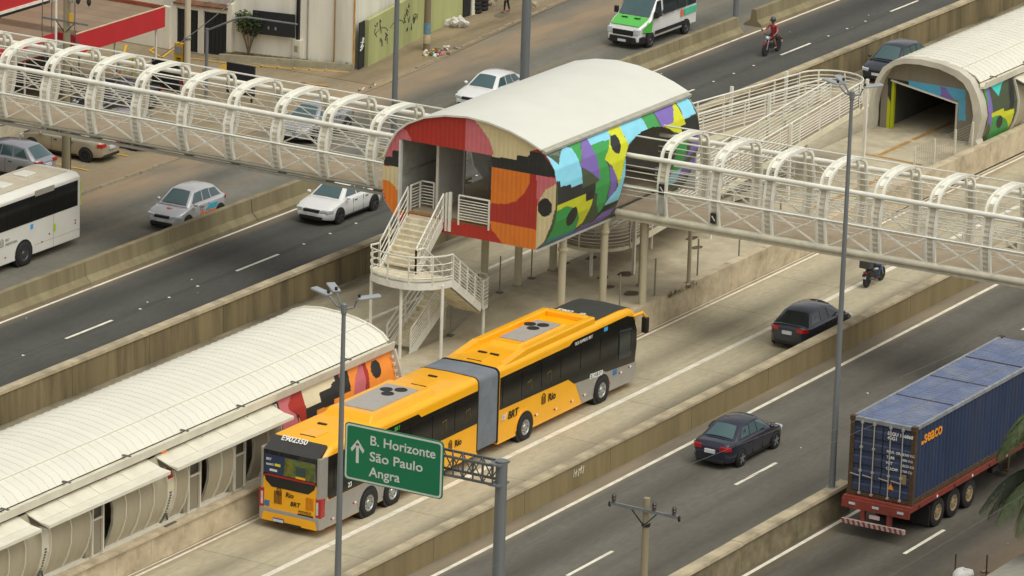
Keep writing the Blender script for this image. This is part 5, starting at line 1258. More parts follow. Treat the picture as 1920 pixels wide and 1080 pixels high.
# bellows: ribbed grey sleeve
mb = MB(); vs = []; st = []
NB = 9
for k in range(NB*2+1):
    x = -17.72+(1.44)*k/(NB*2); st.append((x, .03 if k % 2 else -.02))
for x, d in st: vs += [(x,y,z) for y,z in sect(YN+.02+d, YF-.02-d, .45, HB-.02-d)]
n = len(sect(0,1,0,1)); fs = []
for i in range(len(st)-1):
    for k in range(n): fs.append((i*n+k,i*n+(k+1)%n,(i+1)*n+(k+1)%n,(i+1)*n+k))
mb.add(vs, fs); mb.build('bellows', m_bell, bus, smooth=60)
for x in (-17.74, -16.3): MB().prism(sect(YN-.01, YF+.01, .4, HB+.01)+sect(YN+.1, YF-.1, .4, HB-.12)[::-1], x-.03, x+.03, 'x').build('bellows_frame', m_black, bus)
def side(x0, x1, z0, z1, m, name, off=.012, poly=None, parent=None, both=True):
    """panel proud of the near side (and mirrored on the far side)"""
    p = poly or [(x0,z0),(x1,z0),(x1,z1),(x0,z1)]
    o = MB().prism(p, YN-off, YN+.02, 'y').build(name, m, parent or bus)
    if both: MB().prism(p, YF-.02, YF+off, 'y').build(name, m, parent or bus)
    return o
# front section: black glazing band, silver skirt, yellow door panel is the body itself
band = side(0,0,0,0, m_bglass, 'window_band', .010, [(-16.22,1.60),(-11.3,1.52),(-10.85,1.25),(-6.3,.98),(-6.2,1.6),(-6.22,2.2),(-6.5,2.78),(-7.0,2.93),(-11.0,2.93),(-11.3,2.80),(-16.22,2.80)])
xs = [-16.1,-14.75,-13.35,-11.95,-10.5,-9.05,-7.75]
for a, b_ in zip(xs, xs[1:]):
    side(a+.07, b_-.07, 1.72, 2.66, m_bglass, 'window', .022, both=False)
side(0,0,0,0, m_glass, 'driver_window', .022, [(-7.55,1.35),(-6.62,1.30),(-6.62,2.4),(-7.55,2.5)], both=False)
fr_ = MB(); fr_.bar((-7.55,YN-.03,1.55),(-6.65,YN-.03,1.5),.02,.03); fr_.bar((-7.55,YN-.03,2.45),(-6.65,YN-.03,2.36),.02,.03); fr_.bar((-7.55,YN-.03,1.55),(-7.55,YN-.03,2.45),.03,.02); fr_.bar((-6.65,YN-.03,1.5),(-6.65,YN-.03,2.36),.03,.02); fr_.build('window_frame', m_rimd, bus)
side(0,0,0,0, m_silv, 'skirt_panel', .012, [(-10.75,1.24),(-10.22,.34),(-6.25,.26),(-6.16,.9),(-6.3,.97)])
side(0,0,0,0, m_silv, 'skirt_panel', .012, [(-27.75,1.28),(-27.85,.34),(-22.1,.34),(-22.5,1.28)])
rband = side(0,0,0,0, m_bglass, 'window_band', .010, [(-27.62,2.84),(-27.66,1.5),(-27.5,1.30),(-22.5,1.30),(-22.0,1.5),(-17.78,1.5),(-17.78,2.72),(-21.6,2.72),(-21.8,2.88),(-24,2.88)])
for s, y in ((1,YN),(-1,YF)):
    MB().prism([(RX-.05,y+s*.16),(RX-.045,y+s*.05),(-27.93,y-s*.014),(-27.62,y-s*.016),(-27.62,y+s*.04),(-27.9,y+s*.08)], .34, 2.86, 'z').build('corner_panel', m_silv, bus, bevel=.02)
xs = [-27.3,-25.4,-23.9,-22.4,-20.9,-19.4,-17.95]
for a, b_ in zip(xs, xs[1:]): side(a+.07, b_-.07, 1.62, 2.58, m_bglass, 'window', .022, both=False)
hr = MB()
for x in (-18.6,-20.2,-12.9,-14.3,-10.0): hr.bar((x,YN-.026,1.75),(x,YN-.026,2.2),.03,.008); hr.bar((x,YN-.026,2.2),(x+.3,YN-.026,2.22),.03,.008)
for i, x in enumerate((-18.6,-20.2,-12.9,-14.3)):
    q = MB(); q.path([(x,YN-.026,1.74),(x,YN-.026,2.15),(x+.28,YN-.026,2.2),(x+.28,YN-.026,1.8)], .014, n=5); q.build('grab_rail', mat('grab_rail_dull', (104, 92, 32), rough=.5), bus)
# rear end
RX = -28.0
def rearp(poly, m, name, off=.0, th=.03):
    """panel on the rear face; poly in (y from near side, z)"""
    return MB().prism([(YN+a, z) for a, z in poly], RX-off-th, RX-off+.04, 'x').build(name, m, bus)
WB = YF-YN
rearp([(.10,.36),(WB-.10,.36),(WB-.06,1.72),(WB-.2,1.86),(.2,1.86),(.06,1.72)], m_org, 'rear_panel')
rearp([(.26,1.72),(.5,1.52),(WB-.5,1.52),(WB-.26,1.72),(WB-.2,1.92),(.2,1.92)], m_black, 'rear_visor', .012)
rearp([(.10,1.88),(WB-.10,1.88),(WB-.14,2.80),(.14,2.80)], m_bglass, 'rear_window', .006)
rearp([(.2,1.90),(WB-.2,1.90),(WB-.2,1.96),(.2,1.96)], m_red, 'brake_light', .04, .02)
mb = MB(); 
mb.add([(RX-.02,YN+.14,2.78),(RX-.02,YF-.14,2.78),(-27.45,YF-.16,3.185),(-27.45,YN+.16,3.185),(RX+.1,YN+.14,2.7),(RX+.1,YF-.14,2.7),(-27.4,YF-.16,3.1),(-27.4,YN+.16,3.1)],[(0,1,2,3),(0,4,5,1),(3,2,6,7),(0,3,7,4),(1,5,6,2)])
mb.build('rear_roof_cowl', mat('cowl_black', (58, 57, 54), rough=.5), bus)
for y in (YN+.25, YF-.25): MB().box(RX-.03, RX+.06, y-.1, y+.1, 2.74, 2.80).build('marker_light', m_red, bus)
ad = rearp([(.16,1.99),(WB-.16,1.99),(WB-.2,2.66),(.2,2.66)], mat('ad_navy', (44, 58, 88), rough=.4), 'rear_advert', .036, .012)
rearp([(.2,2.0),(1.5,2.0),(1.45,2.64),(.24,2.64)], mat('ad_green', (84, 100, 52), rough=.3, var=.5, scale=5, dirt=.8, dirt_rgb=(150, 128, 40), dscale=3), 'advert_picture', .05, .006)
rearp([(.62,2.05),(1.0,2.05),(1.0,2.42),(.62,2.42)], mat('ad_bus', (52, 74, 72), rough=.4), 'advert_picture', .058, .006)
rearp([(.62,2.0),(1.0,2.0),(1.0,2.08),(.62,2.08)], m_org, 'advert_picture', .066, .006)
text('BRT', .12, m_txtw, bus, (RX-.072,YF-.28,2.46), (0,-1,0), (0,0,1), bold=True)
text('NOVO', .10, m_txtw, bus, (RX-.072,YF-.28,2.28), (0,-1,0), (0,0,1), bold=True)
MB().box(RX-.062, RX-.056, YF-.85, YF-.62, 2.28, 2.37).build('advert_print', mat('ad_yellow', (226, 214, 40)), bus)
MB().box(RX-.062, RX-.056, YF-.72, YF-.42, 2.08, 2.16).build('advert_print', m_txtw, bus)
for y, sgn in ((YN+.10,1),(YF-.10,-1)):
    MB().box(RX-.05, RX+.25, min(y-sgn*.12,y+sgn*.1), max(y-sgn*.12,y+sgn*.1), .74, 1.44).build('tail_light', m_red, bus, bevel=.03)
    MB().box(RX-.06, RX-.045, min(y-.02*sgn,y+sgn*.06), max(y-.02*sgn,y+sgn*.06), .85, 1.3).build('tail_light_bar', m_lamp, bus)
mb = MB(); mb.prism([(RX-.06,YN-.0),(RX-.06,YF+.0),(RX+.3,YF+.03),(RX+.3,YN-.03)], .30, .74, 'z'); mb.build('rear_bumper', m_silv, bus, bevel=.05)
rearp([(.12,.30),(WB-.12,.30),(WB-.2,.60),(.2,.60)], m_org, 'tailgate', .045)
MB().box(RX-.1, RX-.05, YC-.5, YC+.55, .24, .34).build('rear_underrun', m_black, bus)
MB().box(RX-.11, RX-.085, YC+.2, YC+.62, .33, .45).build('number_plate', m_plateb, bus); MB().box(RX-.12, RX-.108, YC+.21, YC+.61, .33, .42).build('number_plate', m_plate, bus)
for y in (YF-.62, YN+.30):
    for k in range(6): MB().box(RX-.048, RX-.03, y-k*.055*(1 if y > YC else -1)-.014, y-k*.055*(1 if y > YC else -1)+.014, .95, 1.40).build('vent_slat', mat('vent_brown', (110, 66, 20)) if y > YC else mat('vent_orange', (200, 120, 10)), bus)
text('Rio', .24, m_txt, bus, (RX-.045,YC+.18,1.26), (0,-1,0), (0,0,1), bold=True, shear=.15)
text('BRT', .22, m_txt, bus, (RX-.045,YC-.02,.98), (0,-1,0), (0,0,1), bold=True, shear=.2)
text('MOVIDO', .13, m_txt, bus, (RX-.045,YN+.88,.80), (0,-1,0), (0,0,1))
MB().box(RX-.05, RX-.043, YN+.28, YN+.9, .70, .77).build('rear_strip', m_black, bus)
MB().box(RX-.05, RX-.043, YF-.42, YF-.22, .80, 1.0).build('access_sticker', mat('sticker_blue', (60, 120, 170)), bus)
# crest beside the Rio lettering: shield outline with bars
def crest(parent, o, xd, s, m):
    o = Vector(o); xd = Vector(xd)
    up = Vector((0,0,1)); nrm = xd.cross(up)
    def q(a, b_): return o+xd*(a*s)+up*(b_*s)
    for i, (a0,b0,a1,b1) in enumerate([(0,0,0,.8),(.7,0,.7,.8),(0,0,.7,0),(.22,.1,.22,.75),(.48,.1,.48,.75),(0,.8,.35,1.05),(.7,.8,.35,1.05)]):
        MB().bar(q(a0,b0), q(a1,b1), .1*s, .006, up=nrm).build('crest_bar', m, parent)
crest(bus, (RX-.047, YC+.52, 1.28), (0,-1,0), .24, m_txt)
NS = YN-.018
text('Rio', .40, m_txt, bus, (-12.75, NS, 1.05), (1,0,0), (0,0,1), bold=True, shear=.05)
crest(bus, (-13.2, NS, 1.06), (1,0,0), .36, m_txt)
text('BRT', .40, m_txt, bus, (-15.62, NS, 1.10), (1,0,0), (0,0,1), bold=True, shear=.2)
for (a, b_) in (((-16.05,1.12),(-16.0,1.38)),((-16.0,1.38),(-15.85,1.14)),((-15.85,1.14),(-15.72,1.40)),((-16.05,1.12),(-15.85,1.36))): MB().bar((a[0],NS,a[1]),(b_[0],NS,b_[1]),.05,.006,up=(0,1,0)).build('logo_stroke', m_txtw, bus)
text('Rio', .34, m_txt, bus, (-19.3, NS, 1.02), (1,0,0), (0,0,1), bold=True, shear=.05); crest(bus, (-19.7, NS, 1.03), (1,0,0), .3, m_txt)
text('E902350', .28, m_txtw, bus, (-9.75, NS-.008, 1.14), (1,0,-.06), (0,0,1), bold=True, shear=.25)
text('23', .24, m_txtw, bus, (-26.35, NS-.012, 1.42), (1,0,0), (0,0,1), bold=True)
text('BRT', .2, mat('led_green', (90, 200, 70)), bus, (-23.4, NS-.012, 2.66), (1,0,0), (0,0,1))
text('E902350', .3, m_txtw, bus, (-27.62,YF-.55,3.10), (0,-1,0), (.8,0,.62), bold=True)
text('E902350', .34, m_txtw, bus, (-8.75,YF-.42,HB+.055), (0,-1,0), (1,0,0), bold=True)
text('BUS RAPIDO BRT', .17, m_txtw, bus, (-10.9, NS-.006, 2.72), (1,0,0), (0,0,1))
MB().box(-8.75,-8.5, NS-.012, NS+.01, 2.74, 2.88).build('route_sticker', mat('sticker_cyan', (70, 160, 215)), bus)
MB().box(-7.95,-7.7, NS-.02, NS+.01, .85, 1.05).build('access_sticker', mat('sticker_blue', (60, 120, 170)), bus)
for x, z in ((-27.3,.55),(-25.9,.75),(-13.6,.75),(-12.2,.62),(-11.0,.62),(-10.1,.62),(-8.2,.62),(-7.4,.82),(-6.7,.88)):
    MB().box(x-.09, x, NS-.008, NS+.01, z-.03, z+.03).build('side_reflector', m_red, bus); MB().box(x+.003, x+.12, NS-.008, NS+.01, z-.03, z+.03).build('side_reflector', m_txtw, bus)
for x in (-24.98,-23.44,-14.4,-8.8):
    for s, y in ((-1,YN),(1,YF)):
        dark = MB(); dark.lathe([(.62, y-s*.3),(.62, y+s*.014),(.05, y+s*.014)], (x,0,.5), axis='y', n=20); dark.build('wheel_arch', m_black, bus)
        a = MB()
        N = 14
        o_ = [(x+.70*math.cos(PI*k/N), .5+.70*math.sin(PI*k/N)) for k in range(N+1)]; i_ = [(x+.61*math.cos(PI*k/N), .5+.61*math.sin(PI*k/N)) for k in range(N+1)]
        a.prism(o_+i_[::-1], min(y-s*.02,y+s*.026), max(y-s*.02,y+s*.026), 'y'); a.build('arch_trim', m_silv if x > -10 or x < -20 else m_org, bus)
        add_wheel(bus, x, y-s*.085, .50, .30, .30, s, 5, m_rim, 'disc')
# roof equipment
def roofpod(x0, x1, y0, y1, h, name='roof_pod'):
    mb = MB()
    mb.add([(x0,y0,HB-.02),(x1,y0,HB-.02),(x1,y1,HB-.02),(x0,y1,HB-.02),(x0+.35,y0+.12,HB+h),(x1-.15,y0+.12,HB+h),(x1-.15,y1-.12,HB+h),(x0+.35,y1-.12,HB+h)],
           [(0,1,5,4),(1,2,6,5),(2,3,7,6),(3,0,4,7),(4,5,6,7)])
    return mb.build(name, m_org, bus, bevel=.05)
def fans(x0, x1, y0, y1, z, spots):
    a = MB().box(x0, x1, y0, y1, z, z+.03).build('aircon_cover', m_ac, bus)
    for x, y in spots:
        f = MB(); f.lathe([(.23,z+.028),(.23,z+.05),(.19,z+.05),(.17,z+.034),(.02,z+.034)], (x,y,0), n=16); f.build('fan', m_black, a)
MB().box(-14.2,-9.2,YN+.12,YN+.42,HB-.05,HB+.22).build('roof_rail_fairing', m_org, bus, bevel=.05)
MB().box(-14.2,-9.2,YF-.42,YF-.12,HB-.05,HB+.22).build('roof_rail_fairing', m_org, bus, bevel=.05)
MB().prism([(-14.2,HB-.06),(-16.0,HB-.06),(-14.2,HB+.2)], YN+.10, YN+.40, 'y').build('fairing_end', m_org, bus); MB().prism([(-14.2,HB-.06),(-16.0,HB-.06),(-14.2,HB+.2)], YF-.40, YF-.10, 'y').build('fairing_end', m_org, bus)
MB().box(-9.5,-9.15,YN+.42,YF-.42,HB-.05,HB+.22).build('roof_crossbar', m_org, bus, bevel=.05)
roofpod(-14.1,-10.3,YN+.55,YF-.55,.16)
fans(-13.4,-10.7,YN+.72,YF-.72,HB+.16,[(-11.35,YC+.42),(-11.2,YC-.05),(-11.75,YC+.05)])
roofpod(-24.6,-20.2,YN+.24,YF-.24,.24)
fans(-23.9,-20.9,YN+.55,YF-.62,HB+.24,[(-21.55,YC+.25),(-21.3,YC-.2),(-21.95,YC-.05)])
for x, y in ((-15.6,YC),(-19.4,YC),(-26.6,YC)):
    MB().box(x-.38, x+.38, y-.33, y+.33, HB+.01, HB+.06).build('roof_hatch', m_org, bus, bevel=.02); MB().box(x-.40, x-.37, y-.30, y+.30, HB+.02, HB+.05).build('hatch_shadow_gap', m_black, bus)
for x, y in ((-15.0,YC-.25),(-15.0,YC+.25),(-18.6,YC+.15),(-20.0,YC-.35),(-25.6,YC+.3)): MB().box(x-.05, x+.05, y-.17, y+.17, HB+.02, HB+.07).build('roof_vent', m_black, bus)
mb = MB(); st = [(-9.1,0,.0),(-7.3,0,0),(-6.6,.06,.01),(-6.3,.18,.05),(-6.12,.42,.16)]
vs = []
for x, dz, dy in st:
    z = HB-dz+.05; vs += [(x, YN+.22+dy, z-.03),(x, YC, z+.015),(x, YF-.22-dy, z-.03)]
mb.add(vs, [(i*3+k,i*3+k+1,i*3+k+4,i*3+k+3) for i in range(4) for k in range(2)]); mb.build('front_roof_cowl', mat('cowl_black', (58, 57, 54), rough=.5), bus, smooth=60)
mb = MB(); mb.path([(-6.4,YN+.1,2.75),(-6.0,YN-.1,2.85),(-5.75,YN-.12,2.6)], .06, n=8); mb.build('mirror_arm', m_org, bus, smooth=60)
MB().box(-5.86,-5.66,YN-.24,YN+.02,2.0,2.62).build('mirror', m_black, bus, bevel=.05)
MB().box(-6.12,-6.08,YN+.15,YF-.15,1.25,2.7).build('windscreen', m_bglass, bus)
MB().box(-6.14,-6.02,YN+.1,YF-.1,.3,1.1).build('front_bumper', m_silv, bus, bevel=.05)

# ------------------------------------------------------------------ white city bus on the frontage road
cb = thing('city_bus', 'white city bus with dark windows at the left edge', 'bus', (0,0,0))
m_bw = mat('bus_white', (222, 219, 208), rough=.35, var=.04, scale=1, dirt=.14, dirt_rgb=(150, 138, 116))
m_bwroof = mat('bus_roof_dull', (190, 180, 158), rough=.6, var=.08, dirt=.25, dirt_rgb=(150, 136, 110))
x0, x1, ya, yb, h = -14.6, -2.75, 19.75, 22.2, 3.1
mb = MB(); mb.prism([(ya,.32),(ya,2.9),(ya+.18,3.06),(ya+.5,3.1),(yb-.5,3.1),(yb-.18,3.06),(yb,2.9),(yb,.32)], x0, x1, 'x'); mb.build('body', m_bw, cb, smooth=35, bevel=.04)
MB().box(x0+.2, x1-.35, ya+.42, yb-.42, 3.1, 3.125).build('roof_skin', m_bwroof, cb)
for x, y in ((-6.6,20.9),(-4.6,21.2),(-8.8,20.9)): MB().box(x-.38, x+.38, y-.32, y+.32, 3.12, 3.2).build('roof_hatch', m_bw, cb, bevel=.03)
MB().box(-13.6,-2.95, ya-.012, ya+.01, 1.72, 2.78).build('window_band', m_bglass, cb)
xs = [-2.98-1.62*k for k in range(7)]
for a, b_ in zip(xs, xs[1:]): MB().box(b_+.05, a-.05, ya-.022, ya-.008, 1.78, 2.72).build('window', m_bglass, cb)
MB().box(-5.9,-4.6, ya-.03, ya-.01, 2.72, 2.95).build('destination_box', m_under, cb)
MB().box(x1-.02, x1+.01, ya-.02, ya+.12, 1.7, 2.75).build('corner_stripe', mat('decal_lime', (170, 200, 50)), cb); MB().box(-4.6,-4.46, ya-.014, ya+.01, .98, 1.3).build('side_stripe', mat('decal_lime', (170, 200, 50)), cb)
MB().box(-6.2,-6.02, ya-.014, ya+.01, 1.42, 1.62).build('access_sticker', mat('sticker_cyan', (70, 160, 215)), cb)
crest(cb, (-8.25,ya-.012,1.12), (1,0,0), .30, m_under); text('RIO', .16, m_under, cb, (-7.9,ya-.012,1.28), (1,0,0), (0,0,1)); text('PREFEITURA', .15, m_under, cb, (-7.9,ya-.012,1.10), (1,0,0), (0,0,1))
for x in (-6.65,-12.4):
    MB().lathe([(.60, ya+.3),(.60, ya-.014),(.05, ya-.014)], (x,0,.5), axis='y', n=20).build('wheel_arch', m_black, cb)
    add_wheel(cb, x, ya+.085, .50, .28, .30, -1, 5, m_rimd, 'disc'); add_wheel(cb, x, yb-.085, .50, .28, .30, 1, 5, m_rimd, 'disc')
for x, z in ((-8.6,.6),(-7.9,.62),(-5.4,.72),(-4.9,.95),(-3.1,1.0),(-3.1,1.12)): MB().box(x-.04, x+.04, ya-.012, ya+.01, z-.03, z+.03).build('side_reflector', m_red, cb)
MB().box(-5.9,-2.8, ya-.006, ya+.01, .70, .712).build('panel_seam', m_under, cb); MB().box(-4.62,-4.608, ya-.006, ya+.01, .34, 1.7).build('panel_seam', m_under, cb)
MB().box(x1-.01, x1+.03, ya+.3, yb-.3, 1.6, 2.8).build('rear_window', m_bglass, cb)
for y in (ya+.2, yb-.2): MB().box(x1-.01, x1+.04, y-.1, y+.1, .8, 1.3).build('tail_light', m_red, cb)

# ------------------------------------------------------------------ container truck
tk = thing('container_truck', 'red flatbed trailer truck under the blue shipping container, right edge', 'truck', (0,0,0))
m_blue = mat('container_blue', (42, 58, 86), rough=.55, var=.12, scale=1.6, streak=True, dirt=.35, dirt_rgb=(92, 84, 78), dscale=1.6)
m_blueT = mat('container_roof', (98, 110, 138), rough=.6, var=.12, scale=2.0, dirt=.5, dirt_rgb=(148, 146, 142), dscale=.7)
m_rust = mat('container_rust', (78, 60, 38), rough=.85, var=.3, scale=8)
m_tred = mat('trailer_red', (132, 56, 44), rough=.6, var=.15, scale=3, dirt=.4, dirt_rgb=(96, 64, 46))
ct = thing('shipping_container', 'blue corrugated shipping container with rusty corners riding on the red trailer', 'container', (0,0,0))
C0, C1, CY0, CY1, CZ0, CZ1 = -16.62, -4.75, -24.82, -22.36, 1.40, 4.18
def corr_profile(n, a, b_, d, y):
    p = []
    for k in range(n):
        s = (b_-a)/n; x = a+k*s
        p += [(x,y),(x+s*.30,y),(x+s*.45,y+d),(x+s*.85,y+d),(x+s*.98,y)]
    p.append((b_,y)); return p
w = MB(); w.strip(corr_profile(42, C0+.16, C1-.16, .045, CY0+.02), CZ0+.17, CZ1-.12, 'z'); w.build('side_wall', m_blue, ct)
w = MB(); w.strip(corr_profile(42, C0+.16, C1-.16, -.045, CY1-.02), CZ0+.17, CZ1-.12, 'z'); w.build('side_wall', m_blue, ct)
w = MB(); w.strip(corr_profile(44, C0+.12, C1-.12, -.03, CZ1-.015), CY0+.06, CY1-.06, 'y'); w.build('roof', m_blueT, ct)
for k in (.27,.5,.74): MB().box(C0+(C1-C0)*k-.02, C0+(C1-C0)*k+.02, CY0+.1, CY1-.1, CZ1-.02, CZ1-.005).build('roof_weld', m_rust, ct)
MB().box(C1-.1, C1-.04, CY0+.06, CY1-.06, CZ0+.1, CZ1-.06).build('front_wall', m_blue, ct)
for y in (CY0+.05, CY1-.05):
    MB().box(C0+.12, C1-.12, y-.05, y+.05, CZ1-.12, CZ1).build('top_rail', mat('container_rail', (136, 138, 140), rough=.6, var=.2), ct)
    MB().box(C0+.12, C1-.12, y-.05, y+.05, CZ0, CZ0+.17).build('bottom_rail', m_rust, ct)
for x in (C0+.07, C1-.07):
    for y in (CY0+.07, CY1-.07):
        MB().box(x-.08, x+.08, y-.08, y+.08, CZ0+.1, CZ1-.1).build('corner_post', m_rust if x < -10 else m_blue, ct)
        for z in (CZ0+.06, CZ1-.06): MB().box(x-.1, x+.1, y-.1, y+.1, z-.075, z+.075).build('corner_casting', m_rust, ct)
MB().box(C0-.02, C0+.1, CY0+.15, CY1-.15, CZ1-.13, CZ1+.005).build('door_header', mat('container_rail', (136, 138, 140), rough=.6, var=.2), ct)
MB().box(C0-.02, C0+.1, CY0+.15, CY1-.15, CZ0+.0, CZ0+.13).build('door_sill', m_rust, ct)
ymid = (CY0+CY1)/2
for ya_, yb_ in ((CY0+.16,ymid-.015),(ymid+.015,CY1-.16)):
    dm = MB(); p = []
    z = CZ0+.16
    prof = []
    nr = 5
    for k in range(nr):
        s = (CZ1-.14-z)/nr; q = z+k*s
        prof += [(C0+.0,q),(C0+.0,q+s*.45),(C0+.045,q+s*.55),(C0+.045,q+s*.85),(C0+.0,q+s*.97)]
    prof.append((C0, CZ1-.14))
    dm.strip(prof, ya_, yb_, 'y'); d = dm.build('door', m_blue, ct)
    for t_ in (.28,.72):
        y = ya_+(yb_-ya_)*t_
        MB().tube((C0-.05,y,CZ0+.05),(C0-.05,y,CZ1-.06),.022,n=8).build('lock_rod', m_ac, d, smooth=50)
        for z in (CZ0+.1,CZ0+.9,CZ0+1.75,CZ1-.15): MB().box(C0-.075, C0-.005, y-.045, y+.045, z-.035, z+.035).build('rod_bracket', m_ac, d)
        MB().bar((C0-.07,y,CZ0+.72),(C0-.07,y+.36,CZ0+.76),.03).build('door_handle', m_ac, d)
tw = [('SEGU 156860',.17,2.36),('45G1',.17,2.2),('MAX. GR.',.13,1.72),('TARE',.13,1.52),('NET',.13,1.32),('CU.CAP.',.13,1.12)]
for body, sz, dz in tw: text(body, sz, m_txtw, ct, (C0-.012, ymid-.18, CZ0+dz), (0,-1,0), (0,0,1), bold=True)
for dz in (1.72,1.52,1.32,1.12): text('32500 KG' if dz > 1.6 else '3880 KG' if dz > 1.4 else '28620 KG' if dz > 1.2 else '2700 CU', .12, m_txtw, ct, (C0-.012, ymid-.74, CZ0+dz), (0,-1,0), (0,0,1))
MB().prism([(ymid-.28,CZ0+.42),(ymid-.52,CZ0+.42),(ymid-.40,CZ0+.66)], C0-.016, C0-.008, 'x').build('warning_label', mat('label_orange', (240, 150, 30)), ct)
MB().box(C0-.016, C0-.008, CY0+.26, CY0+.48, CZ0+.70, CZ0+1.05).build('data_plate', mat('label_tan', (140, 118, 78)), ct)
text('seaco', .62, mat('label_orange', (240, 150, 30)), ct, (C0+.72, CY0+.012, CZ1-.72), (1,0,0), (0,0,1), bold=True)
MB().box(C0+.52, C0+.68, CY0+.005, CY0+.018, CZ1-.74, CZ1-.62).build('logo_dot', mat('label_orange', (240, 150, 30)), ct)
# trailer
MB().box(-16.85,-4.3,-24.88,-22.3,1.18,1.37).build('flatbed', m_tred, tk)
for k in range(9): MB().box(-16.2+k*1.4, -16.12+k*1.4, -24.9, -24.87, 1.22, 1.3).build('side_marker', m_txtw if k % 2 else m_black, tk)
for y in (-24.1,-23.1): MB().box(-16.6,-4.4,y-.08,y+.08,.85,1.17).build('chassis_beam', m_tred, tk)
MB().box(-16.92,-16.84,-24.88,-22.3,.98,1.30).build('rear_beam', m_tred, tk)
for y in (-24.55,-23.6,-22.7): MB().box(-16.94,-16.915,y-.12,y+.12,1.12,1.2).build('tail_light', m_lamp, tk)
for y in (-24.1,-23.1): MB().box(-16.9,-16.72,y-.07,y+.07,.55,1.0).build('bumper_bracket', m_tred, tk)
bb = MB().box(-16.98,-16.86,-24.75,-22.35,.42,.58).build('rear_bumper', mat('bumper_worn_white', (176, 158, 150), rough=.6, var=.15), tk)
for k in range(12):
    y = -24.7+k*.2; MB().prism([(y,.418),(y+.09,.418),(y+.15,.582),(y+.06,.582)], -16.985, -16.98, 'x').build('bumper_stripe', m_tred, bb)
MB().box(-16.87,-16.85,-23.75,-23.35,.72,.86).build('number_plate', mat('plate_pink', (206, 178, 176)), tk)
for x in (-14.28,-13.03,-11.78):
    for s, y in ((-1,-24.72),(1,-22.45)):
        add_wheel(tk, x, y+(-s)*.14, .52, .30, .30, s, 5, mat('rim_dusty', (150, 130, 96), rough=.8), 'disc'); add_wheel(tk, x, y+(-s)*.46, .52, .28, .30, s, 5, mat('rim_dusty', (150, 130, 96), rough=.8), 'disc')
    MB().tube((x,-24.6,.52),(x,-22.6,.52),.07,n=8).build('axle', m_black, tk)
MB().box(-15.05,-14.98,-24.75,-24.05,.22,.98).build('mudflap', m_black, tk)
for x in (-13.65,-12.4): MB().box(x-.35, x+.35, -24.1, -23.9, .6, .85).build('suspension', m_black, tk)
for y in (-24.3,-22.9): 
    MB().box(-7.9,-7.74,y-.08,y+.08,.3,1.17).build('landing_leg', m_rust, tk); MB().box(-8.0,-7.64,y-.15,y+.15,.24,.3).build('leg_foot', m_rust, tk)
MB().box(-9.9,-9.4,-24.7,-24.5,.75,.95).build('air_tank', m_black, tk)
for x in (-4.2,-1.2): 
    for s, y in ((-1,-24.72),(1,-22.45)): add_wheel(tk, x, y+(-s)*.14, .52, .32, .30, s, 5, m_rimd, 'disc')
MB().box(-4.1,.6,-24.4,-22.8,.6,1.0).build('tractor_frame', m_black, tk); MB().box(-1.6,.7,-24.85,-22.35,1.0,3.4).build('cab', p_white, tk, bevel=.1)
MB().box(.69,.72,-24.6,-22.6,2.0,3.0).build('windscreen', m_glass, tk)
# ------------------------------------------------------------------ street lamps, sign gantry, power poles
m_galv = mat('galvanised_grey', (128, 132, 132), rough=.5, metal=.35, var=.12, scale=3, streak=True, dirt=.25, dirt_rgb=(98, 96, 88))
m_led = mat('lamp_head_grey', (168, 172, 172), rough=.4, metal=.3, var=.06)
m_post = mat('pole_concrete', (150, 140, 112), rough=.85, var=.12, scale=2, streak=True, dirt=.35, dirt_rgb=(112, 98, 70), bump=.2)
def lamp(loc, label, h=14.1, r0=.125, r1=.06, heads=True, group=None):
    t = thing('street_lamp', label, 'street lamp', loc, 0, group)
    mb = MB(); mb.tube((0,0,0),(0,0,h),r0,r1,n=14); mb.build('pole', m_galv, t, smooth=60)
    MB().lathe([(r0*2,0),(r0*2,.03),(r0*1.2,.04)], n=10).build('base_plate', m_galv, t)
    if heads:
        MB().lathe([(r1*1.3,h-.25),(r1*1.5,h-.2),(r1*1.5,h+.05),(r1,h+.08)], n=10).build('collar', m_galv, t)
        for dx, dy in ((.25,1.05),(.85,.95),(.62,-.62)):
            d = Vector((dx,dy,0)); L = d.length; d.normalize()
            a = MB(); a.path([(0,0,h-.1), tuple(d*.3+Vector((0,0,h-.06))), tuple(d*(L-.5)+Vector((0,0,h+.14)))], .032, n=7); a.build('arm', m_galv, t, smooth=60)
            hd = MB(); c = d*(L-.15)+Vector((0,0,h+.2)); nn = Vector((-d.y,d.x,0))
            p0 = c-d*.32; p1 = c+d*.34
            hd.bar(tuple(p0), tuple(p1+Vector((0,0,.06))), .26, .07); hh = hd.build('lamp_head', m_led, t, bevel=.02)
            s = MB(); q = c-d*.28; s.tube(tuple(q+Vector((0,0,.03))), tuple(q+Vector((0,0,.12))), .045, n=8); s.build('photocell', m_black, hh)
    return t
lamp((-15.5,-21.2,1.05), 'tall grey lamp post with three heads beside the container truck', 14.1, .115, .06)
lamp((-47.34,-21.05,1.0), 'tall grey lamp post with three heads in front of the yellow bus rear', 14.1, .125, .06)
lamp((17.05,17.05,0), 'grey lamp post rising behind the left footbridge at the barrier gap', 14.5, .14, .07)
lamp((48.5,16.95,0), 'grey lamp post standing in the barrier gap beyond the green and white van', 14.5, .14, .07)
t = thing('steel_column', 'thick grey steel column rising behind the painted house roof', 'column', (28.7,17.3,0))
MB().tube((0,0,0),(0,0,16),.22,.2,n=16).build('shaft', m_galv, t, smooth=60); MB().lathe([(.4,0),(.4,.04),(.24,.05)], n=12).build('base_plate', m_galv, t)

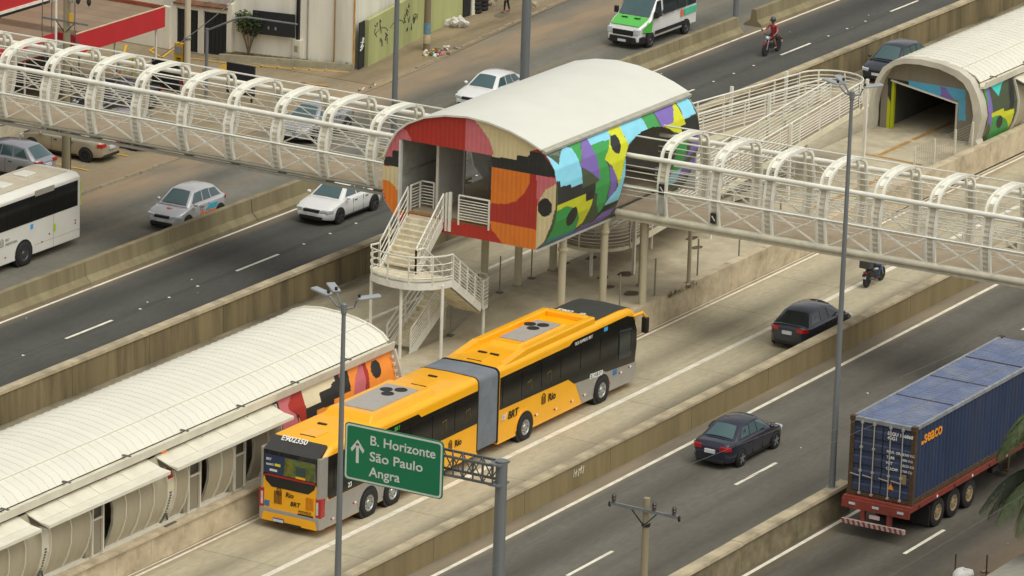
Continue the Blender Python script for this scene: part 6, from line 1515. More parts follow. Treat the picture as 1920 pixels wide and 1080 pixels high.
t = thing('sign_gantry', 'green motorway sign on a grey cantilever gantry in front of the bus', 'road sign', (-38.05,-21.27,0))
mb = MB(); mb.tube((0,.22,1.0),(0,.22,7.95),.2,.185,n=18); mb.build('column', m_galv, t, smooth=60)
MB().lathe([(.2,7.95),(.2,7.98),(.02,8.0)], (0,.22,0), n=18).build('column_cap', m_galv, t)
MB().lathe([(.36,.95),(.36,1.0),(.22,1.01)], (0,.22,0), n=12).build('base_plate', m_galv, t)
m_tr = mat('truss_steel', (100, 104, 100), rough=.5, metal=.4, var=.15)
ya_, yb_ = .35, 4.6
tr = MB().bar((-.3,ya_,7.85),(-.3,yb_,7.85),.07).build('truss_chord', m_tr, t)
for x, z in ((.25,7.85),(-.3,7.25),(.25,7.25)): MB().bar((x,ya_,z),(x,yb_,z),.07).build('truss_chord', m_tr, t)
n = 12
for k in range(n):
    y = ya_+(yb_-ya_)*k/n; y2 = ya_+(yb_-ya_)*(k+1)/n
    for x in (-.3,.25):
        MB().bar((x,y,7.25),(x,y,7.85),.035).build('truss_web', m_tr, t)
        MB().bar((x,y,7.25) if k % 2 else (x,y,7.85),(x,y2,7.85) if k % 2 else (x,y2,7.25),.03).build('truss_web', m_tr, t)
    for z in (7.25,7.85): MB().bar((-.3,y,z),(.25,y2,z),.03).build('truss_web', m_tr, t)
for z in (7.22,7.88): MB().prism([(-.32,.1),(.3,.1),(.3,.5),(-.32,.5)], z-.03, z+.03, 'z').build('truss_flange', m_galv, t)
SY0, SY1, SZ0, SZ1 = 2.07, 5.65, 6.45, 8.31
m_sg = mat('sign_green', (0, 118, 76), rough=.45, var=.03, scale=1.5); m_sw = mat('sign_white', (214, 216, 206), rough=.45, var=.03)
def rrect(y0, y1, z0, z1, r):
    p = []
    for cy, cz, a0 in ((y1-r,z1-r,0),(y0+r,z1-r,90),(y0+r,z0+r,180),(y1-r,z0+r,270)):
        for k in range(5): a = R(a0+90*k/4); p.append((cy+r*math.cos(a), cz+r*math.sin(a)))
    return p
SX = -.42
bd = MB().prism(rrect(SY0,SY1,SZ0,SZ1,.12), SX, SX+.05, 'x').build('sign_board', m_sg, t)
MB().prism(rrect(SY0+.03,SY1-.03,SZ0+.03,SZ1-.03,.12), SX-.004, SX+.0, 'x').build('sign_border', m_sw, bd)
MB().prism(rrect(SY0+.09,SY1-.09,SZ0+.09,SZ1-.09,.09), SX-.009, SX-.003, 'x').build('sign_face', m_sg, bd)
for y in (2.7,3.8,4.5): MB().box(SX+.05,-.27,y-.04,y+.04,6.6,8.2).build('sign_bracket', m_tr, t)
def signtext(body, u, v, width):
    me = text_mesh(body, .43, .004, .012)
    xs = [q.co.x for q in me.vertices]; sc = width/(max(xs)-min(xs))
    me = me.copy(); me.materials.clear(); me.materials.append(m_sw)
    y, z = SY1-u, SZ1-v
    me.transform(Matrix(((0,0,-1,SX-.012),(-sc,0,0,y),(0,1,0,z),(0,0,0,1))))
    link('lettering', me, bd)
signtext('B. Horizonte', .92, .58, 2.36); signtext('S\u00e3o Paulo', .92, 1.10, 1.93); signtext('Angra', .92, 1.60, 1.13)
ar = MB(); yc = SY1-.48; ar.prism([(yc-.05,SZ1-1.26),(yc+.05,SZ1-1.26),(yc+.05,SZ1-.62),(yc-.05,SZ1-.62)], SX-.016, SX-.010, 'x')
for s in (1,-1): ar.prism([(yc,SZ1-.50),(yc,SZ1-.66),(yc+s*.20,SZ1-.92),(yc+s*.25,SZ1-.82)], SX-.016, SX-.010, 'x')
ar.build('arrow', m_sw, bd)

def insulator(parent, x, y, z, s=1.0):
    MB().lathe([(.02*s,0),(.05*s,.03*s),(.035*s,.06*s),(.06*s,.09*s),(.04*s,.12*s),(.06*s,.15*s),(.03*s,.19*s),(.01,.21*s)], (x,y,z), n=9).build('insulator', mat('insulator_brown', (62, 44, 38), rough=.3), parent)
t = thing('power_pole', 'concrete power pole with grey crossarm and three dark insulators, bottom centre', 'power pole', (-43.3,-29,0))
MB().tube((0,0,0),(0,0,9.76),.16,.10,n=12).build('shaft', m_post, t, smooth=60)
MB().bar((-.13,1.12,9.42),(-.13,-1.12,9.42),.07,.09).build('crossarm', m_galv, t)
for y in (1.02,-.32,-.98): insulator(t, -.13, y, 9.46, 1.35)
for y in (1.15,-1.15): MB().blob((-.13,y,9.38),.05,.05,.09,n=7,k=4).build('insulator', m_black, t)
for y in (.42,-.42): MB().bar((-.14,y,9.38),(-.14,0,8.95),.03).build('brace', m_black, t)
MB().lathe([(.13,8.9),(.135,8.92),(.135,8.98),(.13,9.0)], n=12).build('band', m_black, t)
m_cable = mat('cable_black', (92, 90, 86), rough=.6)
def wire(p, q, sag, label, r=.007):
    p = Vector(p); q = Vector(q); pts = []
    for k in range(25):
        u = k/24; c = p.lerp(q, u); c.z -= sag*4*u*(1-u); pts.append(c)
    mb = MB(); mb.path(pts, r, n=4); o = mb.build('power_line', m_cable, None, smooth=80); return tag(o, label, 'cable', 'power lines along the service road')
for y, n_ in ((1.02,'left'),(-.32,'middle'),(-.98,'right')): wire((-43.43,-29+y,9.72), (40,-30.5+y,9.6), 1.3, 'thin power line running right from the %s insulator of the pole, before the container' % n_)
for y, n_ in ((1.02,'left'),(-.32,'middle'),(-.98,'right')): wire((-43.43,-29+y,9.72), (-100,-28+y,9.6), .9, 'thin power line running left from the %s insulator of the pole' % n_)
wire((-60,-33,6.2), (30,-31.5,6.1), .8, 'lower power line hanging in front of the container side', .008)
t = thing('power_pole', 'concrete power pole with crossarms at the far right outside the road', 'power pole', (40,-30.5,0))
MB().tube((0,0,0),(0,0,9.76),.16,.10,n=12).build('shaft', m_post, t); MB().bar((0,1.12,9.42),(0,-1.12,9.42),.07,.09).build('crossarm', m_galv, t)

# concrete pole with transformers at the forecourt kerb, left
t = thing('power_pole', 'weathered concrete pole carrying crossarms, cutouts and cables before the red canopy', 'power pole', (3.25,24.75,0))
MB().tube((0,0,0),(0,0,11),.19,.13,n=12).build('shaft', m_post, t, smooth=60)
MB().bar((-.12,1.15,7.55),(-.12,-1.15,7.55),.06,.08).build('crossarm', m_galv, t); MB().bar((-.12,1.35,8.75),(-.12,-1.35,8.75),.08,.1).build('crossarm', m_galv, t)
for y in (.45,-.45): MB().bar((-.13,y,7.5),(-.13,0,7.05),.03).build('brace', m_black, t)
for y in (1.2,.6,.25,-.35,-.7,-1.25):
    MB().blob((-.2,y,8.55),.10,.10,.17,n=7,k=4).build('fuse_cutout', m_led if y > -.5 else m_black, t)
for y, z0, z1 in ((1.1,8.6,5.4),(.62,8.6,5.8),(-.55,8.5,6.2),(-.75,6.9,4.7)):
    mb = MB(); mb.path([(-.2,y,z0),(-.22,y*1.02,(z0+z1)/2),(-.15,y*.96-.15,z1)], .022, n=5); mb.build('down_cable', m_cable, t, smooth=60)
MB().tube((.2,-.05,0),(.2,-.05,5.5),.06,n=8).build('conduit', m_black, t)
MB().box(-.24,-.16,-.42,-.28,7.6,7.95).build('warning_plate', mat('plate_yellow', (222, 168, 40)), t)
t = thing('thin_post', 'thin white metal post in front of the red canopy notch', 'post', (13.24,32.45,.04)); MB().tube((0,0,0),(0,0,8),.055,n=8).build('shaft', m_rail, t)
t = thing('power_pole', 'pale slim concrete pole between the red canopy and the black gates', 'power pole', (22.1,31.4,.04)); MB().tube((0,0,0),(0,0,9.5),.16,.12,n=12).build('shaft', mat('pole_pale', (196, 186, 158), rough=.8, var=.08, streak=True), t, smooth=60)
for z in (2.2,4.6): MB().lathe([(.17,z),(.175,z+.02),(.175,z+.08),(.17,z+.1)], n=12).build('band', m_galv, t)
t = thing('overhead_arm_post', 'grey post with a long bent horizontal arm over the side street', 'post', (20.8,29.45,.04))
MB().tube((0,0,0),(0,0,3.25),.075,n=10).build('shaft', m_galv, t, smooth=60)
mb = MB(); mb.path([(0,.15,3.05),(0,-.1,3.2),(0,-1.7,3.98),(0,-2.2,4.08),(0,-4.85,4.14)], .045, n=7); mb.build('arm', m_galv, t, smooth=60)
MB().box(-.1,.1,-.16,.16,1.05,1.35).build('control_box', m_under, t)
# cables in the background
mb = MB()
pts = [Vector((-2,26,3.6)).lerp(Vector((29,30.5,5.4)), k/20)-Vector((0,0,1.6*4*(k/20)*(1-k/20))) for k in range(21)]
mb.path(pts, .022, n=5); tag(mb.build('street_cable', m_cable), 'sagging dark cable running from the canopy to the beige building', 'cable')

# ------------------------------------------------------------------ red canopy, shop front, beige building
m_redf = mat('fascia_red', (190, 42, 48), rough=.45, var=.05, scale=1, dirt=.12, dirt_rgb=(120, 40, 40))
m_croof = mat('canopy_roof_brown', (138, 118, 94), rough=.8, var=.1, scale=1.2, dirt=.3, dirt_rgb=(104, 86, 66), rnd=.06)
t = thing('canopy', 'flat brown canopy roof with deep red fascia on thin white posts', 'canopy', (0,0,0))
rs = MB().box(0,.985,33.1,36.9,3.70,3.74).mesh('roof_sheet', m_croof); rs2 = MB().box(0,.985,32.06,36.9,3.70,3.74).mesh('roof_sheet', m_croof)
for k in range(-6,15): link('roof_sheet', rs if k < 14 else rs2, t, loc=(k+.2 if k < 14 else k+.2,0,0))
for k in range(14,21): link('roof_sheet', rs2, t, loc=(k+.15,0,0))
MB().box(14.15,21.15,32.0,32.06,2.92,3.86).build('fascia', m_redf, t); MB().box(21.1,21.16,32.07,37,2.92,3.80).build('fascia', m_redf, t)
MB().box(-6,14.12,33.03,33.09,2.92,3.82).build('fascia', m_redf, t); MB().box(14.09,14.14,32.07,33.02,2.92,3.84).build('fascia', mat('fascia_red_shaded', (140, 30, 38), rough=.5), t)  # notch side face: its shade is painted in as a darker fascia red
MB().box(14.15,21.12,31.99,32.05,3.862,3.90).build('fascia_cap', mat('cap_cream', (214,190,160)), t)
MB().box(21.02,21.2,32.1,37,3.74,3.92).build('tile_edge', mat('terracotta', (140, 78, 52), var=.2), t)
MB().box(-6,21,32.3,36.9,3.3,3.5).build('canopy_soffit', m_under, t)
for x, y in ((20.8,32.25),(17.95,32.55),(12.2,33.4),(6.5,33.4),(1,33.4),(20.8,36.5),(14,36.5)): MB().tube((x,y,.04),(x,y,3.3),.05,n=8).build('post', m_rail, t)
MB().bar((20.8,32.3,1.35),(18.6,33.6,1.2),.06).build('brace', m_rail, t)
t = thing('shop_building', 'red fronted shop block behind the brown canopy roof, top left', 'building', (0,0,0))
MB().box(-6,19.2,37.05,46,0,3.9).build('wall', mat('shop_dark', (66, 62, 58), var=.2, scale=.8), t); MB().box(-6,18.95,37.0,37.05,3.92,6.2).build('sign_band', m_redf, t); MB().box(-6,18.95,36.95,37.0,3.85,3.98).build('sill', m_rail, t); MB().box(-6,19.2,37.06,46,3.9,6.1).build('upper_wall', m_redf, t)
for x in (2,6,10,14): MB().box(x,x+2.2,36.97,37.04,.1,2.6).build('shutter', m_under, t)
# bright painted pipe rack under the canopy
t = thing('painted_pipe_rack', 'rack of bright painted pipes under the red canopy', 'rack', (0,0,0))
for (p, q, c) in (((19.6,33.6,.9),(20.9,34.3,1.15),(70,160,185)),((18.3,33.0,.75),(19.6,33.4,.9),(205,96,44)),((19.7,33.2,.95),(21.2,33.8,1.3),(206,184,50)),((21.2,33.8,1.3),(21.2,33.8,.05),(206,184,50)),((16.2,32.2,.5),(18.6,32.3,.7),(120,50,140)),((16.4,31.8,.15),(18.2,31.9,.2),(170,60,80)),((15.2,32.4,.8),(15.2,32.4,.05),(60,120,165)),((17.6,33.5,1.0),(18.9,34.2,1.15),(40,130,110)),((15.0,32.0,.6),(16.2,32.4,.75),(180,60,60)),((14.2,33.2,1.6),(15.5,33.6,1.7),(60,150,170)),((16.9,32.9,.3),(17.2,32.9,1.5),(214,170,40)),((12.6,32.9,.4),(14,33.2,.6),(150,60,70))):
    MB().tube(p, q, .055, n=8).build('pipe', mat('pipe_%d_%d_%d' % c, c, rough=.4), t)
# low wall and kerbed edge, left
t = tag(MB().box(-2,11.6,32.45,32.75,.04,.62).build('low_wall', mat('wall_cream', (190, 180, 156), var=.1, dirt=.3)), 'low cream wall on the forecourt behind the parked cars', 'wall')
# yellow and black totem
t = thing('price_totem', 'slim yellow totem with red base standing before the pale pole', 'sign', (22.2,31.85,.04))
MB().box(-.14,.14,-.24,.24,.5,1.95).build('panel', mat('totem_yellow', (216, 166, 38), var=.1), t); MB().box(-.2,-.12,-.30,.30,.0,.5).build('base', mat('totem_red', (160, 28, 36)), t)
MB().box(-.155,-.14,-.2,.2,1.45,1.8).build('face', mat('totem_grey', (150,150,140)), t); MB().box(-.10,.16,-.32,-.245,.45,1.96).build('edge', m_black, t)
for k in range(5): MB().box(-.156,-.141,-.12,.1,.65+k*.14,.72+k*.14).build('print', m_black, t)
for i, (x, y, lab) in enumerate(((21.3,27.9,'black framed panel on the side street behind the left footbridge, right one'),(19.8,31.0,'black panel standing beside the grey arm post behind the left footbridge'))):
    t = thing('panel_board', lab, 'board', (x,y,.0)); MB().box(-.06,.06,-.75,.75,.35,1.75).build('board', mat('board_black', (36, 40, 44), rough=.4), t)
    for yy in (-.6,.6): MB().box(-.03,.03,yy-.04,yy+.04,0,.35).build('leg', m_black, t)
# beige building with planter, sign board, black gates
m_bei = mat('render_beige', (230, 226, 208), rough=.9, var=.06, scale=.6, streak=True, dirt=.4, dirt_rgb=(146, 134, 106), dscale=.6, bump=.1)
t = thing('beige_building', 'tall beige rendered building at the corner behind the planter', 'building', (0,0,0))
a, c = Vector((29.45,27.05,0)), Vector((28.25,33.0,0)); d = (c-a).normalized(); nn = Vector((-d.y, d.x, 0))
ins = Vector((1,0,0))
mb = MB(); mb.prism([(a.x,a.y),(44,29.6),(44,40),(30.2,40),(c.x,c.y)], 0, 8.5, 'z'); mb.build('wall', m_bei, t)
for u in (.9,2.25): 
    p = a+d*u; MB().tube((p.x-.05,p.y,.1),(p.x-.05,p.y,8.4),.035,n=6).build('drain_pipe', m_under if u > 1 else mat('pipe_rust', (150,118,70)), t)
p = a+d*.05; MB().tube((p.x+.02,p.y-.1,0.3),(p.x+.02,p.y-.1,8),.05,n=6).build('corner_pipe', mat('pipe_ochre', (196, 148, 70), var=.2), t)
t = thing('planter_kerb', 'long pale kerb planter strip with grass along the beige building', 'planter', (0,0,0))
mb = MB(); q0, q1 = Vector((29.35,26.95,0)), Vector((27.9,33.0,0)); o = Vector((-.9,-.2,0))
mb.prism([(q0.x-.12,q0.y-.02),(q1.x-.8,q1.y),(q1.x-.62,q1.y),(q0.x+.08,q0.y+.04)], 0, .36, 'z'); mb.build('kerb', mat('planter_grey', (160,154,130), var=.12, dirt=.3), t)
mb = MB(); mb.prism([(q0.x+.06,q0.y+.05),(q1.x-.6,q1.y),(q1.x+.35,q1.y)], 0, .30, 'z'); mb.build('soil', mat('soil_brown', (116, 92, 60), var=.3, scale=6), t)
m_leaf = mat('leaf_green', (74, 88, 42), rough=.6, var=.35, scale=9, rnd=.2); m_leaf2 = mat('leaf_dark', (52, 64, 34), rough=.6, var=.35, scale=9, rnd=.2)
def leaf_cloud(mb, c, r, n, s, flat=1.0, seed=1):
    rr = random.Random(seed)
    for _ in range(n):
        v = Vector((rr.gauss(0,1), rr.gauss(0,1), rr.gauss(0,1)*flat)); v = v.normalized()*rr.random()**.45
        p = Vector(c)+Vector((v.x*r[0], v.y*r[1], v.z*r[2])); ax = Vector((rr.gauss(0,1),rr.gauss(0,1),rr.gauss(0,.6))).normalized(); b_ = ax.cross(Vector((rr.gauss(0,1),rr.gauss(0,1),rr.gauss(0,1)))).normalized()
        L = s*rr.uniform(.6,1.4); w = L*.35
        mb.add([p-ax*L, p+b_*w, p+ax*L, p-b_*w], [(0,1,2,3)])
g = MB()
for k in range(420):
    u = random.random(); p = q0.lerp(q1, u); x = p.x-.05-random.random()*.35*u+.0; h = random.uniform(.06,.22)
    if random.random() < .55+.4*math.sin(u*19): g.add([(x-.03,p.y,.30),(x+.03,p.y+.02,.30),(x+random.uniform(-.1,.1),p.y+random.uniform(-.08,.08),.30+h)],[(0,1,2)])
g.build('grass_tufts', m_leaf, t, kind='stuff')
t = thing('bush', 'tall sparse bush with bare stems against the beige building', 'bush', (28.05,31.95,.28))
st = MB()
for k in range(9):
    a_ = 2*PI*k/9; MB().path([(0,0,0),(.12*math.cos(a_),.16*math.sin(a_),.6),(.28*math.cos(a_),.5*math.sin(a_),1.35)], [.03,.025,.012], n=5).build('stem', mat('bark_grey', (120,104,76), var=.2), t)
for k in range(5):
    a_ = 2*PI*k/5+.4; mb = MB(); leaf_cloud(mb, (.22*math.cos(a_),.42*math.sin(a_),1.45+.12*(k%3)), (.3,.38,.55), 420, .075, seed=k); mb.build('foliage', m_leaf2 if k % 2 else m_leaf, t)
t = thing('sign_board', 'dark blank sign board fixed in front of the beige wall', 'sign', (28.38,30.8,0))
MB().bar((.22,-1.06,1.9),(-.2,1.02,1.9),.07,1.12).build('board', mat('board_black', (36, 40, 44), rough=.4), t)
for y in (-.1,.25): MB().box(-.032-.2*y,-.02-.2*y,y-.07,y+.07,1.62,1.76).build('print', m_under, t)
t = thing('meter_post', 'pale concrete meter pillar with black pipe mast at the building foot', 'post', (28.85,29.72,.2))
MB().box(-.15,.15,-.22,.22,0,1.02).build('pillar', m_trim, t, bevel=.02); MB().box(-.165,-.15,-.1,.1,.45,.75).build('meter_window', m_under, t); MB().box(-.07,.07,-.07,.07,1.0,6).build('mast', m_black, t)
t = thing('black_gates', 'pair of black sheet metal gates between pale pillars', 'gate', (0,0,0))
g0, g1 = Vector((27.70,35.9,0)), Vector((28.1,33.1,0))
def along(u): return g0.lerp(g1, u)
for u0, u1 in ((.03,.47),(.53,.97)):
    p, q = along(u0), along(u1); MB().bar((p.x,p.y,1.06),(q.x,q.y,1.06),.06,2.0).build('gate_leaf', mat('gate_black', (34, 38, 40), rough=.5, var=.1), t)
    for k in range(1,6): s = p.lerp(q, k/6); MB().box(s.x-.05,s.x-.03,s.y-.012,s.y+.012,.1,2.04).build('gate_rib', m_black, t)
for u in (0,.5,1.03): p = along(u); MB().box(p.x-.14,p.x+.14,p.y-.14,p.y+.14,0,2.3 if u < 1 else 2.6).build('pillar', m_bei, t)
p, q = along(0), along(1.0); MB().bar((p.x,p.y,2.22),(q.x,q.y,2.22),.2,.2).build('lintel', m_bei, t)
for k in range(13):
    s = p.lerp(q, (k+.5)/13); MB().prism([(-.25,2.33),(.3,2.40+random.uniform(0,.1)),(.3,2.46),(-.25,2.40)], s.y-.11, s.y+.10, 'y').build('roof_tile', mat('tile_brown', (122, 84, 60), var=.3, rnd=.2), t, loc=(s.x,0,0))
t = thing('beige_wall', 'stained low beige wall left of the black gates', 'wall', (0,0,0)); MB().box(27.5,27.75,36.05,41,0,2.1).build('wall', m_bei, t)
t = thing('rear_house', 'pale rendered house front above the black gates', 'building', (0,0,0)); MB().box(28.9,36,33.2,44,0,7).build('wall', m_bei, t)
# painted road marks of the side street
ym = MB()
def ystroke(p, q, w=.12):
    p = Vector((p[0],p[1],.066)); q = Vector((q[0],q[1],.066)); d = (q-p).normalized(); nn = Vector((-d.y,d.x,0))*w/2
    ym.add([p-nn,q-nn,q+nn,p+nn],[(0,1,2,3)])
for i, (p, q) in enumerate([((26.9,31.7),(28.9,26.9)),((26.8,36.7),(25.9,35.4)),((25.9,35.4),(27.45,35.9)),((27.45,35.9),(28.05,36.95)),((28.05,36.95),(26.8,36.7)),((26.6,34.9),(26.9,31.7)),((24.9,36.9),(27,38.2)),((22.5,35.8),(24.9,36.9)),((24,38.5),(26.8,39.8))]):
    ym = MB(); ystroke(p, q); ym.build('painted_stroke', m_lineY, forecourt if max(p[0],q[0]) < 27.5 else pavement)
for k in range(6):
    u = k/6; x = 26.95+1.75*u; y = 31.4-4.2*u; ym = MB(); ystroke((x,y),(x+.32,y+.12),.1); 
    for i, v in enumerate(ym.v): ym.v[i] = (v[0],v[1],.066)
    ym.build('painted_stroke', m_lineY, pavement)
for k in range(7): ym = MB(); ystroke((25.1+k*.22,32.0+.05*k),(25.9+k*.2,31.0+.05*k),.15); ym.build('painted_stroke', m_lineY, forecourt)
for p, q in (((25.6,28.0),(26.1,26.2)),((25.5,27.6),(25.95,27.3))): ym = MB(); ystroke(p, q, .22); ym.build('painted_stroke', mat('road_paint_faded', (190, 140, 70), var=.2, dirt=.6, dirt_rgb=(150,130,100), dscale=3), forecourt)
for x in (6.95,9.95): ym = MB(); ystroke((x,26.2),(x+.05,30.6),.12); ym.build('parking_line', m_lineY, forecourt)
# green wall with graffiti, side gate, tyres, rubbish
m_grn = mat('wall_green', (172, 176, 118), rough=.9, var=.1, scale=1.0, streak=True, dirt=.45, dirt_rgb=(134, 124, 84), dscale=.9)
t = thing('graffiti_wall', 'pale green wall covered in black graffiti strokes along the dirt pavement', 'wall', (0,0,0))
GW = [Vector((30.35,26.85,0)),Vector((37.75,28.2,0)),Vector((41.6,28.5,0))]
for (p, q, h) in ((GW[0],GW[1],2.3),(GW[1]+Vector((.2,.03,0)),GW[2],2.25)): MB().bar((p.x,p.y,h/2),(q.x,q.y,h/2),.2,h).build('wall_section', m_grn, t)
p = GW[1]+Vector((.1,0,0)); MB().box(p.x-.1,p.x+.1,p.y-.16,p.y+.1,0,2.35).build('pier', mat('brick_red', (140, 74, 48), var=.3, scale=8), t)
dirw = (GW[1]-GW[0]).normalized(); nw = Vector((dirw.y,-dirw.x,0))
m_spray = mat('spray_black', (54, 58, 50), rough=.9, var=.2)
rg = random.Random(5)
for k in range(26):
    u = rg.choice([.1,.13,.2,.24,.3,.62,.66,.7,.74,.78,.82,.88])*7.4+rg.uniform(-.15,.15); z = rg.uniform(.7,1.9)
    c = GW[0]+dirw*u+nw*.108; pts = []
    for j in range(rg.randint(3,5)): pts.append(c+dirw*rg.uniform(-.16,.16)+Vector((0,0,z+rg.uniform(-.22,.22)))+nw*.0)
    for a_, b_ in zip(pts, pts[1:]): MB().bar(a_, b_, .008, .045, up=nw.cross(b_-a_).normalized() if (b_-a_).length > 0 else (0,0,1)).build('graffiti_stroke', m_spray, t)
for u, z, r_ in ((1.5,1.7,.9),(3.5,1.6,1.0)):
    c = GW[0]+dirw*u+nw*.108; mb = MB(); mb.path([c+dirw*(r_*math.cos(a_*.25))+Vector((0,0,z-.5+r_*.45*math.sin(a_*.25))) for a_ in range(1,11)], .016, n=4); mb.build('graffiti_stroke', m_spray, t)
t = thing('side_gate', 'narrow black metal gate beside the beige building corner', 'gate', (29.9,26.85,0)); MB().bar((-.32,-.05,1.15),(.32,.07,1.15),.06,2.3).build('gate_leaf', mat('gate_black', (34, 38, 40), rough=.5, var=.1), t)
for p, q in (((-.2,-.09,1.1),(.15,-.03,1.5)),((-.2,-.09,1.35),(.2,-.02,1.3)),((-.1,-.08,1.0),(.05,-.05,1.55)),((-.25,-.09,.95),(.1,-.04,1.15))): MB().bar(p, q, .02, .05, up=(0,1,0)).build('graffiti_stroke', m_txtw, t)
t = thing('side_gate', 'dark doorway gate at the far end of the green wall', 'gate', (42.2,28.55,0)); MB().box(-.35,.35,-.05,.05,0,2.4).build('gate_leaf', mat('gate_black', (34, 38, 40), rough=.5, var=.1), t); MB().box(.4,.75,-.1,.2,0,2.6).build('post', m_bei, t)
t = thing('scrap_roofs', 'jumbled dark lean-to roofs behind the green wall', 'roof', (0,0,0))
for k in range(14):
    x = 31+k*.85; h = random.uniform(1.7,2.5); y = 28.2+.12*k
    MB().prism([(y,h),(y+random.uniform(2,4),h+random.uniform(.1,.7)),(y+2.5,h-.3),(y,h-.08)], x, x+random.uniform(.7,.95), 'x').build('roof_sheet', mat('sheet_%d' % (k % 4), [(92,84,70),(118,106,88),(70,66,58),(134,118,92)][k % 4], var=.25, scale=3, dirt=.5, dirt_rgb=(80,64,46)), t)
for k in range(6): x = 32+1.5*k; MB().bar((x,28.3,2.3),(x+.7,28.9,3.0),.05).build('timber', mat('timber_pale', (190,176,140), var=.2), t)
for i, x in enumerate((43.15,43.95)):
    t = thing('tyre_stack', 'tall stack of old tyres by the pavement, %s one' % ('nearer left' if i == 0 else 'right hand'), 'tyres', (x,28.6+.12*i,.06), 0, 'tyre stacks by the pavement')
    tm = MB().lathe([(.2,0),(.30,.0),(.34,.05),(.34,.15),(.30,.2),(.2,.2)], n=16).mesh('tyre', m_tyre, smooth=60)
    for k in range(9): link('tyre', tm, t, loc=(random.uniform(-.03,.03),random.uniform(-.03,.03),k*.205))
def heap(name, label, loc, n, rx, ry, s, cols, seed):
    t = thing(name, label, 'rubbish', loc); rr = random.Random(seed)
    for k in range(n):
        mb = MB(); mb.blob((0,0,0), s*rr.uniform(.6,1.3), s*rr.uniform(.6,1.3), s*rr.uniform(.5,.9), n=7, k=4, jit=.3); c = cols[k % len(cols)]
        o = mb.build('bag', mat('bag_%d_%d_%d' % c, c, rough=.5, var=.2, scale=8), t); o.location = (rr.gauss(0,rx), rr.gauss(0,ry), s*.4+(s*.7 if k % 3 == 0 else 0)); o.rotation_euler = (rr.random()*3,rr.random()*3,rr.random()*3)
heap('rubbish_heap', 'scattered colourful litter around the foot of the brown pole', (34.9,25.6,.06), 34, .55, .35, .10, [(150,50,50),(200,196,180),(120,70,60),(170,150,60),(60,150,110),(190,120,120),(140,130,120),(210,210,200)], 3)
heap('rubbish_heap', 'pile of white rubbish bags against the green wall', (40.3,27.75,.06), 14, .5, .22, .26, [(214,210,200),(190,186,176),(200,196,190)], 4)
heap('rubbish_heap', 'small scrap of white and dark litter at the street mouth', (26.5,24.6,.03), 8, .5, .15, .07, [(210,206,196),(90,80,70),(160,150,130)], 8)
heap('rubble_heap', 'brown rubble heap behind the tyre stacks', (46.2,30.2,.06), 40, 1.4, 1.0, .28, [(134,118,92),(110,98,78),(160,146,120)], 6)
t = thing('power_pole', 'brown weathered pole with pasted blue poster beside the green wall', 'power pole', (34.95,26.35,.06))
MB().tube((0,0,0),(0,0,9.5),.17,.13,n=12).build('shaft', mat('pole_brown', (128, 112, 88), rough=.9, var=.2, streak=True), t, smooth=60)
mb = MB(); mb.lathe([(.178,.8),(.178,1.35)], n=14); mb.build('poster', mat('poster_blue', (104, 134, 150), var=.2, scale=8), t); mb = MB(); mb.lathe([(.176,.35),(.176,.79)], n=14); mb.build('paint_band', mat('band_cream', (190, 176, 140), var=.2), t)
tag(MB().prism([(43.0,27.0),(44.1,27.2),(44.2,27.7),(43.1,27.5)], .06, .075, 'z').build('cover_plate', mat('plate_dark', (104, 94, 76), var=.2)), 'dark metal cover plate in the dirt pavement', 'cover')
# wall/shed and palms at the lower right corner
t = thing('shed', 'grey sheet metal shed wall and eave at the lower right corner', 'shed', (0,0,0))
MB().box(-24.5,-8,-31.35,-31.25,0,2.2).build('wall', m_led, t)
for k in range(11): MB().box(-24.4+k*1.5,-24.36+k*1.5,-31.24,-31.22,0,2.2).build('rib', m_galv, t)
MB().prism([(-31.15,2.2),(-34,2.9),(-34,2.98),(-31.1,2.28)], -24.8, -8, 'x').build('roof', m_under, t)
for i, x in enumerate((-18.05,-18.6)): 
    t = thing('rebar', 'rusty steel rod sticking up near the lower right corner, %s' % ('left rod' if i else 'right rod'), 'rod', (x+(-.0),-27.5-.9*(1-i),0), 0, 'rusty rods at the lower right corner'); MB().tube((0,0,0),(.03,.02,.75),.03,n=6).build('shaft', m_rust, t)
t = thing('sack', 'crumpled white sack at the bottom edge near the shed', 'sack', (-18.75,-27.85,0)); mb = MB(); mb.blob((0,0,.15),.5,.35,.2,n=10,k=6,jit=.12); mb.build('bag', m_txtw, t, smooth=60)
m_palm = mat('palm_green', (66, 80, 40), rough=.5, var=.3, scale=5, rnd=.12); m_palmd = mat('palm_dark', (44, 54, 30), rough=.5, var=.3, scale=5)
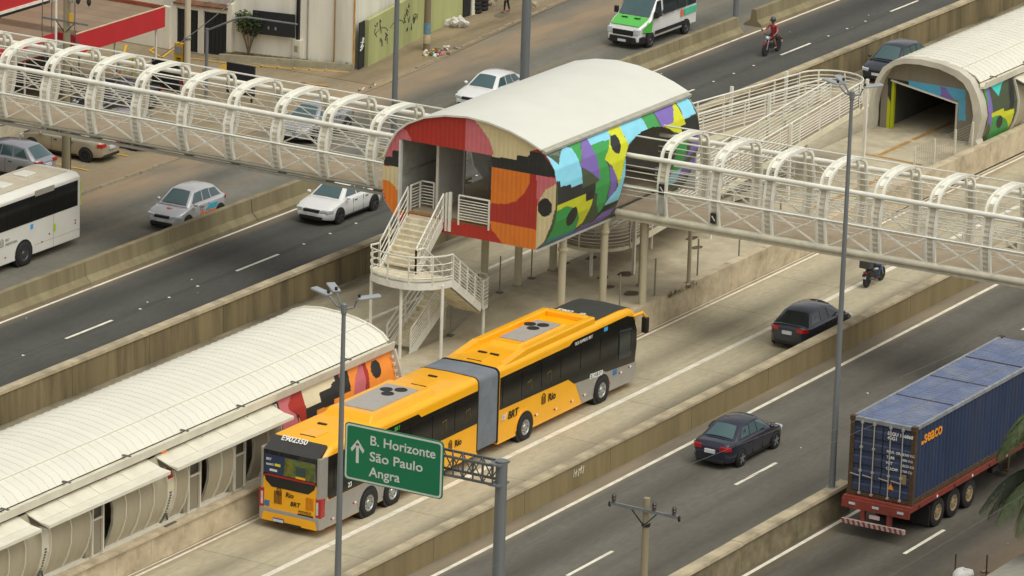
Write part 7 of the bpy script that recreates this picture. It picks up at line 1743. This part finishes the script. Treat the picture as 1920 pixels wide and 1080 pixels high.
def palm(loc, h, label, seed, nf=17, L=2.6):
    t = thing('palm_tree', label, 'palm', loc); rr = random.Random(seed)
    MB().path([(0,0,0),(.08,.05,h*.5),(0,0,h)], [.2,.15,.12], n=10).build('trunk', mat('palm_bark', (116,98,72), var=.3, scale=8), t, smooth=60)
    for f in range(nf):
        a = 2*PI*f/nf+rr.uniform(-.15,.15); el = rr.uniform(.1,1.0); d = Vector((math.cos(a), math.sin(a), 0)); pts = []
        for k in range(9):
            u = k/8; r_ = L*(u**.9)*(.95-.25*u*(1-el)); z = h+L*(el*.75*u - (.55+.45*el)*1.15*u*u); pts.append(d*r_+Vector((0,0,z)))
        mb = MB(); mb.path(pts, [.035*(1-.85*k/8) for k in range(9)], n=4)
        sd = Vector((-d.y, d.x, 0))
        for k in range(64):
            u = .12+.88*k/64; i = min(7, int(u*8)); c = pts[i].lerp(pts[i+1], u*8-i); tdir = (pts[i+1]-pts[i]).normalized()
            ll = L*.34*math.sin(PI*min(1,.15+u*.85))**.7*rr.uniform(.85,1.1)+.08
            for s in (1,-1):
                e = c+sd*s*ll*.42+tdir*ll*.45+Vector((0,0,-ll*.75)); m1 = c.lerp(e,.45)+sd*s*ll*.10+Vector((0,0,ll*.12)); w = tdir*.017
                mb.add([c-w, m1-w*1.2, e, m1+w*1.2, c+w], [(0,1,3,4),(1,2,3)])
        mb.build('frond', m_palm if f % 3 else m_palmd, t)
palm((-20.9,-32,0), 7.2, 'palm crown overhanging the blue container at the right edge', 11, L=2.7)
palm((-20.5,-32,0), 4.9, 'lower palm crown drooping above the shed, bottom right', 12, L=2.9)
heap('rubble_heap', 'scatter of broken concrete on the roadside below the palm', (-19,-28.6,0), 14, 1.2, .5, .10, [(150,136,112),(124,112,92)], 9)
# road litter: a torn tyre strip and specks
tag(MB().prism([(-9.1,-13.05),(-8.5,-12.95),(-8.15,-12.75),(-8.5,-12.72),(-9.0,-12.85)], .002, .07, 'z').build('tyre_shred', m_tyre), 'torn strip of black tyre beside the near barrier', 'debris')
tag(MB().prism([(37.3,-5.7),(37.9,-5.6),(38.3,-5.85),(37.8,-5.9)], .006, .05, 'z').build('tyre_shred', m_tyre), 'small black scrap on the busway edge line before the right station', 'debris')
sp = MB(); rr = random.Random(2)
for k in range(90):
    x = rr.uniform(-60,60); y = rr.choice([rr.uniform(-20.5,-13.4), rr.uniform(9,15.6), rr.uniform(17,24), rr.uniform(-28,-22)]); s = rr.uniform(.02,.07)
    sp.add([(x-s,y-s,.006),(x+s,y-s*.5,.012),(x+s*.6,y+s,.006)],[(0,1,2)])
sp.build('road_grit', m_txtw, None, kind='stuff')
g = MB(); rr = random.Random(21)
for k in range(160):
    x = rr.uniform(2.0,4.4); y = -4.97+rr.gauss(0,.05); h = rr.uniform(.05,.2); z = 1.0+rr.uniform(-.1,.06)
    g.add([(x-.02,y,z),(x+.02,y,z),(x+rr.uniform(-.08,.08),y+rr.uniform(-.1,.02),z+h)],[(0,1,2)])
g.build('weeds', m_leaf2, None, kind='stuff')
# ------------------------------------------------------------------ people and motorcycles
SKIN = mat('skin', (156, 106, 80), rough=.6, var=.05)
def figure(name, joints, bones, region, mats, parent=None):
    """one continuous skinned body: joints {name: (pos, radius)}, bones [(a, b)], region(face centre, nearest bone) -> material index"""
    me = bpy.data.meshes.new('skeleton'); bm = bmesh.new(); sk = bm.verts.layers.skin.verify(); V = {}
    for k, (p, r) in joints.items():
        v = bm.verts.new(p); v[sk].radius = (r, r); v[sk].use_root = (k == 'pelvis'); V[k] = v
    for a, b_ in bones: bm.edges.new((V[a], V[b_]))
    bm.to_mesh(me); bm.free()
    o = bpy.data.objects.new('skeleton', me); COL.objects.link(o)
    m1 = o.modifiers.new('skin', 'SKIN'); m1.use_smooth_shade = True
    m2 = o.modifiers.new('sub', 'SUBSURF'); m2.levels = 1; m2.render_levels = 1
    dg = bpy.context.evaluated_depsgraph_get(); dg.update()
    res = bpy.data.meshes.new_from_object(o.evaluated_get(dg)); bpy.data.objects.remove(o)
    res.materials.clear()
    for q in mats: res.materials.append(q)
    J = {k: Vector(p) for k, (p, r) in joints.items()}
    for f in res.polygons:
        best = None
        for a, b_ in bones:
            p, q = J[a], J[b_]; d = q-p; t = max(0, min(1, (f.center-p).dot(d)/max(1e-9, d.length_squared))); dist = (f.center-p-d*t).length
            if best is None or dist < best[0]: best = (dist, a, b_, t)
        f.material_index = region(best[1], best[2], best[3]); f.use_smooth = True
    return link(name, res, parent)
def add_hand(J, B, wrist, side, fwd, pre):
    """palm, four fingers of unequal length and a thumb leaving the side of the palm"""
    w = Vector(J[wrist][0]); f = Vector(fwd).normalized(); s = Vector((0, side, 0)); up = f.cross(s).normalized()
    J[pre+'palm'] = (tuple(w+f*.075), .034); B.append((wrist, pre+'palm'))
    for i, (o, L) in enumerate(((-.027,.055),(-.009,.065),(.009,.06),(.026,.045))):
        a = w+f*.115+s*o; b_ = a+f*L*.7-Vector((0,0,.02)); c = b_+f*L*.2-Vector((0,0,.03))
        J[pre+'f%da' % i] = (tuple(a), .0105); J[pre+'f%db' % i] = (tuple(b_), .0095); J[pre+'f%dc' % i] = (tuple(c), .008)
        B += [(pre+'palm', pre+'f%da' % i), (pre+'f%da' % i, pre+'f%db' % i), (pre+'f%db' % i, pre+'f%dc' % i)]
    a = w+f*.06-s*.042-Vector((0,0,.012)); b_ = a+f*.04-s*.012-Vector((0,0,.02))
    J[pre+'ta'] = (tuple(a), .012); J[pre+'tb'] = (tuple(b_), .009); B += [(pre+'palm', pre+'ta'), (pre+'ta', pre+'tb')]
def face_bits(parent, c, fwd, skin=SKIN):
    f = Vector(fwd).normalized(); s = Vector((0,0,1)).cross(f).normalized(); c = Vector(c)
    MB().blob(tuple(c+f*.10-Vector((0,0,.02))), .016, .016, .022, n=6, k=4, jit=.02).build('nose', skin, parent)
    for k in (1,-1): MB().blob(tuple(c+f*.088+s*.034*k+Vector((0,0,.015))), .012, .012, .008, n=6, k=4, jit=.02).build('eye', m_txtw, parent)
    MB().blob(tuple(c+f*.09-Vector((0,0,.06))), .008, .026, .007, n=6, k=4, jit=.02).build('mouth', mat('lips', (130,74,64)), parent)
    for k in (1,-1): MB().blob(tuple(c+s*.083*k), .02, .012, .03, n=6, k=4, jit=.02).build('ear', skin, parent)
def motorbike(label, loc, rz, box=False, body=(150, 30, 34)):
    t = thing('motorcycle', label, 'motorcycle', loc, rz)
    for x in (.66,-.62): 
        tm = MB(); N = 20; rr_ = .30
        tm.lathe([(.235,-.045),(.28,-.05),(.305,-.02),(.305,.02),(.28,.05),(.235,.045)], (0,0,0), axis='y', n=N); w = tm.build('wheel', m_tyre, t, smooth=60); w.location = (x,0,.305)
        sp = MB(); sp.lathe([(.24,-.02),(.24,.02),(.22,.02),(.22,-.02)], axis='y', n=N)
        for k in range(6): a = PI*k/3; sp.bar((0,0,0),(.23*math.cos(a),0,.23*math.sin(a)),.03,.02,up=(0,1,0))
        sp.build('rim', m_rimd, w)
    mp = mat('bike_%d_%d_%d' % body, body, rough=.3, coat=.4)
    for y in (.07,-.07): MB().tube((.66,y,.305),(.42,y,.92),.026,n=8).build('fork', m_rim, t, smooth=60)
    MB().path([(.42,0,.86),(.05,0,.72),(-.2,0,.66),(-.62,0,.72)], .035, n=6).build('frame', m_black, t, smooth=60)
    MB().box(-.12,.2,-.13,.13,.28,.58).build('engine', m_rimd, t, bevel=.04)
    MB().blob((.16,0,.78),.26,.13,.12,n=10,k=6,jit=.01).build('fuel_tank', mp, t, smooth=60)
    MB().box(-.62,-.02,-.12,.12,.72,.80).build('seat', m_black, t, bevel=.03)
    MB().blob((-.62,0,.66),.18,.09,.08,n=8,k=5,jit=.01).build('tail', mp, t, smooth=60)
    MB().path([(.36,.36,.98),(.42,.16,1.02),(.44,0,.98),(.42,-.16,1.02),(.36,-.36,.98)], .016, n=6).build('handlebar', m_black, t, smooth=60)
    MB().blob((.52,0,.86),.09,.10,.10,n=9,k=5,jit=.01).build('headlight', m_lamp, t, smooth=60)
    for s in (1,-1):
        MB().path([(.38,s*.26,1.0),(.40,s*.34,1.16)], .008, n=5).build('mirror_stem', m_black, t); MB().blob((.40,s*.36,1.19),.015,.06,.04,n=7,k=4,jit=.01).build('mirror', m_black, t)
    MB().path([(.1,-.14,.28),(-.3,-.16,.3),(-.72,-.17,.42)], [.03,.04,.05], n=8).build('exhaust', m_rimd, t, smooth=60)
    MB().prism([(.36,.6),(.66,.66),(.92,.56),(.9,.6),(.66,.7),(.36,.64)], -.06, .06, 'y').build('front_mudguard', mp, t)
    MB().prism([(-.95,.52),(-.62,.66),(-.4,.6),(-.6,.71),(-.95,.58)], -.07, .07, 'y').build('rear_mudguard', m_black, t)
    MB().box(-.86,-.80,-.07,.07,.62,.70).build('tail_light', m_red, t); MB().box(-.93,-.91,-.09,.09,.42,.54).build('number_plate', m_plate, t)
    if box: 
        MB().box(-.95,-.52,-.24,.24,.84,1.18).build('top_box', mat('box_grey', (66,66,64), rough=.5), t, bevel=.05)
    return t
def rider(label, loc, rz, shirt, trousers, shoes, bare_leg=False, helmet=(60,62,66)):
    J = {'pelvis': ((-.2,0,.90),.135), 'waist': ((-.17,0,1.04),.125), 'chest': ((-.08,0,1.26),.14), 'neck': ((-.04,0,1.44),.055), 'jaw': ((.0,0,1.54),.075), 'head': ((.0,0,1.63),.095), 'crown': ((-.01,0,1.70),.07)}
    B = [('pelvis','waist'),('waist','chest'),('chest','neck'),('neck','jaw'),('jaw','head'),('head','crown')]
    for s, n_ in ((1,'l'),(-1,'r')):
        J[n_+'sh'] = ((-.06,s*.19,1.36),.065); J[n_+'el'] = ((.10,s*.33,1.14),.046); J[n_+'wr'] = ((.30,s*.31,1.04),.032)
        B += [('chest',n_+'sh'),(n_+'sh',n_+'el'),(n_+'el',n_+'wr')]
        add_hand(J, B, n_+'wr', s, (.8,0,-.15), n_)
        J[n_+'hip'] = ((-.16,s*.10,.88),.10); J[n_+'kn'] = ((.20,s*.19,.78),.066); J[n_+'an'] = ((-.02,s*.20,.40),.044); J[n_+'heel'] = ((-.06,s*.20,.34),.042); J[n_+'toe'] = ((.14,s*.21,.32),.038)
        B += [('pelvis',n_+'hip'),(n_+'hip',n_+'kn'),(n_+'kn',n_+'an'),(n_+'an',n_+'heel'),(n_+'heel',n_+'toe')]
    def reg(a, b_, t):
        k = b_
        if k in ('neck','jaw','head','crown') and a != 'chest': return 0
        if k.endswith('sh') or k == 'waist' or k == 'chest': return 1
        if k.endswith('el'): return 1 if t < .6 else 0
        if k.endswith('hip'): return 2
        if k.endswith('kn'): return 2
        if k.endswith('an'): return 0 if (bare_leg and t < .9) else 2
        if k.endswith('heel') or k.endswith('toe'): return 3
        if a == 'chest' and k == 'neck': return 1 if t < .6 else 0
        return 0
    t = thing('person', label, 'person', loc, rz)
    figure('body', J, B, reg, [SKIN, mat('shirt_%d_%d_%d' % shirt, shirt, rough=.85, var=.12, scale=6), mat('trousers_%d_%d_%d' % trousers, trousers, rough=.85, var=.1), mat('shoe_%d_%d_%d' % shoes, shoes, rough=.7)], t)
    face_bits(t, (.005,0,1.62), (1,0,0))
    h = MB(); 
    h.lathe([(.135,1.60),(.14,1.66),(.125,1.74),(.085,1.80),(.02,1.82)], (-.015,0,0), n=16); h.build('helmet', mat('helmet_%d_%d_%d' % helmet, helmet, rough=.25, coat=.5), t, smooth=60)
    MB().prism([(.08,1.60),(.145,1.60),(.14,1.68),(.09,1.70)], -.09, .09, 'y').build('visor', m_glass, t)
    return t
motorbike('dark motorcycle with red tank ridden towards the left on the far carriageway', (44.85,13.0,0), PI, False, (120, 26, 30))
rider('person in a red patterned shirt and dark shorts riding the far motorcycle', (44.85,13.0,0), PI, (164, 52, 62), (36, 38, 44), (150, 140, 130), True)
motorbike('black motorcycle with grey top box on the bus lane line under the right footbridge', (11.75,-9.15,0), 0, True, (36, 36, 38))
rider('person in a black jacket and blue jeans riding the near motorcycle', (11.75,-9.15,0), 0, (30, 32, 36), (48, 78, 116), (90, 70, 56), False, (40,40,44))
def walker(label, loc, rz, shirt, trousers):
    J = {'pelvis': ((0,0,.95),.125), 'waist': ((0,0,1.1),.115), 'chest': ((.01,0,1.3),.135), 'neck': ((.01,0,1.47),.05), 'jaw': ((.03,0,1.55),.07), 'head': ((.02,0,1.63),.088), 'crown': ((.01,0,1.70),.065)}
    B = [('pelvis','waist'),('waist','chest'),('chest','neck'),('neck','jaw'),('jaw','head'),('head','crown')]
    for s, n_ in ((1,'l'),(-1,'r')):
        J[n_+'sh'] = ((0,s*.19,1.38),.06); J[n_+'el'] = ((-.02,s*.24,1.10),.042); J[n_+'wr'] = ((.04,s*.25,.86),.03)
        B += [('chest',n_+'sh'),(n_+'sh',n_+'el'),(n_+'el',n_+'wr')]; add_hand(J, B, n_+'wr', s, (.15,0,-1), n_)
        st = .16*s
        J[n_+'hip'] = ((0,s*.09,.90),.10); J[n_+'kn'] = ((.04+st*.5,s*.10,.50),.062); J[n_+'an'] = ((st*.9,s*.10,.09),.042); J[n_+'toe'] = ((st*.9+.17,s*.11,.04),.036)
        B += [('pelvis',n_+'hip'),(n_+'hip',n_+'kn'),(n_+'kn',n_+'an'),(n_+'an',n_+'toe')]
    def reg(a, b_, t):
        k = b_
        if k.endswith('sh') or k in ('waist','chest'): return 1
        if k.endswith('el'): return 1 if t < .5 else 0
        if k.endswith('hip') or k.endswith('kn'): return 2
        if k.endswith('an'): return 2 if t < .85 else 0
        if k.endswith('toe'): return 3
        return 0
    t = thing('person', label, 'person', loc, rz)
    figure('body', J, B, reg, [SKIN, mat('shirt_%d_%d_%d' % shirt, shirt, rough=.85), mat('trousers_%d_%d_%d' % trousers, trousers, rough=.85), mat('shoe_sandal', (150,100,74), rough=.7)], t)
    face_bits(t, (.02,0,1.62), (1,0,0)); h = MB(); h.blob((.0,0,1.70),.10,.095,.075,n=10,k=6,jit=.04); h.build('hair', mat('hair_dark', (34,28,24), rough=.7), t, smooth=60)
walker('person in dark trousers walking along the dirt pavement, cut by the top edge', (44.2,27.4,.06), 2.2, (60, 64, 70), (32, 34, 42))
